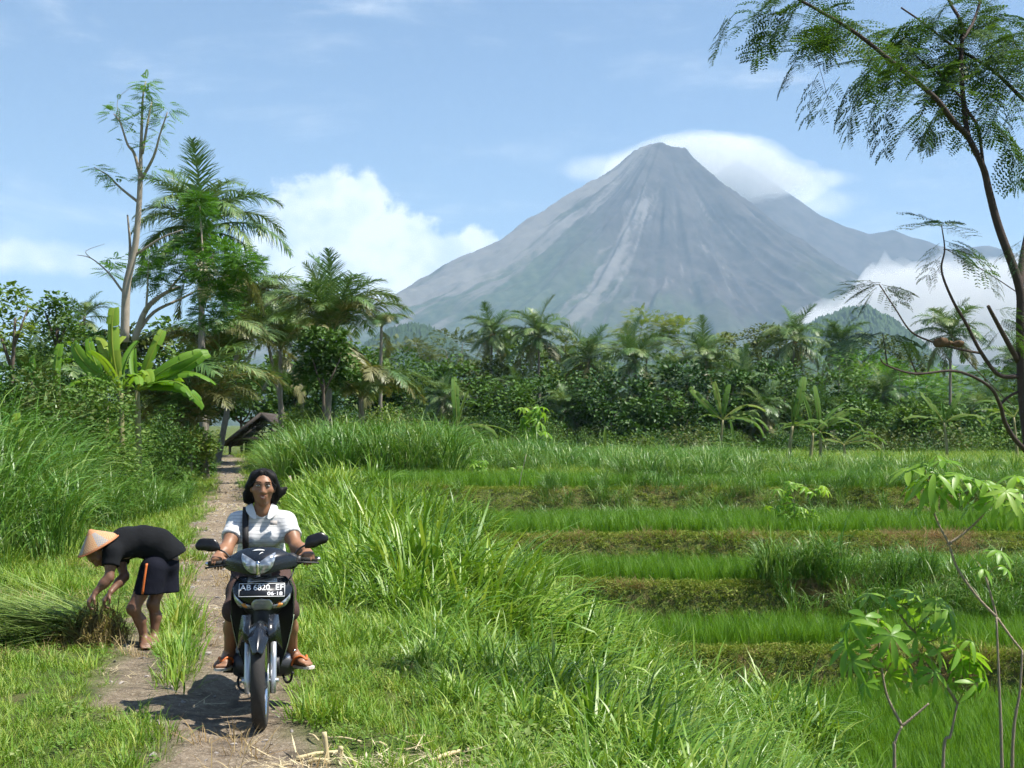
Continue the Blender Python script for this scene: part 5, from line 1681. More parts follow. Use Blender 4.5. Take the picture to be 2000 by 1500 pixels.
# small wing-like white maker's mark on top of the cowl
for (u0, u1, zc, hh) in ((-0.036, 0.034, 1.036, 0.006), (0.006, 0.028, 1.014, 0.004)):
    def badge(u, v):
        x = u0 + (u1 - u0) * u
        z = zc + hh * (v - 0.5) * math.sin(math.pi * (0.1 + 0.8 * u)) + 0.004 * math.sin(math.pi * u) + (0.01 * u if u0 > 0 else 0)
        return (x, cowl_y(x, z) - 0.003, z)
    part('badge', stV(grid_mesh('badge', badge, np.linspace(0, 1, 8), np.linspace(0, 1, 3), M_WHITE)), cw, -0.002)
# handlebar
hb = part('handlebar', stV(Geo().tube(bez([(-0.325, 0.385, 0.955), (-0.2, 0.335, 0.957), (0, 0.30, 0.955), (0.2, 0.335, 0.957), (0.325, 0.385, 0.955)], 6), 0.011, 10).mesh('handlebar', M_PLASTIC, True)), bike)
for sx in (-1, 1):
    g_ = part('grip', stV(Geo().tube([(sx * 0.225, 0.343, 0.957), (sx * 0.32, 0.383, 0.955)], 0.018, 14).mesh('grip', M_RUBBER, True)), hb)
    part('bar_end', stV(Geo().tube([(sx * 0.319, 0.3826, 0.955), (sx * 0.338, 0.391, 0.955)], [0.014, 0.012], 12).mesh('bar_end', M_CHROME, True)), hb)
    part('lever', stV(Geo().tube(bez([(sx * 0.20, 0.29, 0.950), (sx * 0.25, 0.288, 0.945), (sx * 0.315, 0.318, 0.938), (sx * 0.332, 0.33, 0.934)], 4), [0.008] + [0.006] * 11 + [0.008], 6).mesh('lever', M_PLASTIC, True)), hb)
    part('switch_housing', stV(Geo().box((sx * 0.213, 0.335, 0.957), (0.035, 0.045, 0.05)).mesh('switch_housing', M_PLASTIC)), hb)
# mirrors
for sx, lab in ((-1, None), (1, None)):
    sd = SDF((-0.12, -0.06, -0.09), (0.12, 0.06, 0.09), 0.006)
    sd.chain([(-0.062, 0, -0.014), (-0.02, 0, 0.004), (0.035, 0, 0.006)], [0.014, 0.036, 0.036], k=0.03, squash=((0, 1, 0), 0.42))
    sd.cap((0.03, 0, 0.012), (0.055, 0, -0.006), 0.026, 0.02, k=0.03, squash=((0, 1, 0), 0.42))
    me = sd.mesh('mirror', M_MIRROR)
    if sx < 0:
        me.transform(Matrix.Scale(-1, 4, (1, 0, 0))); me.flip_normals()
    c_ = st((sx * 0.318, 0.36, 1.068))
    mo = part('mirror', me, bike, loc=c_, rot=(R(-8), R(-18 if sx > 0 else 2), R(sx * 6)))
    a = st((sx * 0.185, 0.34, 0.985)); b_ = c_ + np.array([-sx * 0.055, 0, -0.022])
    sk = part('stalk', Geo().tube(bez([a, a * 0.55 + b_ * 0.45 + np.array([0, 0, 0.012]), b_], 5), 0.0055, 8).mesh('stalk', M_PLASTIC, True), bike)
    sk.parent = mo
    sk.matrix_parent_inverse = Matrix.LocRotScale(mo.location, mo.rotation_euler, None).inverted()
    gl = Geo()
    aa = np.linspace(0, 2 * math.pi, 20, endpoint=False)
    gl.add(np.stack([0.012 * sx + 0.05 * np.cos(aa), 0 * aa + 0.017, 0.004 + 0.028 * np.sin(aa)], 1), np.zeros((0, 3), int))
    gl.add([(0.012 * sx, 0.017, 0.004)], np.stack([np.arange(20), (np.arange(20) + 1) % 20, np.full(20, 0)], 1) * 0 + 0 if False else np.zeros((0, 3), int))
    tri = np.stack([np.arange(20), (np.arange(20) + 1) % 20, np.full(20, 20)], 1)
    gl.F3.append(tri); gl.m3.append(np.zeros(20))
    obj('mirror_glass', gl.mesh('mirror_glass', M_CHROME), mo)

# front cover carrying the plate, nose and signals
def nose_y(x, z):
    return 0.165 + 2.6 * x * x + np.interp(z, [0.66, 0.72, 0.76, 0.80, 0.83, 0.875], [0.055, 0.012, 0.0, 0.012, 0.032, 0.085])
def cover(u, v):
    z = 0.672 + (0.876 - 0.672) * v
    half = np.interp(z, [0.672, 0.70, 0.74, 0.80, 0.85, 0.876], [0.060, 0.125, 0.168, 0.178, 0.160, 0.135])
    x = u * half
    return (x, nose_y(x, z), z)
cv = part('front_cover', grid_mesh('front_cover', cover, np.linspace(-1, 1, 21), np.linspace(0, 1, 13), M_BLACKPAINT), bike, 0.006, 1)
def band(u, v):
    x = u * 0.085
    z = 0.845 + 0.026 * v - 0.006 * abs(u)
    return (x, nose_y(x, z) - 0.004, z)
part('silver_band', grid_mesh('silver_band', band, np.linspace(-1, 1, 9), np.linspace(0, 1, 4), M_SILVER), cv, -0.004)
def snose(u, v):
    z = 0.683 + 0.066 * v
    half = np.interp(v, [0, 0.25, 0.7, 1], [0.044, 0.060, 0.060, 0.042])
    x = u * half
    return (x, nose_y(x, z) - 0.006 + 0.004 * abs(u), z - 0.006 * abs(u))
part('nose_panel', grid_mesh('nose_panel', snose, np.linspace(-1, 1, 9), np.linspace(0, 1, 7), M_SILVER, sharp=40), cv, -0.005)
for sx in (-1, 1):
    def sig(u, v, sx=sx):
        x = 0.058 + 0.105 * u
        lo = np.interp(u, [0, 0.35, 0.75, 1], [0.688, 0.682, 0.694, 0.745])
        hi = np.interp(u, [0, 0.4, 0.8, 1], [0.706, 0.715, 0.748, 0.775])
        z = lo + (hi - lo) * v
        return (sx * x, nose_y(x, z) - 0.006 - 0.012 * math.sin(math.pi * u) * math.sin(math.pi * v), z)
    me = grid_mesh('turn_signal', sig, np.linspace(0, 1, 9), np.linspace(0, 1, 6), M_LENS)
    if sx < 0:
        me.flip_normals()
    tso = part('turn_signal', me, cv, -0.003, 1)
    bl = SDF((-0.05, -0.05, -0.05), (0.05, 0.05, 0.05), 0.007).ell((0, 0, 0), (0.026, 0.012, 0.014), rot=(0, -sx * 28, 0))
    bo = part('amber_bulb', bl.mesh('amber_bulb', M_AMBER), tso)
    bo.location = (sx * 0.100, nose_y(0.10, 0.705) - 0.012, 0.705)

# number plate, leaning back, with its raised lettering
PL = Matrix.Translation((0.0, 0.128, 0.802)) @ Matrix.Rotation(R(-38), 4, 'X')     # local: x right, z up, -y faces us
def plate_part(name, me, parent):
    me.transform(PL)
    return obj(name, me, parent)
pme = Geo().box((0, 0, 0), (0.266, 0.003, 0.098)).mesh('number_plate', M_PLATE)
plate = plate_part('number_plate', pme, cv)
G = Geo()
for (c, s_) in (((0, -0.0026, 0.0455), (0.262, 0.0022, 0.003)), ((0, -0.0026, -0.0455), (0.262, 0.0022, 0.003)), ((-0.1305, -0.0026, 0), (0.003, 0.0022, 0.088)), ((0.1305, -0.0026, 0), (0.003, 0.0022, 0.088))):
    G.box(c, s_)
plate_part('plate_border', G.mesh('plate_border', M_WHITE), plate)
def text_mesh(txt, size, x, z, sx=1.0, bold=0.0006):
    cu = bpy.data.curves.new('lettering', 'FONT')
    cu.body = txt
    cu.size = size
    cu.extrude = 0.0008
    cu.offset = bold
    cu.align_x = 'CENTER'; cu.align_y = 'CENTER'
    to = bpy.data.objects.new('lettering', cu)
    COL.objects.link(to)
    dg = bpy.context.evaluated_depsgraph_get()
    me = bpy.data.meshes.new_from_object(to.evaluated_get(dg))
    bpy.data.objects.remove(to)
    me.transform(Matrix.Translation((x, -0.0028, z)) @ Matrix.Rotation(R(90), 4, 'X') @ Matrix.Diagonal((sx, 1, 1, 1)))
    me.materials.clear(); me.materials.append(M_WHITE)
    return me
for txt, size, x, z, sx in (('AB', 0.056, -0.094, 0.016, 0.92), ('6820', 0.056, -0.002, 0.016, 0.86), ('EF', 0.056, 0.101, 0.016, 0.92), ('06\u00b718', 0.034, 0.075, -0.027, 1.15)):
    plate_part('lettering', text_mesh(txt, size, x, z, sx), plate)

# leg shields
def shield(u, v):
    z = 0.27 + 0.59 * v
    half = np.interp(z, [0.27, 0.43, 0.55, 0.64, 0.80, 0.86], [0.095, 0.142, 0.168, 0.182, 0.182, 0.150])
    x = u * half
    y = 0.36 - 0.075 * abs(u) ** 2.2 + np.interp(z, [0.27, 0.45, 0.65, 0.86], [0.16, 0.07, 0.0, -0.02])
    return (x, y, z)
ls = part('leg_shield', grid_mesh('leg_shield', shield, np.linspace(-1, 1, 17), np.linspace(0, 1, 15), M_PLASTIC), bike, 0.01, 1)
for sx in (-1, 1):
    def flank(u, v, sx=sx):
        p = shield(sx, v)
        return (p[0] + sx * 0.012 * math.sin(math.pi * v) * u, p[1] - 0.012 + 0.20 * u, p[2])
    me = grid_mesh('flank', flank, np.linspace(0, 1, 5), np.linspace(0.05, 0.98, 14), M_BLACKPAINT)
    if sx > 0:
        me.flip_normals()
    fk = part('side_fairing', me, bike, -0.006 if sx > 0 else -0.006, 1)
    def stripe(u, v, sx=sx):
        p = shield(sx, v)
        return (p[0] + sx * (0.0035 + 0.002 * u), p[1] - 0.020 + 0.05 * u * (0.25 + v), p[2])
    me = grid_mesh('stripe', stripe, np.linspace(0, 1, 3), np.linspace(0.18, 0.62, 12), M_DECAL)
    if sx > 0:
        me.flip_normals()
    part('stripe', me, fk, -0.002)
# inner front: horn/regulator lump and cables
sd = SDF((-0.16, 0.18, 0.36), (0.16, 0.46, 0.92), 0.014)
sd.cap((0, 0.27, 0.60), (0, 0.31, 0.90), 0.06, 0.05, k=0.03).cap((-0.05, 0.33, 0.70), (0.05, 0.33, 0.70), 0.07, k=0.03)
part('steering_head', sd.mesh('steering_head', M_PLASTIC), bike)
for k_, (a, b_, c_) in enumerate((((-0.19, 0.33, 0.945), (-0.17, 0.22, 0.88), (-0.09, 0.27, 0.83)), ((0.19, 0.33, 0.945), (0.165, 0.24, 0.87), (0.10, 0.27, 0.80)), ((-0.12, 0.20, 0.90), (-0.02, 0.13, 0.87), (0.1, 0.24, 0.88)))):
    part('cable', Geo().tube(bez([a, b_, c_], 8), 0.0045, 6).mesh('cable', M_PLASTIC, True), bike)

# body, seat, engine, exhaust
sd = SDF((-0.22, 0.3, 0.2), (0.22, 1.75, 0.9), 0.016)
sd.chain([(0, 0.45, 0.52), (0, 0.75, 0.50), (0, 1.1, 0.58), (0, 1.45, 0.66), (0, 1.66, 0.72)], [0.085, 0.10, 0.125, 0.10, 0.05], k=0.05)
part('rear_body', sd.mesh('rear_body', M_BLACKPAINT), bike)
sd = SDF((-0.2, 0.5, 0.6), (0.2, 1.6, 0.85), 0.014)
sd.chain([(0, 0.66, 0.655), (0, 0.85, 0.685), (0, 1.1, 0.70), (0, 1.4, 0.745)], [0.075, 0.115, 0.12, 0.10], k=0.05, squash=((0, 0, 1), 0.5))
part('seat', sd.mesh('seat', M_VINYL), bike)
sd = SDF((-0.2, 0.3, 0.12), (0.2, 1.05, 0.5), 0.014)
sd.cap((0, 0.42, 0.33), (0, 0.62, 0.31), 0.065, 0.085, k=0.03).ell((0, 0.74, 0.30), (0.125, 0.15, 0.11), k=0.03).cap((-0.13, 0.72, 0.28), (0.12, 0.72, 0.28), 0.085, k=0.02)
part('engine', sd.mesh('engine', M_ENGINE), bike)
part('exhaust', Geo().tube(bez([(-0.03, 0.40, 0.27), (-0.07, 0.48, 0.17), (-0.12, 0.8, 0.17), (-0.15, 1.1, 0.24), (-0.16, 1.55, 0.36)], 6), np.interp(np.linspace(0, 1, 25), [0, 0.55, 0.65, 1], [0.016, 0.018, 0.045, 0.045]), 10).mesh('exhaust', M_ENGINE, True), bike)
pg = part('footpeg_bar', Geo().tube([(-0.235, 0.735, 0.235), (0.235, 0.735, 0.255)], 0.011, 10).mesh('footpeg_bar', M_PLASTIC, True), bike)
for sx in (-1, 1):
    part('footpeg_rubber', Geo().tube([(sx * 0.145, 0.735, 0.238 + sx * 0.006 + 0.006), (sx * 0.245, 0.735, 0.246 + sx * 0.008 + 0.006)], 0.019, 12).mesh('footpeg_rubber', M_RUBBER, True), pg)
part('brake_pedal', Geo().tube(bez([(0.11, 0.74, 0.235), (0.135, 0.62, 0.18), (0.165, 0.50, 0.20), (0.18, 0.47, 0.26)], 6), 0.008, 8).mesh('brake_pedal', M_PLASTIC, True), bike)
part('gear_lever', Geo().tube(bez([(-0.12, 0.72, 0.26), (-0.15, 0.58, 0.20), (-0.13, 0.48, 0.16), (-0.06, 0.44, 0.15)], 6), 0.008, 8).mesh('gear_lever', M_PLASTIC, True), bike)
part('crankcase_cap', Geo().tube([(0.12, 0.70, 0.31), (0.165, 0.70, 0.31)], [0.055, 0.045], 16).mesh('crankcase_cap', M_ALU, True), bike)
part('kick_lever', Geo().tube(bez([(0.13, 0.70, 0.36), (0.17, 0.72, 0.34), (0.19, 0.66, 0.37)], 4), 0.010, 8).mesh('kick_lever', M_CHROME, True), bike)

# ================================================================== people
def mat_skin(name, col):
    mt_, n_ = new_mat(name)
    b_ = n_.new('ShaderNodeBsdfPrincipled')
    tcn = n_.new('ShaderNodeTexCoord')
    v = n_.noise(tcn.outputs['Object'], 14, 4, 0.6)
    n_.put(b_.inputs['Base Color'], n_.mix(v, [c * 0.82 for c in col], [c * 1.15 for c in col]))
    b_.inputs['Roughness'].default_value = 0.48
    b_.inputs['Specular IOR Level'].default_value = 0.4
    b_.inputs['Subsurface Weight'].default_value = 0.0
    o_ = n_.new('ShaderNodeOutputMaterial')
    n_.l.new(b_.outputs[0], o_.inputs[0])
    return mt_
M_SKIN = mat_skin('rider_skin', (0.27, 0.135, 0.075))
M_SKIN2 = mat_skin('farmer_skin', (0.17, 0.085, 0.052))
M_HAIR = mat_plain('black_hair', (0.006, 0.0055, 0.0055), 0.6, spec=0.2, var=0.3, scale=60, bump=0.25, bscale=160)
M_LIP = mat_plain('lips', (0.30, 0.11, 0.085), 0.45)
M_EYEWHITE = mat_plain('eye_white', (0.62, 0.58, 0.54), 0.3)
M_EYEDARK = mat_plain('iris_brown', (0.014, 0.009, 0.007), 0.2)
M_TEETH = mat_plain('teeth', (0.70, 0.66, 0.60), 0.35)
M_BROWN = mat_plain('brown_cotton', (0.062, 0.034, 0.028), 0.9, var=0.2, bump=0.3, bscale=90)
M_STRAP = mat_plain('black_strap', (0.014, 0.013, 0.013), 0.7)
M_SOLE = mat_plain('sandal_sole', (0.66, 0.58, 0.50), 0.7)
M_ORANGE = mat_plain('orange_strap', (0.62, 0.15, 0.03), 0.5)
M_TEE = mat_plain('black_tee', (0.010, 0.011, 0.013), 0.95, var=0.45, scale=8, spec=0.15, bump=1.0, bscale=9)
M_NAVY = mat_plain('navy_shorts', (0.007, 0.008, 0.015), 0.9, var=0.35, scale=8, spec=0.15, bump=1.0, bscale=10)
def mat_polo():
    mt_, n_ = new_mat('striped_polo')
    b_ = n_.new('ShaderNodeBsdfPrincipled')
    tcn = n_.new('ShaderNodeTexCoord')
    sp_ = n_.new('ShaderNodeSeparateXYZ')
    n_.put(sp_.inputs[0], tcn.outputs['Object'])
    ph = n_.math('ADD', sp_.outputs[2], n_.math('MULTIPLY', sp_.outputs[1], 0.25))
    fr = n_.math('FRACT', n_.math('MULTIPLY', ph, 40.0))
    ln = n_.math('MULTIPLY', n_.step(fr, 0.62, 0.72), n_.step(fr, 0.98, 0.9))
    n_.put(b_.inputs['Base Color'], n_.mix(ln, (0.62, 0.62, 0.62), (0.46, 0.465, 0.47)))
    b_.inputs['Roughness'].default_value = 0.9
    b_.inputs['Specular IOR Level'].default_value = 0.1
    bp_ = n_.new('ShaderNodeBump'); bp_.inputs['Strength'].default_value = 0.35; bp_.inputs['Distance'].default_value = 0.02
    n_.put(bp_.inputs['Height'], n_.noise(tcn.outputs['Object'], 16, 3, 0.5, 0.6))
    n_.l.new(bp_.outputs[0], b_.inputs['Normal'])
    o_ = n_.new('ShaderNodeOutputMaterial')
    n_.l.new(b_.outputs[0], o_.inputs[0])
    return mt_
M_POLO = mat_polo()
M_COLLAR = mat_plain('white_collar', (0.62, 0.62, 0.62), 0.9, var=0.04)

def hand(sd, wrist, dirv, side, palm_n, curl, size=1.0, k=0.006):
    """palm and five fingers; dirv = towards the knuckles, side = towards the thumb, palm_n = out of the palm; curl in degrees per joint"""
    w_ = Vector(wrist); d = Vector(dirv).normalized(); n_ = Vector(palm_n).normalized()
    s_ = Vector(side); s_ = (s_ - d * s_.dot(d)).normalized(); n_ = d.cross(s_) * (1 if d.cross(s_).dot(n_) > 0 else -1)
    L = 0.085 * size
    for off in (-0.026, -0.009, 0.009, 0.026):
        sd.cap(w_ + s_ * off * 0.7 * size, w_ + d * L + s_ * off * size, 0.014 * size, 0.0125 * size, k=0.012)
    for i, (off, ln) in enumerate(((0.028, 0.072), (0.0095, 0.080), (-0.0095, 0.074), (-0.028, 0.058))):
        p = w_ + d * L + s_ * off * size
        dd = d.copy()
        r_ = 0.0092 * size
        for j, fr in enumerate((0.45, 0.32, 0.26)):
            rot = Matrix.Rotation(R(-curl[min(j, len(curl) - 1)]), 3, s_) if (d.cross(s_)).dot(n_) < 0 else Matrix.Rotation(R(-curl[min(j, len(curl) - 1)]), 3, -s_)
            # bend towards the palm normal
            t1 = (rot @ dd)
            t2 = (rot.inverted() @ dd)
            dd = t1 if t1.dot(n_) > t2.dot(n_) else t2
            q = p + dd * ln * fr * size
            sd.cap(p, q, r_, r_ * 0.92, k=k * 0.4)
            p = q; r_ *= 0.92
    p = w_ + d * 0.028 * size + s_ * 0.022 * size
    q = p + (d * 0.55 + s_ * 0.75 + n_ * 0.35).normalized() * 0.038 * size
    sd.cap(p, q, 0.014 * size, 0.0115 * size, k=0.012)
    r2 = q + (d * 0.75 + s_ * 0.05 + n_ * 0.65).normalized() * 0.034 * size
    sd.cap(q, r2, 0.011 * size, 0.009 * size, k=k)

def foot_sdf(sd, ankle, toe_dir, size=1.0, down=0.055):
    """heel, arch, ball and five toes; sole lies 'down' below the ankle centre"""
    a = Vector(ankle); d = Vector(toe_dir); d.z = 0; d.normalize()
    s_ = Vector((-d.y, d.x, 0))
    z0 = a.z - down * size
    heel = a - d * 0.035 * size; heel.z = z0 + 0.028
    ball = a + d * 0.115 * size; ball.z = z0 + 0.022
    sd.cap(a, heel, 0.036 * size, 0.030 * size, k=0.03)
    sd.cap(a + d * 0.01, ball, 0.034 * size, 0.024 * size, k=0.03)
    sd.cap(heel, ball - s_ * 0.022 * size, 0.027 * size, 0.023 * size, k=0.03)
    sd.cap(heel, ball + s_ * 0.022 * size, 0.026 * size, 0.022 * size, k=0.03)
    for i, off in enumerate((-0.036, -0.018, -0.002, 0.014, 0.030)):
        ln = (0.052, 0.050, 0.046, 0.040, 0.034)[i]
        r_ = 0.0125 if i == 0 else 0.0095
        b0 = ball + s_ * off * size
        b1 = b0 + d * ln * size; b1.z = z0 + r_
        sd.cap(b0, b1, r_ * 1.25 * size, r_ * size, k=0.008)
    return a, d, s_, z0

def face(sd, c, fwd, up_, sz=1.0):
    """skull and facial forms: c = centre of the head, fwd = nose direction"""
    f = Vector(fwd).normalized(); u = Vector(up_); u = (u - f * u.dot(f)).normalized(); s_ = f.cross(u)
    c = Vector(c)
    def q(x, y, z):
        return c - s_ * x * sz + f * y * sz + u * z * sz
    rx = Matrix((s_, f, u)).transposed().to_euler()
    rot = [math.degrees(v) for v in rx]
    sd.ell(q(0, -0.012, 0.022), (0.072 * sz, 0.088 * sz, 0.086 * sz), rot, k=0.02)
    sd.ell(q(0, 0.022, -0.030), (0.060 * sz, 0.058 * sz, 0.080 * sz), rot, k=0.03)
    sd.ell(q(0, 0.052, -0.088), (0.026 * sz, 0.022 * sz, 0.018 * sz), rot, k=0.03)       # chin
    for x in (-1, 1):
        sd.ell(q(x * 0.040, 0.050, -0.018), (0.026 * sz, 0.022 * sz, 0.022 * sz), rot, k=0.025)   # cheek bone
        sd.ell(q(x * 0.074, -0.004, -0.006), (0.012 * sz, 0.020 * sz, 0.032 * sz), rot, k=0.008)   # ear
        sd.ell(q(x * 0.031, 0.083, 0.013), (0.017 * sz, 0.013 * sz, 0.011 * sz), rot, k=0.012, op='sub')  # eye socket
    sd.cap(q(0, 0.072, 0.016), q(0, 0.093, -0.028), 0.011 * sz, 0.014 * sz, k=0.012)         # nose
    for x in (-1, 1):
        sd.ell(q(x * 0.014, 0.086, -0.031), (0.011 * sz, 0.011 * sz, 0.009 * sz), rot, k=0.008)
    sd.cap(q(-0.030, 0.068, 0.031), q(0.030, 0.068, 0.031), 0.012 * sz, k=0.02)             # brow ridge
    sd.ell(q(0, 0.072, -0.058), (0.028 * sz, 0.014 * sz, 0.016 * sz), rot, k=0.015)           # muzzle under the lips
    return q, rot

# ------------------------------------------------------------------ the rider
rider = thing('person', 'person in a striped white polo shirt riding the motorcycle, black hair blown back', 'person', BIKE_LOC, (0, 0, R(10)))
rider.scale = (1.03, 1.03, 1.045)
HD = Vector((0.004, 0.68, 1.345))
FWD = Vector((0.02, -1, -0.03)); UPV = Vector((0.03, 0.0, 1))
# grips in the rider's own frame (the bike is turned 1.5 degrees less)
TB = Matrix.Rotation(R(-1.5), 4, 'Z') @ Matrix.Diagonal((1, 1, 0.955, 1))
def bk(p):
    return TB @ Vector(st(p))
GL, GR = bk((-0.275, 0.364, 0.956)), bk((0.275, 0.364, 0.956))
sd = SDF((-0.42, 0.20, 0.16), (0.42, 1.12, 1.50), 0.0062)
q, hrot = face(sd, HD, FWD, UPV, 0.95)
sd.cap((0.002, 0.715, 1.19), (0.004, 0.705, 1.285), 0.050, 0.047, k=0.03)               # neck
sd.cap((0, 0.755, 1.12), (0, 0.72, 1.20), 0.066, 0.050, k=0.03)
sd.chain([(0, 0.86, 0.82), (0, 0.83, 0.95), (0, 0.77, 1.09)], [0.120, 0.105, 0.098], k=0.04, squash=((0, 1, 0), 0.72))
elbL, elbR = Vector((-0.218, 0.555, 0.965)), Vector((0.216, 0.555, 0.975))
for sx, elb, grip in ((-1, elbL, GL), (1, elbR, GR)):
    sh = Vector((sx * 0.148, 0.74, 1.128))
    wr = grip + Vector((-sx * 0.008, 0.078, 0.040))
    sd.cap((0, 0.755, 1.12), sh, 0.060, 0.050, k=0.03)
    sd.chain([sh, sh.lerp(elb, 0.5), elb], [0.050, 0.045, 0.039], k=0.03)
    sd.chain([elb, elb.lerp(wr, 0.35), wr], [0.039, 0.039, 0.026], k=0.03)
    hand(sd, wr, grip + Vector((0, -0.022, 0.024)) - wr, (-sx, 0, 0), (0, 0.3, -1), (62, 78, 50), 0.95)
kneeL, kneeR = Vector((-0.160, 0.50, 0.615)), Vector((0.158, 0.50, 0.61))
ankL, ankR = Vector((-0.192, 0.74, 0.315)), Vector((0.196, 0.72, 0.313))
for sx, kn, an in ((-1, kneeL, ankL), (1, kneeR, ankR)):
    hip = Vector((sx * 0.085, 0.86, 0.80))
    sd.chain([hip, hip.lerp(kn, 0.5), kn], [0.088, 0.074, 0.052], k=0.04)
    cf = kn.lerp(an, 0.38) + Vector((0, 0.028, 0))
    sd.chain([kn, cf, an], [0.048, 0.050, 0.031], k=0.03)
ftR = foot_sdf(sd, ankR, (0.62, -0.78, 0), 0.98, 0.052)
ftL = foot_sdf(sd, ankL, (-0.30, -0.95, 0), 0.98, 0.052)
obj('body', sd.mesh('body', M_SKIN, 1), rider)

# face details
for x in (-1, 1):
    e = SDF((-0.03, -0.03, -0.03), (0.03, 0.03, 0.03), 0.0030).ell((0, 0, 0), (0.0145, 0.010, 0.0062))
    eo = obj('eye', e.mesh('eye', M_EYEWHITE), rider, q(x * 0.031, 0.0730, 0.0125), [R(v) for v in hrot])
    e = SDF((-0.02, -0.02, -0.02), (0.02, 0.02, 0.02), 0.0022).ell((0, 0, 0), (0.0052, 0.0036, 0.0048))
    obj('iris', e.mesh('iris', M_EYEDARK), eo, (0.001, 0.0090, 0))
    lid = Geo().tube(bez([q(x * 0.015, 0.0795, 0.0160), q(x * 0.030, 0.0835, 0.0215), q(x * 0.047, 0.0745, 0.0150)], 4), [0.0014, 0.0019, 0.0012], 6)
    obj('eyelid', lid.mesh('eyelid', M_EYEDARK, True), rider)
    br = Geo().tube(bez([q(x * 0.013, 0.0845, 0.0345), q(x * 0.032, 0.0845, 0.0375), q(x * 0.052, 0.0680, 0.0310)], 4), [0.0028, 0.0032, 0.0014], 6)
    obj('eyebrow', br.mesh('eyebrow', M_HAIR, True), rider)
lip = Geo().tube(bez([q(-0.032, 0.0715, -0.0500), q(-0.009, 0.0880, -0.0525), q(0, 0.0872, -0.0540), q(0.009, 0.0880, -0.0525), q(0.032, 0.0715, -0.0500)], 4), [0.0015, 0.0042, 0.0040, 0.0042, 0.0015], 6)
obj('upper_lip', lip.mesh('lip', M_LIP, True), rider)
lip = Geo().tube(bez([q(-0.031, 0.0715, -0.0520), q(0, 0.0860, -0.0690), q(0.031, 0.0715, -0.0520)], 5), [0.0015, 0.0052, 0.0015], 6)
obj('lower_lip', lip.mesh('lip', M_LIP, True), rider)
lip = Geo().tube(bez([q(-0.022, 0.0785, -0.0540), q(0, 0.0865, -0.0605), q(0.022, 0.0785, -0.0540)], 5), [0.001, 0.0042, 0.001], 6)
obj('teeth', lip.mesh('teeth', M_TEETH, True), rider)

# hair: cap of hair plus locks blown to both sides
sd = SDF((-0.22, 0.5, 1.16), (0.24, 0.92, 1.50), 0.0062)
sd.ell(q(0, -0.026, 0.030), (0.081, 0.090, 0.087), hrot, k=0.02)
sd.ell(q(0, -0.05, -0.02), (0.082, 0.070, 0.092), hrot, k=0.03)
def qc(x, y, z):
    return q(x, y, z)
for (a, b_, c_, r0, r1) in [((-0.055, 0.005, 0.07), (-0.088, -0.02, 0.0), (-0.090, -0.03, -0.085), 0.030, 0.018), ((0.055, 0.005, 0.07), (0.086, -0.02, 0.0), (0.088, -0.035, -0.075), 0.030, 0.018),
                            ((-0.07, -0.03, 0.0), (-0.105, -0.04, -0.05), (-0.112, -0.04, -0.098), 0.028, 0.010), ((-0.07, -0.04, -0.02), (-0.085, -0.05, -0.09), (-0.066, -0.045, -0.118), 0.032, 0.012),
                            ((0.07, -0.03, -0.02), (0.112, -0.05, -0.028), (0.150, -0.05, -0.008), 0.030, 0.014), ((0.06, -0.04, -0.03), (0.100, -0.05, -0.055), (0.142, -0.05, -0.036), 0.030, 0.012),
                            ((0.06, -0.04, -0.05), (0.076, -0.05, -0.10), (0.060, -0.05, -0.125), 0.030, 0.012), 
                            ((0.02, 0.04, 0.098), (0.066, 0.022, 0.06), (0.080, 0.004, 0.02), 0.014, 0.014), ((-0.02, 0.04, 0.098), (-0.066, 0.022, 0.058), (-0.080, 0.004, 0.015), 0.014, 0.014)]:
    sd.chain([qc(*a), qc(*b_), qc(*c_)], [r0, (r0 + r1) / 2, r1], k=0.015)
# open the face
sd.ell(q(0.0, 0.098, -0.004), (0.067, 0.070, 0.088), hrot, k=0.012, op='sub')
hair = obj('hair', sd.mesh('hair', M_HAIR, 1), rider)
rs = random.Random(4)
G = Geo()
for i in range(30):
    sx = 1 if rs.random() < 0.55 else -1
    a = q(sx * rs.uniform(0.06, 0.085), -0.03 + rs.uniform(-0.03, 0.02), rs.uniform(-0.06, 0.05))
    if sx > 0:
        b_ = a + Vector((rs.uniform(0.02, 0.045), 0.02, rs.uniform(-0.05, 0.0))); c_ = b_ + Vector((rs.uniform(0.01, 0.03), 0.02, rs.uniform(-0.02, 0.02)))
    else:
        b_ = a + Vector((-rs.uniform(0.01, 0.035), 0.01, -rs.uniform(0.02, 0.05))); c_ = b_ + Vector((rs.uniform(-0.015, 0.01), 0.01, -rs.uniform(0.02, 0.05)))
    G.tube(bez([a, b_, c_], 4), [0.004, 0.0026, 0.0006], 4)
for i in range(150):
    sx = rs.choice((-1, 1))
    y_ = rs.uniform(-0.10, 0.055)
    a = q(0.012 + rs.uniform(-0.01, 0.01), y_, 0.117 - 2.6 * (y_ + 0.026) ** 2)
    b_ = q(sx * rs.uniform(0.055, 0.072), y_ - 0.006, rs.uniform(0.072, 0.095) - 1.5 * max(0, y_) )
    c_ = q(sx * rs.uniform(0.084, 0.095), min(y_ - 0.02, 0.005), rs.uniform(-0.01, 0.03))
    d_ = q(sx * rs.uniform(0.075, 0.112), min(y_ - 0.03, -0.01), rs.uniform(-0.11, -0.06))
    G.tube(bez([a, b_, c_, d_], 4), [0.0035, 0.0045, 0.0040, 0.0012], 4)
obj('loose_strands', G.mesh('strands', M_HAIR, True), hair, kind='stuff')

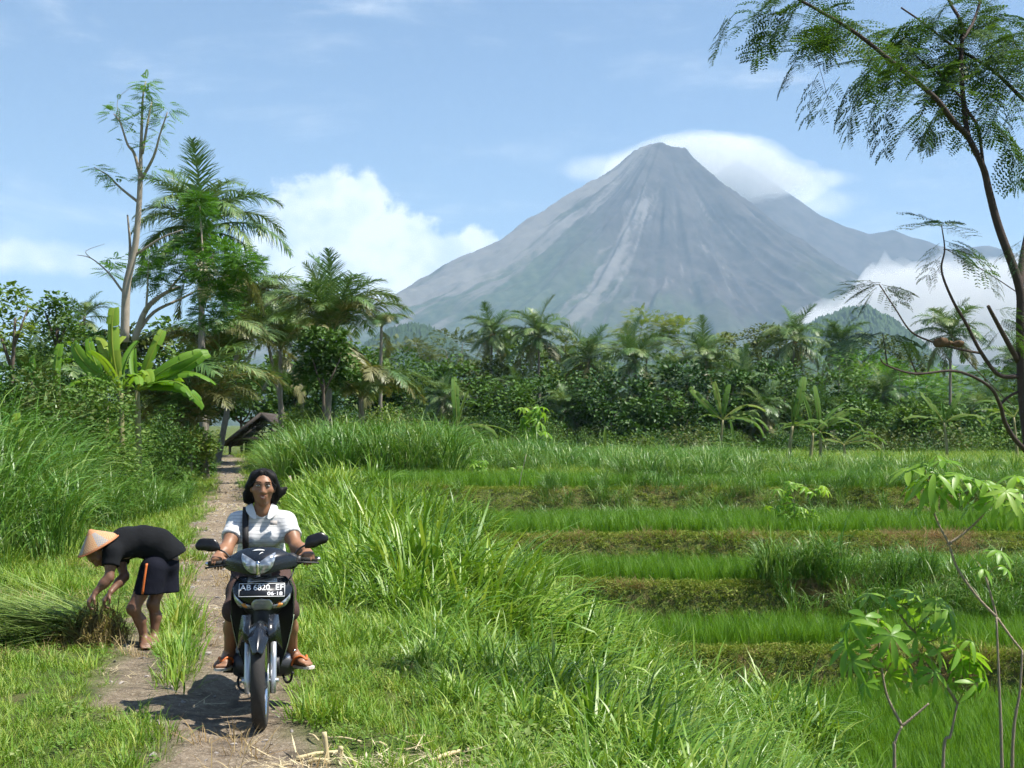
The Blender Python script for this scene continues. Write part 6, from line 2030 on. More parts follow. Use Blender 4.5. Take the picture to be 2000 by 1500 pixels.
# polo shirt
sd = SDF((-0.34, 0.50, 0.72), (0.34, 1.05, 1.27), 0.0075)
sd.chain([(0, 0.87, 0.78), (0, 0.84, 0.92), (0, 0.775, 1.08)], [0.150, 0.138, 0.135], k=0.06, squash=((0, 1, 0), 0.82))
for sx, elb in ((-1, elbL), (1, elbR)):
    sh = Vector((sx * 0.148, 0.74, 1.128))
    sd.ell((sx * 0.062, 0.685, 1.035), (0.066, 0.055, 0.060), k=0.05)                      # bust
    sd.cap((sx * 0.03, 0.735, 1.165), sh, 0.060, 0.058, k=0.04)
    sd.cap(sh, sh.lerp(elb, 0.62), 0.060, 0.064, k=0.04)
    e = sh.lerp(elb, 0.56)
    d = elb - sh
    sd.cut(e, d, (min(0.12 * sx, 0.34 * sx), 0.5, 0.8), (max(0.12 * sx, 0.34 * sx), 1.0, 1.12))
sd.ell((0, 0.67, 1.235), (0.046, 0.070, 0.050), k=0.01, op='sub')
sd.cap((0, 0.605, 1.105), (0, 0.645, 1.20), 0.004, 0.032, k=0.008, op='sub')                    # open placket
shirt = obj('polo_shirt', sd.mesh('polo_shirt', M_POLO, 1), rider)
for sx in (-1, 1):                                                                         # collar wings
    V = [(sx * 0.060, 0.735, 1.252), (sx * 0.052, 0.672, 1.238), (sx * 0.014, 0.630, 1.130), (sx * 0.066, 0.634, 1.152), (sx * 0.108, 0.685, 1.205), (sx * 0.094, 0.745, 1.228)]
    Fc = [[0, 1, 4, 5], [1, 2, 3, 4]]
    if sx > 0:
        Fc = [f[::-1] for f in Fc]
    part('collar', np_mesh('collar', V, np.array(Fc), M_COLLAR, True), shirt, 0.005, 2)
V = [(0.052, 0.622, 1.142), (0.094, 0.632, 1.142), (0.094, 0.620, 1.118), (0.052, 0.612, 1.118)]
part('collar_trim', np_mesh('collar_trim', V, np.array([[3, 2, 1, 0]]), mat_plain('grey_trim', (0.36, 0.33, 0.31), 0.9)), shirt, 0.004)
# bag strap over the shoulder
sp = bez([(-0.095, 0.80, 1.205), (-0.098, 0.745, 1.215), (-0.100, 0.675, 1.155), (-0.098, 0.605, 1.045), (-0.096, 0.640, 0.95), (-0.095, 0.67, 0.84)], 5)
V = np.concatenate([np.stack([sp + np.array([-0.019, -0.006, 0]), sp + np.array([0.019, -0.006, 0])], 1).reshape(-1, 3)])
k = np.arange(len(sp) - 1)
strap = part('bag_strap', np_mesh('bag_strap', V, np.stack([2 * k, 2 * k + 1, 2 * k + 3, 2 * k + 2], 1), M_STRAP, True), rider, 0.006)
# dark knee-length shorts
sd = SDF((-0.34, 0.36, 0.50), (0.34, 1.1, 0.98), 0.009)
sd.cap((0, 0.87, 0.80), (0, 0.87, 0.90), 0.150, 0.135, k=0.05, squash=((0, 1, 0), 0.85))
for sx, kn, an in ((-1, kneeL, ankL), (1, kneeR, ankR)):
    hip = Vector((sx * 0.085, 0.86, 0.80))
    sd.chain([hip, hip.lerp(kn, 0.5), kn, kn.lerp(an, 0.14)], [0.102, 0.086, 0.065, 0.062], k=0.04)
    sd.cut(kn.lerp(an, 0.10), an - kn, (min(0, 0.34 * sx), 0.3, 0.45), (max(0, 0.34 * sx), 0.75, 0.66))
obj('shorts', sd.mesh('shorts', M_BROWN, 1), rider)
# sandals
for (a, d, s_, z0) in (ftR, ftL):
    out = [(-0.075, 0.0), (-0.062, 0.028), (-0.02, 0.034), (0.05, 0.036), (0.12, 0.048), (0.165, 0.040), (0.185, 0.010), (0.182, -0.020), (0.155, -0.044), (0.10, -0.046), (0.03, -0.036), (-0.03, -0.034), (-0.066, -0.024)]
    c0 = Vector((a.x, a.y, 0)) + d * 0.0
    V = []
    for z_ in (z0 - 0.016, z0 - 0.001):
        for (u, v) in out:
            p = c0 + d * u + s_ * v
            V.append((p.x, p.y, z_))
    m_ = len(out)
    bm = bmesh.new()
    vv = [bm.verts.new(p) for p in V]
    bm.faces.new(vv[:m_][::-1]); bm.faces.new(vv[m_:])
    for i in range(m_):
        bm.faces.new((vv[i], vv[(i + 1) % m_], vv[m_ + (i + 1) % m_], vv[m_ + i]))
    bmesh.ops.recalc_face_normals(bm, faces=bm.faces)
    me = bpy.data.meshes.new('sandal'); bm.to_mesh(me); bm.free(); me.materials.append(M_SOLE)
    so = obj('sandal', me, rider)
    def pt(u, v, z_):
        p = c0 + d * u + s_ * v
        return (p.x, p.y, z0 + z_)
    for sg in (-1, 1):
        obj('sandal_strap', Geo().tube(bez([pt(0.140, -0.006, 0.036), pt(0.105, sg * 0.024, 0.056), pt(0.065, sg * 0.046, 0.036), pt(0.05, sg * 0.048, -0.002)], 4), 0.0075, 6).mesh('strap', M_ORANGE, True), so)

# ------------------------------------------------------------------ the farmer
FARM = hit(286, 1266)
farmer = thing('person', 'barefoot person in black shirt and dark shorts bending over cut grass', 'person', FARM, (0, 0, R(14)))
farmer.scale = (1.06, 1.06, 1.08)
sd = SDF((-0.62, -0.36, -0.02), (0.36, 0.36, 1.02), 0.0065)
kA, aA = Vector((-0.105, -0.10, 0.31)), Vector((-0.015, -0.03, 0.065))
kB, aB = Vector((0.045, 0.02, 0.33)), Vector((0.055, 0.03, 0.065))
hA, hB = Vector((0.045, -0.045, 0.60)), Vector((0.13, 0.085, 0.60))
spine = [Vector((0.125, 0.04, 0.66)), Vector((0.075, 0.035, 0.78)), Vector((-0.04, 0.02, 0.815)), Vector((-0.17, 0.005, 0.80)), Vector((-0.265, -0.01, 0.755))]
sd.chain(spine, [0.115, 0.105, 0.10, 0.10, 0.085], k=0.05)
for h_, kn, an, td in ((hA, kA, aA, (0.10, -1, 0)), (hB, kB, aB, (0.02, -1, 0))):
    sd.chain([h_, kn], [0.075, 0.047], k=0.04)
    cf = kn.lerp(an, 0.38) + Vector((0.02, 0.022, 0))
    sd.chain([kn, cf, an], [0.043, 0.042, 0.027], k=0.03)
    foot_sdf(sd, an, td, 0.95, 0.058)
head = Vector((-0.375, -0.055, 0.735))
ff_, uu_ = Vector((-0.35, -0.30, -0.9)), Vector((-0.85, -0.1, 0.5))
qf, frot = face(sd, head, ff_, uu_, 0.98)
sd.cap(spine[-1], head, 0.058, 0.05, k=0.03)
shA, shB = Vector((-0.265, -0.145, 0.745)), Vector((-0.235, 0.125, 0.745))
eA, wA = Vector((-0.285, -0.20, 0.555)), Vector((-0.385, -0.215, 0.445))
eB, wB = Vector((-0.175, 0.02, 0.545)), Vector((-0.275, -0.09, 0.440))
for sh, el, wr in ((shA, eA, wA), (shB, eB, wB)):
    sd.cap(spine[3], sh, 0.085, 0.052, k=0.05)
    sd.chain([sh, sh.lerp(el, 0.5), el], [0.044, 0.040, 0.033], k=0.03)
    sd.chain([el, el.lerp(wr, 0.35), wr], [0.033, 0.034, 0.023], k=0.03)
    hand(sd, wr, Vector((-0.55, -0.1, -0.75)), (0.3, -0.9, 0), (0.75, 0.1, -0.5), (35, 45, 30), 0.95)
obj('body', sd.mesh('body', M_SKIN2, 1), farmer)
sd = SDF((-0.5, -0.36, 0.5), (0.40, 0.36, 1.05), 0.009)
sd.chain([Vector((0.165, 0.045, 0.70))] + spine[1:], [0.140, 0.124, 0.112, 0.108, 0.092], k=0.06)
for sh, el in ((shA, eA), (shB, eB)):
    sd.cap(spine[3], sh, 0.105, 0.070, k=0.05)
    sd.cap(sh, sh.lerp(el, 0.58), 0.068, 0.070, k=0.03)
    sd.cut(sh.lerp(el, 0.55), el - sh, tuple(np.minimum(sh, el) - 0.10), tuple(np.maximum(sh, el) + np.array([0.09, 0.09, -0.06])))
sd.cut((0.175, 0.04, 0.675), (0.45, 0.02, -0.89), (-0.05, -0.3, 0.45), (0.42, 0.36, 1.0))
sd.ell((-0.345, -0.02, 0.735), (0.06, 0.07, 0.075), k=0.01, op='sub')
obj('tee_shirt', sd.mesh('tee_shirt', M_TEE, 1), farmer)
sd = SDF((-0.25, -0.3, 0.32), (0.40, 0.36, 0.86), 0.009)
sd.cap((0.120, 0.04, 0.64), (0.085, 0.04, 0.76), 0.122, 0.116, k=0.05)
sd.chain([hA, Vector((0.000, -0.060, 0.40))], [0.108, 0.112], k=0.04)
sd.chain([hB, Vector((0.135, 0.065, 0.39))], [0.110, 0.116], k=0.04)
sd.cut((0.03, 0, 0.415), (0, 0, -1))
so = obj('shorts', sd.mesh('shorts', M_NAVY, 1), farmer)
pts = bez([(-0.005, -0.160, 0.655), (-0.020, -0.175, 0.55), (-0.035, -0.172, 0.425)], 6)
V = np.stack([pts + np.array([-0.009, 0, 0]), pts + np.array([0.009, 0, 0])], 1).reshape(-1, 3)
k = np.arange(len(pts) - 1)
part('side_stripe', np_mesh('side_stripe', V, np.stack([2 * k, 2 * k + 1, 2 * k + 3, 2 * k + 2], 1), M_ORANGE, True), so, 0.004)

# woven conical hat, worn (its own thing)
def mat_hat():
    mt_, n_ = new_mat('woven_hat')
    b_ = n_.new('ShaderNodeBsdfPrincipled')
    tcn = n_.new('ShaderNodeTexCoord')
    sp_ = n_.new('ShaderNodeSeparateXYZ')
    n_.put(sp_.inputs[0], tcn.outputs['Object'])
    an = n_.math('ARCTAN2', sp_.outputs[1], sp_.outputs[0])
    rr = n_.math('SQRT', n_.math('ADD', n_.math('POWER', sp_.outputs[0], 2.0), n_.math('POWER', sp_.outputs[1], 2.0)))
    cm = n_.new('ShaderNodeCombineXYZ')
    n_.put(cm.inputs[0], n_.math('MULTIPLY', an, 76 / 6.2832)); n_.put(cm.inputs[1], n_.math('MULTIPLY', rr, 105.0))
    ck = n_.new('ShaderNodeTexChecker'); ck.inputs['Scale'].default_value = 1.0
    n_.put(ck.inputs[0], cm.outputs[0])
    sect = n_.math('FRACT', n_.math('ADD', n_.math('MULTIPLY', an, 4 / 6.2832), 0.12))
    warm = n_.step(sect, 0.35, 0.42)
    ca = n_.mix(warm, (0.42, 0.35, 0.22), (0.52, 0.20, 0.08))
    cb = n_.mix(warm, (0.24, 0.24, 0.30), (0.48, 0.35, 0.19))
    col_ = n_.mix(ck.outputs['Fac'], ca, cb)
    col_ = n_.mix(n_.step(rr, 0.055, 0.045), col_, (0.50, 0.24, 0.11))
    col_ = n_.mix(n_.step(rr, 0.168, 0.174), col_, (0.46, 0.20, 0.09))
    n_.put(b_.inputs['Base Color'], col_)
    b_.inputs['Roughness'].default_value = 0.7
    bp_ = n_.new('ShaderNodeBump'); bp_.inputs['Strength'].default_value = 0.5; bp_.inputs['Distance'].default_value = 0.004
    n_.put(bp_.inputs['Height'], ck.outputs['Fac'])
    n_.l.new(bp_.outputs[0], b_.inputs['Normal'])
    o_ = n_.new('ShaderNodeOutputMaterial')
    n_.l.new(b_.outputs[0], o_.inputs[0])
    return mt_
rp = [0.0, 0.012, 0.035, 0.08, 0.13, 0.172, 0.186]
zp = [0.150, 0.146, 0.125, 0.088, 0.046, 0.010, -0.004]
ns = 44
V = [(r_ * math.cos(2 * math.pi * i / ns), r_ * math.sin(2 * math.pi * i / ns), z_) for r_, z_ in zip(rp, zp) for i in range(ns)]
Fq = [[j * ns + i, j * ns + (i + 1) % ns, (j + 1) * ns + (i + 1) % ns, (j + 1) * ns + i] for j in range(len(rp) - 1) for i in range(ns)]
me = np_mesh('conical_hat', V, np.array(Fq)[:, ::-1], mat_hat(), True)
RF = Matrix.Rotation(R(14), 3, 'Z')
hl = FARM + RF @ Vector((-0.372 * 1.06, -0.050, 0.795 * 1.08))
axis = Vector((-0.45, -0.22, 0.86)).normalized()
hat = thing('conical_hat', 'orange and beige woven conical hat worn by the bending person', 'hat', hl, axis.to_track_quat('Z', 'Y').to_euler(), me=me)
md = hat.modifiers.new('thick', 'SOLIDIFY'); md.thickness = 0.006
rim_me = Geo().tube([(0.186 * math.cos(2 * math.pi * i / 44), 0.186 * math.sin(2 * math.pi * i / 44), -0.004) for i in range(45)], 0.0055, 6, cap=False).mesh('hat_rim', mat_plain('hat_rim_orange', (0.46, 0.17, 0.07), 0.7), True)
obj('hat_rim', rim_me, hat)

# ================================================================== hut, near tree, cassava, cut grass, litter
# ------------------------------------------------------------------ hut
M_OLDWOOD = mat_plain('weathered_wood', (0.060, 0.052, 0.046), 0.95, var=0.4, scale=5, bump=0.5, bscale=20)
M_ROOF = mat_plain('old_roof_tile', (0.055, 0.044, 0.037), 0.95, var=0.5, scale=3, bump=0.4, bscale=12)
HY = 93.0
ap = P(512, 808, HY)
le = P(436, 868, HY)
hx, hz0 = ap.x, le.z
hut = thing('hut', 'small dark wooden hut with an open gabled roof behind the crest of the track', 'hut', (hx, HY, gz(hx, HY)), (0, 0, R(-6)))
oz = gz(hx, HY)
hw_, hh = ap.x - le.x, ap.z - le.z
DEP = 4.2
for sx in (-1, 1):
    rows = 9
    slope_len = math.hypot(hw_, hh)
    ang = math.atan2(hh, hw_)
    panel = Geo()
    a = np.array([0, -0.25, ap.z - oz]); b_ = np.array([sx * hw_ * 1.05, -0.25, ap.z - oz - hh * 1.05])
    V = [a, b_, b_ + [0, DEP, 0], a + [0, DEP, 0]]
    up = np.array([sx * math.sin(ang), 0, math.cos(ang)]) * 0.05
    V = np.array(V + [v + up for v in V])
    panel.add(V, np.array([[0, 1, 2, 3], [7, 6, 5, 4], [0, 4, 5, 1], [1, 5, 6, 2], [2, 6, 7, 3], [3, 7, 4, 0]]))
    rp_ = obj('roof_panel', panel.mesh('roof_panel', M_ROOF), hut)
    d = (b_ - a) / rows
    for i in range(rows):
        m0 = a + d * (i + 0.5) + up * 1.25 + np.array([0, DEP / 2, 0])
        rot = Matrix.Rotation(sx * (ang + 0.05), 3, 'Y')
        obj('tile_row', Geo().box(m0, (slope_len / rows * 1.12, DEP + 0.06 * (i % 2), 0.05), rot).mesh('tile_row', M_ROOF), rp_)
    rot = Matrix.Rotation(sx * ang, 3, 'Y')
    obj('barge_board', Geo().box((a + b_) / 2 + np.array([0, -0.06, -0.03]), (slope_len * 1.05, 0.08, 0.22), rot).mesh('barge_board', M_OLDWOOD), hut)
    obj('rafter', Geo().box((a + b_) / 2 * np.array([0.8, 1, 1]) + np.array([0, 0.2, -0.28 - 0.03]), (slope_len * 0.8, 0.09, 0.11), rot).mesh('rafter', M_OLDWOOD), hut)
for i, fz in enumerate((0.18, 0.40, 0.60, 0.80)):
    z_ = hz0 - oz + hh * fz
    wid = 2 * hw_ * (1 - fz) * 0.94
    obj('tie_beam' if i == 0 else 'slat', Geo().box((0, -0.02 + 0.03 * i, z_), (wid, 0.08, 0.16 if i == 0 else 0.07)).mesh('beam', M_OLDWOOD), hut)
for fx in (-0.5, -0.2, 0.0, 0.25, 0.5):
    zt = hz0 - oz + hh * (1 - abs(fx)) * 0.97
    zb0 = hz0 - oz + hh * 0.18
    obj('slat', Geo().box((fx * hw_, 0.06, (zt + zb0) / 2), (0.06, 0.06, zt - zb0)).mesh('slat', M_OLDWOOD), hut)
for fx in (-0.86, 0.86):
    for yy in (0.1, DEP - 0.5):
        obj('post', Geo().box((fx * hw_, yy, (hz0 - oz + hh * 0.12) / 2), (0.14, 0.14, hz0 - oz + hh * 0.12)).mesh('post', M_OLDWOOD), hut)
obj('back_wall', Geo().box((0, DEP - 0.3, (hz0 - oz + hh * 0.3) / 2), (2 * hw_ * 0.9, 0.06, hz0 - oz + hh * 0.3)).mesh('back_wall', M_OLDWOOD), hut)

# ------------------------------------------------------------------ plank seat in the verge
bx_, by_ = (606 - 1000) / F * 45, 45.0
bz_ = gz(bx_, by_)
zt = P(606, 938, 45).z - bz_
seat = thing('plank_seat', 'weathered plank seat on posts standing in the verge grass behind the rider', 'bench', (bx_, by_, bz_), (0, 0, R(8)))
obj('plank', Geo().box((0.12, 0, zt), (0.78, 0.22, 0.09), Matrix.Rotation(R(2), 3, 'Y')).mesh('plank', M_OLDWOOD), seat)
obj('post', Geo().box((-0.55, 0, zt * 0.5 + 0.02), (0.09, 0.10, zt + 0.26), Matrix.Rotation(R(-14), 3, 'Y')).mesh('post', M_PALEBARK), seat)
obj('post', Geo().box((0.30, 0, zt * 0.5 + 0.08), (0.09, 0.10, zt + 0.20), Matrix.Rotation(R(4), 3, 'Y')).mesh('post', M_PALEBARK), seat)

# ------------------------------------------------------------------ near tree at the right edge
def bipinnate(name, L=0.26, pairs=5, pin=0.20, leafl=11, ls=0.032, droop=0.35):
    G = Geo()
    t = np.linspace(0, 1, 7)
    rb = np.stack([L * t, 0 * t, -droop * L * t ** 2], 1)
    G.tube(rb, [0.0022, 0.001], 4, 0.3)
    for i in range(pairs):
        tt = 0.25 + 0.75 * i / (pairs - 1)
        p0 = np.array([np.interp(tt, t, rb[:, k_]) for k_ in range(3)])
        pl = pin * (0.75 + 0.35 * math.sin(math.pi * tt))
        for sg in (-1, 1):
            d = np.array([0.55 + 0.25 * tt, sg * 0.85, 0.05]); d /= np.linalg.norm(d)
            u = np.linspace(0, 1, 5)
            pr = p0 + np.outer(u * pl, d) + np.outer(u ** 2 * pl * 0.30, [0, 0, -1.0])
            G.tube(pr, [0.0012, 0.0006], 3, 0.3, cap=False)
            q_ = np.cross(d, [0, 0, 1.0]); q_ /= np.linalg.norm(q_)
            for j in range(leafl):
                uu = (j + 0.8) / leafl
                c_ = np.array([np.interp(uu, u, pr[:, k_]) for k_ in range(3)])
                for s2 in (-1, 1):
                    e = q_ * s2 * 0.9 + d * 0.45 + np.array([0, 0, -0.15]) + rng.normal(size=3) * 0.12
                    e /= np.linalg.norm(e)
                    wv = np.cross(e, [0, 0, 1.0]); wv /= np.linalg.norm(wv) + 1e-9
                    lz = ls * (0.8 + 0.4 * math.sin(math.pi * uu))
                    G.add([c_, c_ + e * lz * 0.5 + wv * lz * 0.22, c_ + e * lz, c_ + e * lz * 0.5 - wv * lz * 0.22], [[0, 1, 2, 3]], 0.35 + 0.3 * rng.random())
    return G.mesh(name, M_NEARLEAF)
M_NEARLEAF = mat_leaf('near_leaflet', [(0.016, 0.045, 0.012), (0.036, 0.085, 0.018), (0.070, 0.14, 0.025), (0.14, 0.22, 0.05)], 0.40, 0.4, 0.4)
LEAVES = [bipinnate('leaf', U(0.20, 0.30, 1)[0], p_, U(0.15, 0.22, 1)[0], l_, droop=U(0.15, 0.6, 1)[0]) for p_, l_ in ((5, 9), (4, 8), (6, 9), (3, 8))]
ND = 10.6
nb = P(2070, 905, ND)
near_base = Vector((nb.x, ND, gz(nb.x, ND)))
ntree = thing('near_tree', 'dark slender tree leaning in at the frame edge with feathery leaves overhead', 'tree', near_base)
NL = [  # (pixels, r0, r1, depth drift)
    ('trunk', [(2075, 1750), (2055, 1200), (2014, 905), (1998, 760), (1994, 640), (1991, 560), (1951, 445), (1932, 375), (1920, 327), (1890, 265)], 0.050, 0.022, 0.0),
    ('limb', [(1890, 265), (1862, 237), (1825, 190), (1750, 127), (1675, 67), (1607, 25), (1540, -12)], 0.024, 0.010, -0.9),
    ('limb', [(1890, 265), (1882, 200), (1877, 125), (1878, 50), (1857, 8), (1840, -30)], 0.022, 0.010, 0.5),
    ('limb', [(1921, 326), (1910, 250), (1890, 217), (1884, 203)], 0.013, 0.010, 0.0),
    ('limb', [(1878, 80), (1900, 45), (1915, 0), (1922, -40)], 0.013, 0.008, 0.4),
    ('limb', [(2040, 225), (2000, 195), (1945, 142), (1912, 120), (1850, 82), (1807, 47), (1760, 15)], 0.018, 0.007, 0.7),
    ('limb', [(1876, 190), (1840, 150), (1790, 110), (1745, 60)], 0.010, 0.004, 0.6),
    ('limb', [(1992, 562), (1998, 500), (2012, 430)], 0.030, 0.022, 0.2),
    ('limb', [(1993, 735), (1951, 732), (1916, 688), (1888, 634), (1860, 585), (1839, 529), (1845, 487), (1839, 440)], 0.018, 0.004, -0.5),
    ('limb', [(1916, 690), (1878, 683), (1825, 669), (1780, 648), (1748, 602), (1717, 555)], 0.010, 0.004, -0.7),
    ('limb', [(2003, 880), (1979, 854), (1962, 823), (1953, 791), (1930, 753), (1867, 725), (1787, 730), (1731, 713), (1719, 700)], 0.020, 0.004, -0.8),
    ('limb', [(1790, 729), (1775, 695), (1759, 662)], 0.006, 0.003, 0.1),
    ('limb', [(1733, 712), (1730, 690), (1724, 651)], 0.006, 0.003, 0.1),
    ('limb', [(1953, 791), (1970, 775), (1992, 763)], 0.010, 0.010, 0.0),
    ('limb', [(1988, 705), (1966, 665), (1948, 632), (1930, 598)], 0.022, 0.013, -0.3),
    ('limb', [(1848, 487), (1890, 510), (1940, 540), (1985, 570)], 0.003, 0.004, 0.2),
    ('limb', [(1843, 487), (1880, 492), (1920, 512), (1945, 535)], 0.004, 0.002, 0.3),
    ('limb', [(1583, 82), (1600, 130), (1618, 195)], 0.003, 0.0015, -0.2),
    ('limb', [(1880, 690), (1905, 720), (1950, 765), (1985, 800)], 0.004, 0.003, 0.3)]
for nm, pp, r0, r1, dr in NL:
    pts = [np.array(P(a, b_, ND + dr * i / (len(pp) - 1)) - near_base) for i, (a, b_) in enumerate(pp)]
    if nm == 'trunk':
        pts[0][2] = -0.2; pts[0][0] = 0.02
    obj(nm, Geo().tube(bez(pts, 6), np.linspace(r0, r1, 8), 9).mesh(nm, M_DARKBARK, True), ntree)
M_GALL = mat_plain('gall_fungus', (0.11, 0.065, 0.030), 0.9, var=0.6, scale=30, bump=0.8, bscale=50)
for (a, b_, w_, h_) in ((1836, 669, 0.055, 0.038), (1871, 672, 0.045, 0.026), (1853, 671, 0.030, 0.020)):
    sdg = SDF((-0.1, -0.1, -0.1), (0.1, 0.1, 0.1), 0.01).ell((0, 0, 0), (w_, 0.03, h_), k=0.02).ell((w_ * 0.6, 0.0, h_ * 0.5), (w_ * 0.5, 0.025, h_ * 0.5), k=0.006).ell((-w_ * 0.5, -0.012, -h_ * 0.5), (w_ * 0.4, 0.02, h_ * 0.55), k=0.006).ell((0, -0.02, h_ * 0.6), (w_ * 0.3, 0.02, h_ * 0.5), k=0.006)
    obj('gall', sdg.mesh('gall', M_GALL), ntree, P(a, b_, ND - 0.35) - near_base)
rs = random.Random(12)
def near_leaf(px, py, dY, azd, pitch, s_=1.0, me=None):
    obj('leaf', me or rs.choice(LEAVES), ntree, P(px, py, ND + dY) - near_base, (R(rs.uniform(-25, 25)), R(pitch), R(azd)), s_)
# sprays along the overhead limbs
for (pp, n_, sp_, dr) in (([(1830, 195), (1750, 127), (1675, 67), (1607, 25), (1540, 0)], 62, 55, -0.6), ([(1884, 200), (1877, 125), (1878, 50), (1850, 10)], 34, 60, 0.3),
                          ([(1990, 190), (1912, 120), (1850, 82), (1790, 40)], 40, 55, 0.5), ([(1840, 150), (1790, 110), (1745, 60)], 26, 45, 0.5), ([(1900, 45), (1960, 10)], 24, 60, 0.3), ([(1960, 60), (2000, 100)], 22, 55, 0.2),
                          ([(1620, 60), (1560, 40), (1500, 40)], 14, 30, -0.8)):
    arr = np.array(pp, float)
    for i in range(n_):
        t_ = rs.random() * (len(arr) - 1)
        k_ = min(int(t_), len(arr) - 2)
        c_ = arr[k_] + (arr[k_ + 1] - arr[k_]) * (t_ - k_)
        near_leaf(c_[0] + rs.gauss(0, sp_ * 0.5), c_[1] + rs.gauss(0, sp_ * 0.42), dr + rs.uniform(-0.5, 0.5), rs.choice((180, 180, 0, 90, 270)) + rs.uniform(-50, 50), rs.uniform(-10, 45), rs.uniform(0.6, 1.05))
# single sprays that show against the sky
for (px, py, a, pit, s_) in ((1500, 25, 180, 15, 0.8), (1440, 22, 180, 40, 0.9), (1418, 30, 200, 60, 0.6), (1560, 110, 190, 50, 0.9), (1600, 140, 180, 55, 0.9), (1640, 150, 200, 50, 1.0), (1660, 165, 190, 60, 0.9), (1680, 175, 180, 55, 0.9),
                             (1720, 180, 190, 60, 1.0), (1735, 205, 185, 65, 0.9), (1750, 160, 200, 50, 1.0), (1700, 140, 185, 50, 1.0), (1800, 230, 185, 25, 0.85), (1830, 240, 190, 35, 0.8), (1850, 205, 200, 40, 0.9), (1830, 220, 200, 50, 0.8), (1800, 215, 180, 30, 0.8),
                             (1925, 225, -5, 40, 0.8), (1940, 240, 0, 45, 0.9), (1965, 250, -10, 60, 0.8), (1985, 270, 200, 75, 0.9), (1990, 290, 190, 80, 0.8), (1978, 300, 180, 80, 0.7), (1940, 180, 190, 50, 0.8), (1960, 200, 190, 50, 0.7), (1990, 190, 180, 60, 0.8),
                             (1910, 230, 20, 30, 0.7), (1895, 160, 30, 20, 0.9), (1870, 150, 170, 20, 0.9),
                             (1836, 438, 150, -35, 0.75), (1838, 442, 200, -15, 0.7), (1840, 440, 60, -30, 0.7), (1842, 446, 20, -10, 0.6), (1845, 470, 0, 15, 0.7), (1850, 480, 10, 30, 0.7), (1835, 475, 190, 30, 0.6), (1838, 500, 190, 45, 0.6), (1870, 492, 0, 30, 0.8),
                             (1905, 505, 5, 40, 0.7), (1930, 520, 0, 45, 0.6), (1836, 520, 200, 45, 0.45), (1860, 470, 20, 5, 0.7),
                             (1716, 556, 180, 0, 0.85), (1714, 555, 200, 15, 0.8), (1720, 552, 150, -8, 0.7), (1722, 556, 0, 10, 0.7), (1718, 560, 20, 25, 0.6), (1712, 562, 190, 35, 0.7), (1706, 570, 190, 45, 0.6), (1725, 560, 330, 20, 0.6),
                             (1724, 650, 180, 5, 0.95), (1722, 648, 200, 15, 0.9), (1726, 652, 160, 0, 0.8), (1730, 652, 0, 15, 0.7), (1758, 662, 0, 25, 0.6), (1756, 660, 180, 20, 0.8), (1745, 655, 190, 30, 0.8), (1700, 645, 185, 25, 0.8), (1765, 660, 20, 40, 0.5),
                             (1945, 605, 0, 0, 0.4), (1955, 620, 10, 20, 0.45), (1965, 640, 0, 30, 0.5), (1950, 650, 180, 40, 0.4), (1975, 660, 0, 40, 0.4), (1985, 610, 20, 20, 0.5), (1940, 640, 190, 50, 0.35),
                             (1995, 470, 180, 30, 0.6), (1998, 480, 190, 50, 0.5)):
    near_leaf(px, py, rs.uniform(-0.5, 0.1), a + rs.uniform(-15, 15), pit, s_ * 1.2)

# ------------------------------------------------------------------ cassava
def cassava_leaf(name, lobes=7, L=0.15, wd=0.040, droop=0.55):
    G = Geo()
    for i in range(lobes):
        a = R(-125 + 250 * i / (lobes - 1))
        ll = L * (0.68 + 0.32 * math.cos(a * 0.72)) * U(0.92, 1.08, 1)[0]
        d = np.array([math.cos(a), math.sin(a), 0])
        s_ = np.array([-math.sin(a), math.cos(a), 0])
        Vl, ns_ = [], 5
        for j in range(ns_ + 1):
            t = j / ns_
            w_ = wd * 0.5 * math.sin(math.pi * (0.06 + 0.90 * t) ** 1.25) + 0.0015
            c_ = d * ll * t + np.array([0, 0, -droop * ll * t ** 1.7])
            Vl += [c_ - s_ * w_ + np.array([0, 0, 0.25 * w_]), c_, c_ + s_ * w_ + np.array([0, 0, 0.25 * w_])]
        Fq_ = []
        for j in range(ns_):
            Fq_ += [[3 * j, 3 * j + 1, 3 * j + 4, 3 * j + 3], [3 * j + 1, 3 * j + 2, 3 * j + 5, 3 * j + 4]]
        G.add(Vl, Fq_, 0.4 + 0.25 * rng.random())
    return G.mesh(name, M_CASS, True)
CL = [cassava_leaf('leaf', k_, 0.15, w_, dr) for k_, w_, dr in ((7, 0.036, 0.45), (5, 0.040, 0.6), (7, 0.033, 0.75), (6, 0.036, 0.3), (5, 0.036, 0.9))]
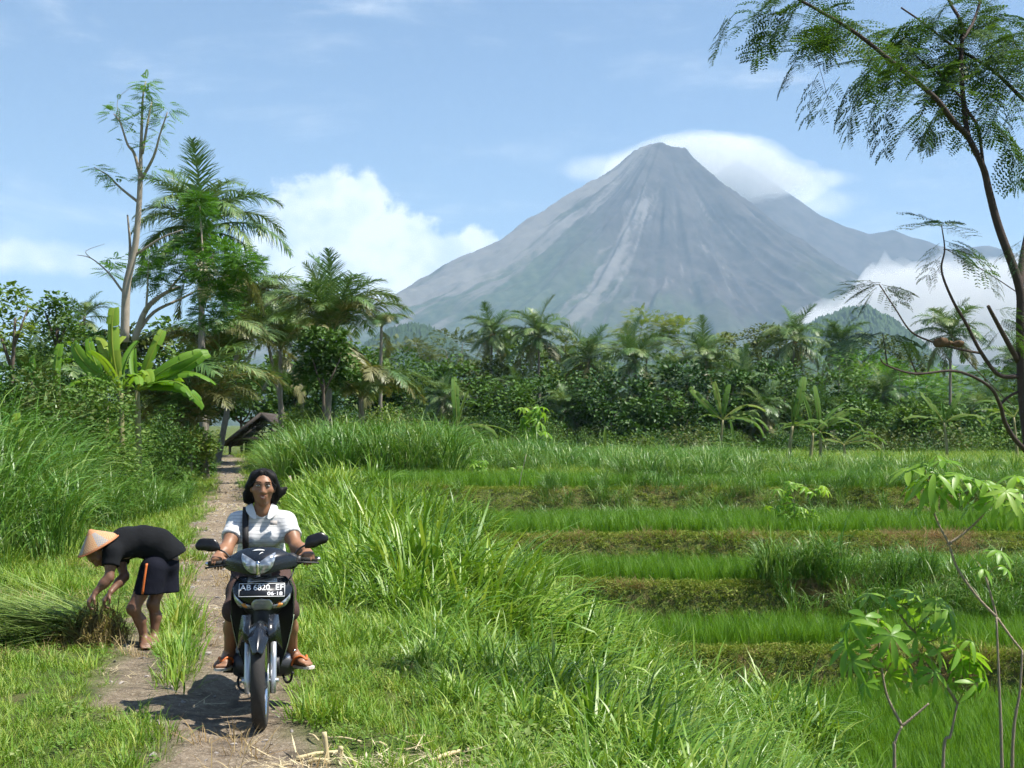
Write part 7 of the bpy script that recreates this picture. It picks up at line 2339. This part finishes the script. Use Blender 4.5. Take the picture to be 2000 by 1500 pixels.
def cassava(label, stems, leaves, Y0, group=None, scale=1.0, stem_r=0.014, gnd=None):
    """stems: pixel polylines; leaves: (px, py, size, tilt towards us)"""
    p0 = P(*stems[0][0], Y0)
    base = Vector((p0.x, Y0, gz(p0.x, Y0)))
    t = thing('cassava_plant', label, 'cassava plant', base, group=group)
    knots = []
    for i, pp in enumerate(stems):
        pts = [np.array(P(a, b_, Y0 + 0.06 * i) - base) for a, b_ in pp]
        if i == 0 or pp[0][1] > 1490:
            pts = [np.array([pts[0][0] * 1.0, 0, base.z * 0 - 0.1])] + pts if pts[0][2] > 0.15 else pts
            if len(pts) > len(pp):
                pts[0][:2] = pts[1][:2]
        cv_ = bez(pts, 7)
        nn_ = len(cv_)
        rr_ = np.linspace(stem_r * (1 if i == 0 or pp[0][1] > 1490 else 0.7), stem_r * 0.45, nn_) * (1 + 0.22 * (np.arange(nn_) % 2))
        obj('stem', Geo().tube(cv_, rr_, 7).mesh('stem', M_CASSTEM, True), t)
        knots += [cv_[k_] for k_ in range(nn_ // 2, nn_)]
    knots = np.array(knots)
    for (px, py, s_, pit) in leaves:
        c_ = np.array(P(px, py, Y0 + rs.uniform(-0.25, 0.2)) - base)
        k_ = knots[np.argmin(((knots - c_) ** 2).sum(1) + 0.0 * knots[:, 2])]
        mid_ = (k_ + c_) / 2 + np.array([0, 0, 0.04])
        a_ = math.atan2(c_[1] - k_[1], c_[0] - k_[0])
        lf = obj('leaf', rs.choice(CL), t, c_, (R(rs.uniform(-20, 20)), R(pit), a_ + rs.uniform(-0.4, 0.4)), s_ * scale * 1.2)
        pe = obj('leaf_stalk', Geo().tube(bez([k_, mid_, c_], 4), [0.0035, 0.0022], 5).mesh('leaf_stalk', M_PETIOLE, True), t)
    return t
GC = 'cassava plants at the field edge'
cassava('tall cassava with knobbly pale stems at the right edge, leaves above the paddies',
        [[(1957, 1500), (1951, 1327), (1946, 1205)], [(1977, 1500), (1992, 1348), (1997, 1270)], [(1946, 1205), (1909, 1166), (1870, 1110), (1853, 1062), (1831, 1019), (1816, 976), (1812, 945)], [(1853, 1062), (1883, 1041), (1922, 1002), (1931, 960)],
         [(1946, 1205), (1940, 1179), (1925, 1127)], [(1946, 1205), (1975, 1245), (1997, 1272)]],
        [(1775, 915, 1.1, 20), (1790, 940, 1.0, 35), (1800, 905, 1.0, 10), (1825, 925, 1.1, 15), (1840, 900, 0.9, 0), (1850, 935, 1.0, 40), (1870, 925, 1.1, 20), (1805, 975, 0.8, 50), (1835, 960, 0.9, 45), (1880, 960, 0.9, 40), (1905, 935, 1.0, 20), (1925, 940, 1.1, 25),
         (1950, 945, 1.1, 20), (1965, 960, 1.0, 40), (1985, 930, 1.1, 15), (1995, 960, 1.0, 40), (1945, 975, 0.9, 50), (1900, 985, 0.9, 45), (1985, 985, 0.9, 50), (1790, 990, 0.6, 30), (1950, 1075, 0.8, 25), (1920, 1110, 0.7, 30), (1965, 1110, 0.6, 40), (1815, 945, 1.0, 30), (1830, 890, 0.7, 0)],
        10.2, GC)
cassava('cassava with drooping hand-shaped leaves and a forked stem in front of the near paddy',
        [[(1747, 1500), (1749, 1448), (1762, 1418)], [(1762, 1418), (1732, 1357), (1719, 1283), (1714, 1225)], [(1762, 1418), (1790, 1395), (1814, 1374)]],
        [(1660, 1215, 1.1, 45), (1690, 1205, 1.1, 50), (1720, 1215, 1.15, 40), (1740, 1240, 1.1, 60), (1655, 1260, 1.1, 50), (1695, 1250, 1.0, 60), (1665, 1290, 1.0, 60), (1700, 1290, 1.1, 60), (1740, 1320, 1.0, 60), (1680, 1310, 0.9, 60), (1715, 1190, 0.8, 20), (1755, 1285, 0.9, 55),
         (1690, 1335, 0.7, 50), (1730, 1260, 0.9, 50)], 9.9, GC)
cassava('cassava on a leaning knobbly stem beside the forked one, leaves overlapping it',
        [[(1842, 1500), (1857, 1435), (1870, 1374)], [(1870, 1374), (1836, 1318), (1805, 1257), (1771, 1218), (1755, 1195)], [(1870, 1374), (1892, 1355)]],
        [(1700, 1160, 0.9, 15), (1735, 1165, 0.9, 30), (1780, 1155, 1.1, 15), (1795, 1175, 1.1, 45), (1830, 1170, 1.1, 30), (1850, 1190, 1.1, 50), (1770, 1190, 0.9, 40), (1810, 1205, 1.0, 50), (1835, 1225, 1.0, 55), (1860, 1215, 0.9, 50), (1800, 1280, 1.0, 60), (1830, 1270, 1.0, 50),
         (1870, 1265, 1.1, 45), (1895, 1275, 1.1, 40), (1910, 1300, 1.1, 60), (1880, 1300, 1.0, 55), (1825, 1315, 0.9, 60), (1850, 1340, 0.8, 60), (1905, 1335, 0.9, 60), (1925, 1330, 0.8, 60), (1790, 1240, 0.9, 50), (1785, 1320, 0.8, 60), (1860, 1320, 0.8, 50), (1895, 1250, 0.8, 20)],
        10.3, GC)
def small_cassava(label, px, py_top, Yd, hpx, wpx, n_, s_=1.0):
    x = (px - 1000) / F * Yd
    zb_ = gz(x, Yd)
    pyb = 895 + (EYE - zb_) * F / Yd
    st_ = [[(px, pyb), (px + 2, (pyb + py_top) / 2), (px + rs.uniform(-5, 5), py_top + 4)]]
    lv = [(px + rs.gauss(0, wpx * 0.33), py_top + hpx * rs.random() ** 1.1, s_ * rs.uniform(0.8, 1.2), rs.uniform(10, 60)) for _ in range(n_)]
    return cassava(label, st_, lv, Yd, GC)
small_cassava('leafy young cassava standing on the terrace edge in mid field', 1550, 940, 34, 100, 90, 46, 1.15)
small_cassava('small cassava at the foot of the leaning banana plants', 1655, 905, 52, 45, 70, 30, 1.5)
small_cassava('bright bushy cassava by the tall grass hump', 1042, 795, 66, 50, 60, 34, 2.2)
small_cassava('pale low cassava in front of the tall grass hump', 932, 900, 46, 40, 40, 26, 1.2)
small_cassava('pale low cassava right of the hump beside a thin stick', 1012, 908, 46, 30, 40, 20, 1.1)

# ------------------------------------------------------------------ the cut grass
hp = FARM + RF @ Vector((-0.42, -0.22, 0))
G = Geo()
n_ = 430
u = rng.random(n_)
az_ = np.radians(rng.normal(184, 15, n_))
base = np.stack([hp.x - 0.05 - 0.95 * u * 0.6 + rng.normal(size=n_) * 0.05, hp.y + 0.30 + rng.normal(size=n_) * 0.13, np.zeros(n_)], 1)
base[:, 2] = ground_z(base[:, 0], base[:, 1]) + 0.05 + 0.26 * rng.random(n_) * (1 - 0.3 * u)
blades(G, base, az_, U(0.5, 1.15, n_), U(0.010, 0.024, n_), np.radians(U(60, 96, n_)), np.radians(U(0, 40, n_)), 5)
G2 = G.mesh('cut_blades', mat_leaf('cut_blade', [(0.12, 0.22, 0.04), (0.19, 0.30, 0.07), (0.27, 0.37, 0.11), (0.40, 0.46, 0.20)], 0.4, 0.6, 0.2), True)
bun = thing('grass_bundle', 'sheaf of long cut grass laid out beside the bending person', 'grass bundle', (hp.x, hp.y, gz(hp.x, hp.y)))
bo = obj('cut_blades', G2, bun, (-hp.x, -hp.y, -gz(hp.x, hp.y)), kind='stuff')
# heap of brown clippings
hc = hit(182, 1258)
M_CLIP = mat_leaf('clippings', [(0.10, 0.07, 0.03), (0.19, 0.15, 0.06), (0.27, 0.22, 0.09), (0.20, 0.23, 0.07)], 0.2, 0.8, 0.1)
heap = thing('clippings_heap', 'brown heap of weed clippings at the feet of the bending person', 'heap', hc)
sdh = SDF((-0.6, -0.45, -0.2), (0.6, 0.45, 0.45), 0.03).ell((0.04, 0.02, 0), (0.25, 0.22, 0.30), k=0.05).ell((-0.10, -0.06, -0.02), (0.34, 0.24, 0.16), k=0.05)
me = sdh.mesh('mound', M_CLIP)
mound = obj('mound', me, heap, scale=0.82)
nv = len(me.vertices)
co = np.zeros(nv * 3); me.vertices.foreach_get('co', co); co = co.reshape(-1, 3)
co = co[co[:, 2] > -0.02]
G = Geo()
k_ = rng.integers(0, len(co), 1500)
blades(G, co[k_] * U(0.85, 1.05, 1500)[:, None], U(0, 6.28, 1500), U(0.07, 0.22, 1500), U(0.005, 0.014, 1500), np.radians(U(20, 110, 1500)), np.radians(U(-20, 60, 1500)), 2)
obj('clippings', G.mesh('clippings', M_CLIP), heap, kind='stuff')

# ------------------------------------------------------------------ stalks, stumps, litter on the track
def stalk(name, label, cat, a, b_, r0, r1, mat, group=None, za=0.02, zb=0.02):
    A = hit(*a) + Vector((0, 0, za)); B = hit(*b_) + Vector((0, 0, zb))
    mid_ = (A + B) / 2 + Vector((0, 0, 0.01))
    t = thing(name, label, cat, A, group=group)
    pts = bez([(0, 0, 0), tuple(mid_ - A), tuple(B - A)], 5)
    rr_ = np.linspace(r0, r1, len(pts)) * (1 + 0.18 * (np.arange(len(pts)) % 4 == 0))
    t.data = None
    obj('stalk', Geo().tube(pts, rr_, 7).mesh('stalk', mat, True), t)
    return t
M_STALK = mat_plain('dry_stalk', (0.52, 0.43, 0.24), 0.7, var=0.3, scale=14)
GS = 'dry stalks lying at the bottom edge'
for lab, a, b_, r0 in (('pale thick stalk pointing at the front wheel, lowest in the litter', (578, 1490), (670, 1478), 0.013), ('short pale stalk lying below the thick one', (600, 1498), (640, 1496), 0.012),
                       ('bent brown stalk beside the upright stub', (640, 1452), (705, 1462), 0.008), ('long pale stalk reaching right under the shaded grass', (835, 1497), (940, 1470), 0.013),
                       ('short cream stalk end in the middle of the litter', (732, 1464), (755, 1466), 0.010), ('thin stalk crossing the litter from the track', (604, 1446), (622, 1455), 0.007),
                       ('grey stalk half buried near the shaded grass', (785, 1452), (860, 1449), 0.008)):
    stalk('dry_stalk', lab, 'stalk', a, b_, r0, r0 * 0.8, M_STALK, GS)
for lab, a, h_, lean in (('upright broken stalk stub in the litter by the track', (640, 1492), 0.16, -0.02), ('shorter split stub right of the upright one', (662, 1493), 0.09, 0.01)):
    A = hit(*a)
    t = thing('stalk_stub', lab, 'stalk', A)
    obj('stalk', Geo().tube(bez([(0, 0, -0.05), (lean * 0.5, 0, h_ * 0.5), (lean, 0, h_)], 4), [0.018, 0.014, 0.013], 8).mesh('stalk', M_STALK, True), t)
for lab, a, h_ in (('small grey stump in the long grass below the paddies', (1342, 1440), 0.20), ('second small stump, nearer the cassava', (1466, 1462), 0.18)):
    A = hit(*a)
    t = thing('stump', lab, 'stump', A)
    obj('trunk', Geo().tube(bez([(0, 0, -0.1), (0.01, 0, h_ * 0.7), (0.03, 0, h_ + 0.35)], 4), [0.04, 0.035, 0.03], 8).mesh('trunk', M_PALEBARK, True), t)
# a thin stick beside the low cassava
A = P(1010, 962, 40)
t = thing('stick', 'thin bare stick standing on the mound in mid field', 'stick', (A.x, 40, gz(A.x, 40)))
obj('stem', Geo().tube(bez([(0, 0, -0.1), (0.12, 0, 0.5), (0.26, 0, 1.05)], 4), [0.015, 0.008], 6).mesh('stem', M_PALEBARK, True), t)

# stones, chips and straw on the bare track
def chip(nm, mt_, s_):
    G = Geo()
    a = rng.normal(size=(14, 3)); a /= np.linalg.norm(a, axis=1, keepdims=True)
    bm = bmesh.new()
    for v in a * np.array([1, 0.75, 0.45]) * s_ * U(0.8, 1.15, 14)[:, None]:
        bm.verts.new(v)
    bmesh.ops.convex_hull(bm, input=bm.verts)
    me_ = bpy.data.meshes.new(nm); bm.to_mesh(me_); bm.free(); me_.materials.append(mt_)
    return bpy.data.objects.new(nm, me_)
M_STONE = mat_plain('track_stone', (0.30, 0.27, 0.24), 0.9, var=0.4, scale=30)
ST = [chip('stone', M_STONE, 0.02) for _ in range(4)]
X, Y = rand_area(16000, -20, 0, 5, 80)
k = (dirt_f(X, Y) > 0.35) & in_view(X, Y)
put('gravel', ST, X[k], Y[k], U(0.3, 1.35, k.sum()) ** 1.7 * np.interp(Y[k], [5, 20, 80], [1.0, 1.6, 3]), dz=0.003, label='stones and crumbs of earth on the bare track', tilt=0.6)
T_STRAW = []
for _ in range(3):
    G = Geo()
    n_ = 9
    blades(G, np.stack([U(-0.12, 0.12, n_), U(-0.12, 0.12, n_), U(0.004, 0.02, n_)], 1), U(0, 6.28, n_), U(0.05, 0.2, n_), U(0.003, 0.010, n_), np.radians(U(80, 94, n_)), np.radians(U(-8, 8, n_)), 2)
    T_STRAW.append(bpy.data.objects.new('straw', G.mesh('straw', M_STRAW)))
X, Y = rand_area(5000, -16, 1.5, 5, 60)
k = in_view(X, Y) & (((dirt_f(X, Y) > 0.2) & (fbm(X * 0.9 + 3, Y * 0.9, 2) > 0.0)) | ((np.abs(X + 0.65) < 0.8) & (Y < 7.6) & (rng.random(len(X)) < 0.5)))
X, Y = X[k], Y[k]
X2, Y2 = rand_area(130, -1.3, 0.1, 6.6, 7.6)
X, Y = np.concatenate([X, X2]), np.concatenate([Y, Y2])
put('straw_litter', T_STRAW, X, Y, U(0.6, 1.3, len(X)) * np.interp(Y, [5, 60], [1, 2.2]), dz=0.006, label='scattered straw and dead leaves on the track', tilt=0.15)

# ------------------------------------------------------------------ mist in the valley behind the right-hand palms
sdm = SDF((-400, -900, -150), (2300, 900, 700), 45)
for (px, py, r_, ry, k__) in ((1700, 610, 150, 110, 120), (1780, 620, 230, 170, 120), (1860, 600, 260, 200, 120), (1950, 610, 280, 200, 120), (1740, 560, 90, 110, 100), (1730, 525, 45, 80, 90), (1830, 545, 90, 90, 90), (1900, 540, 120, 120, 90), (1990, 560, 200, 150, 90), (1800, 680, 260, 150, 120), (1880, 690, 260, 150, 120),
                              (1695, 580, 70, 70, 60), (1960, 690, 300, 160, 120)):
    c_ = P(px, py, 5600)
    sdm.ell((c_.x - 1400 + 400, 0, c_.z - 300), (r_ * 1.5, 420, ry * 1.0), k=k__)
mt, n = new_mat('mist_air')
pv = n.new('ShaderNodeVolumePrincipled')
pv.inputs['Color'].default_value = (0.98, 0.99, 1.0, 1)
pv.inputs['Density'].default_value = 0.004
o = n.new('ShaderNodeOutputMaterial')
n.l.new(pv.outputs[0], o.inputs['Volume'])
me = sdm.mesh('mist', mt)
me.transform(Matrix.Translation((1000, 5600, 205)))
for v in me.vertices:
    d_ = mnoise.turbulence_vector(v.co * 0.006, 4, False)
    v.co += (d_ - Vector((0.4, 0.4, 0.4))) * 70
obj('mist', me, kind='stuff')

# cloud drawn over the saddle behind the summit: a thin wide veil round a denser core
for grow, dens_ in ((1.45, 0.0011), (1.0, 0.0024)):
    sdm = SDF((-1300, -700, -520), (1500, 700, 560), 36)
    for (px, py, r_, ry) in ((1375, 322, 110, 130), (1425, 328, 140, 120), (1475, 335, 120, 90), (1525, 345, 100, 42), (1330, 302, 110, 80)):
        c_ = P(px, py, 10250)
        sdm.ell((c_.x - 1500, 0, c_.z - 2000), (r_ * 1.9 * grow, 260 * grow, ry * 1.05 * grow), k=90)
    mtc, n = new_mat('summit_cloud_air')
    pv = n.new('ShaderNodeVolumePrincipled')
    pv.inputs['Color'].default_value = (0.98, 0.99, 1.0, 1)
    pv.inputs['Density'].default_value = dens_
    o = n.new('ShaderNodeOutputMaterial')
    n.l.new(pv.outputs[0], o.inputs['Volume'])
    me = sdm.mesh('mist', mtc)
    for v in me.vertices:
        d_ = mnoise.turbulence_vector(v.co * 0.004, 4, False)
        v.co += (d_ - Vector((0.4, 0.4, 0.4))) * 55
    me.transform(Matrix.Translation((1500, 10250, 2000)))
    obj('mist', me, kind='stuff')  # this is the summit cap cloud, sharing the valley mist's object name
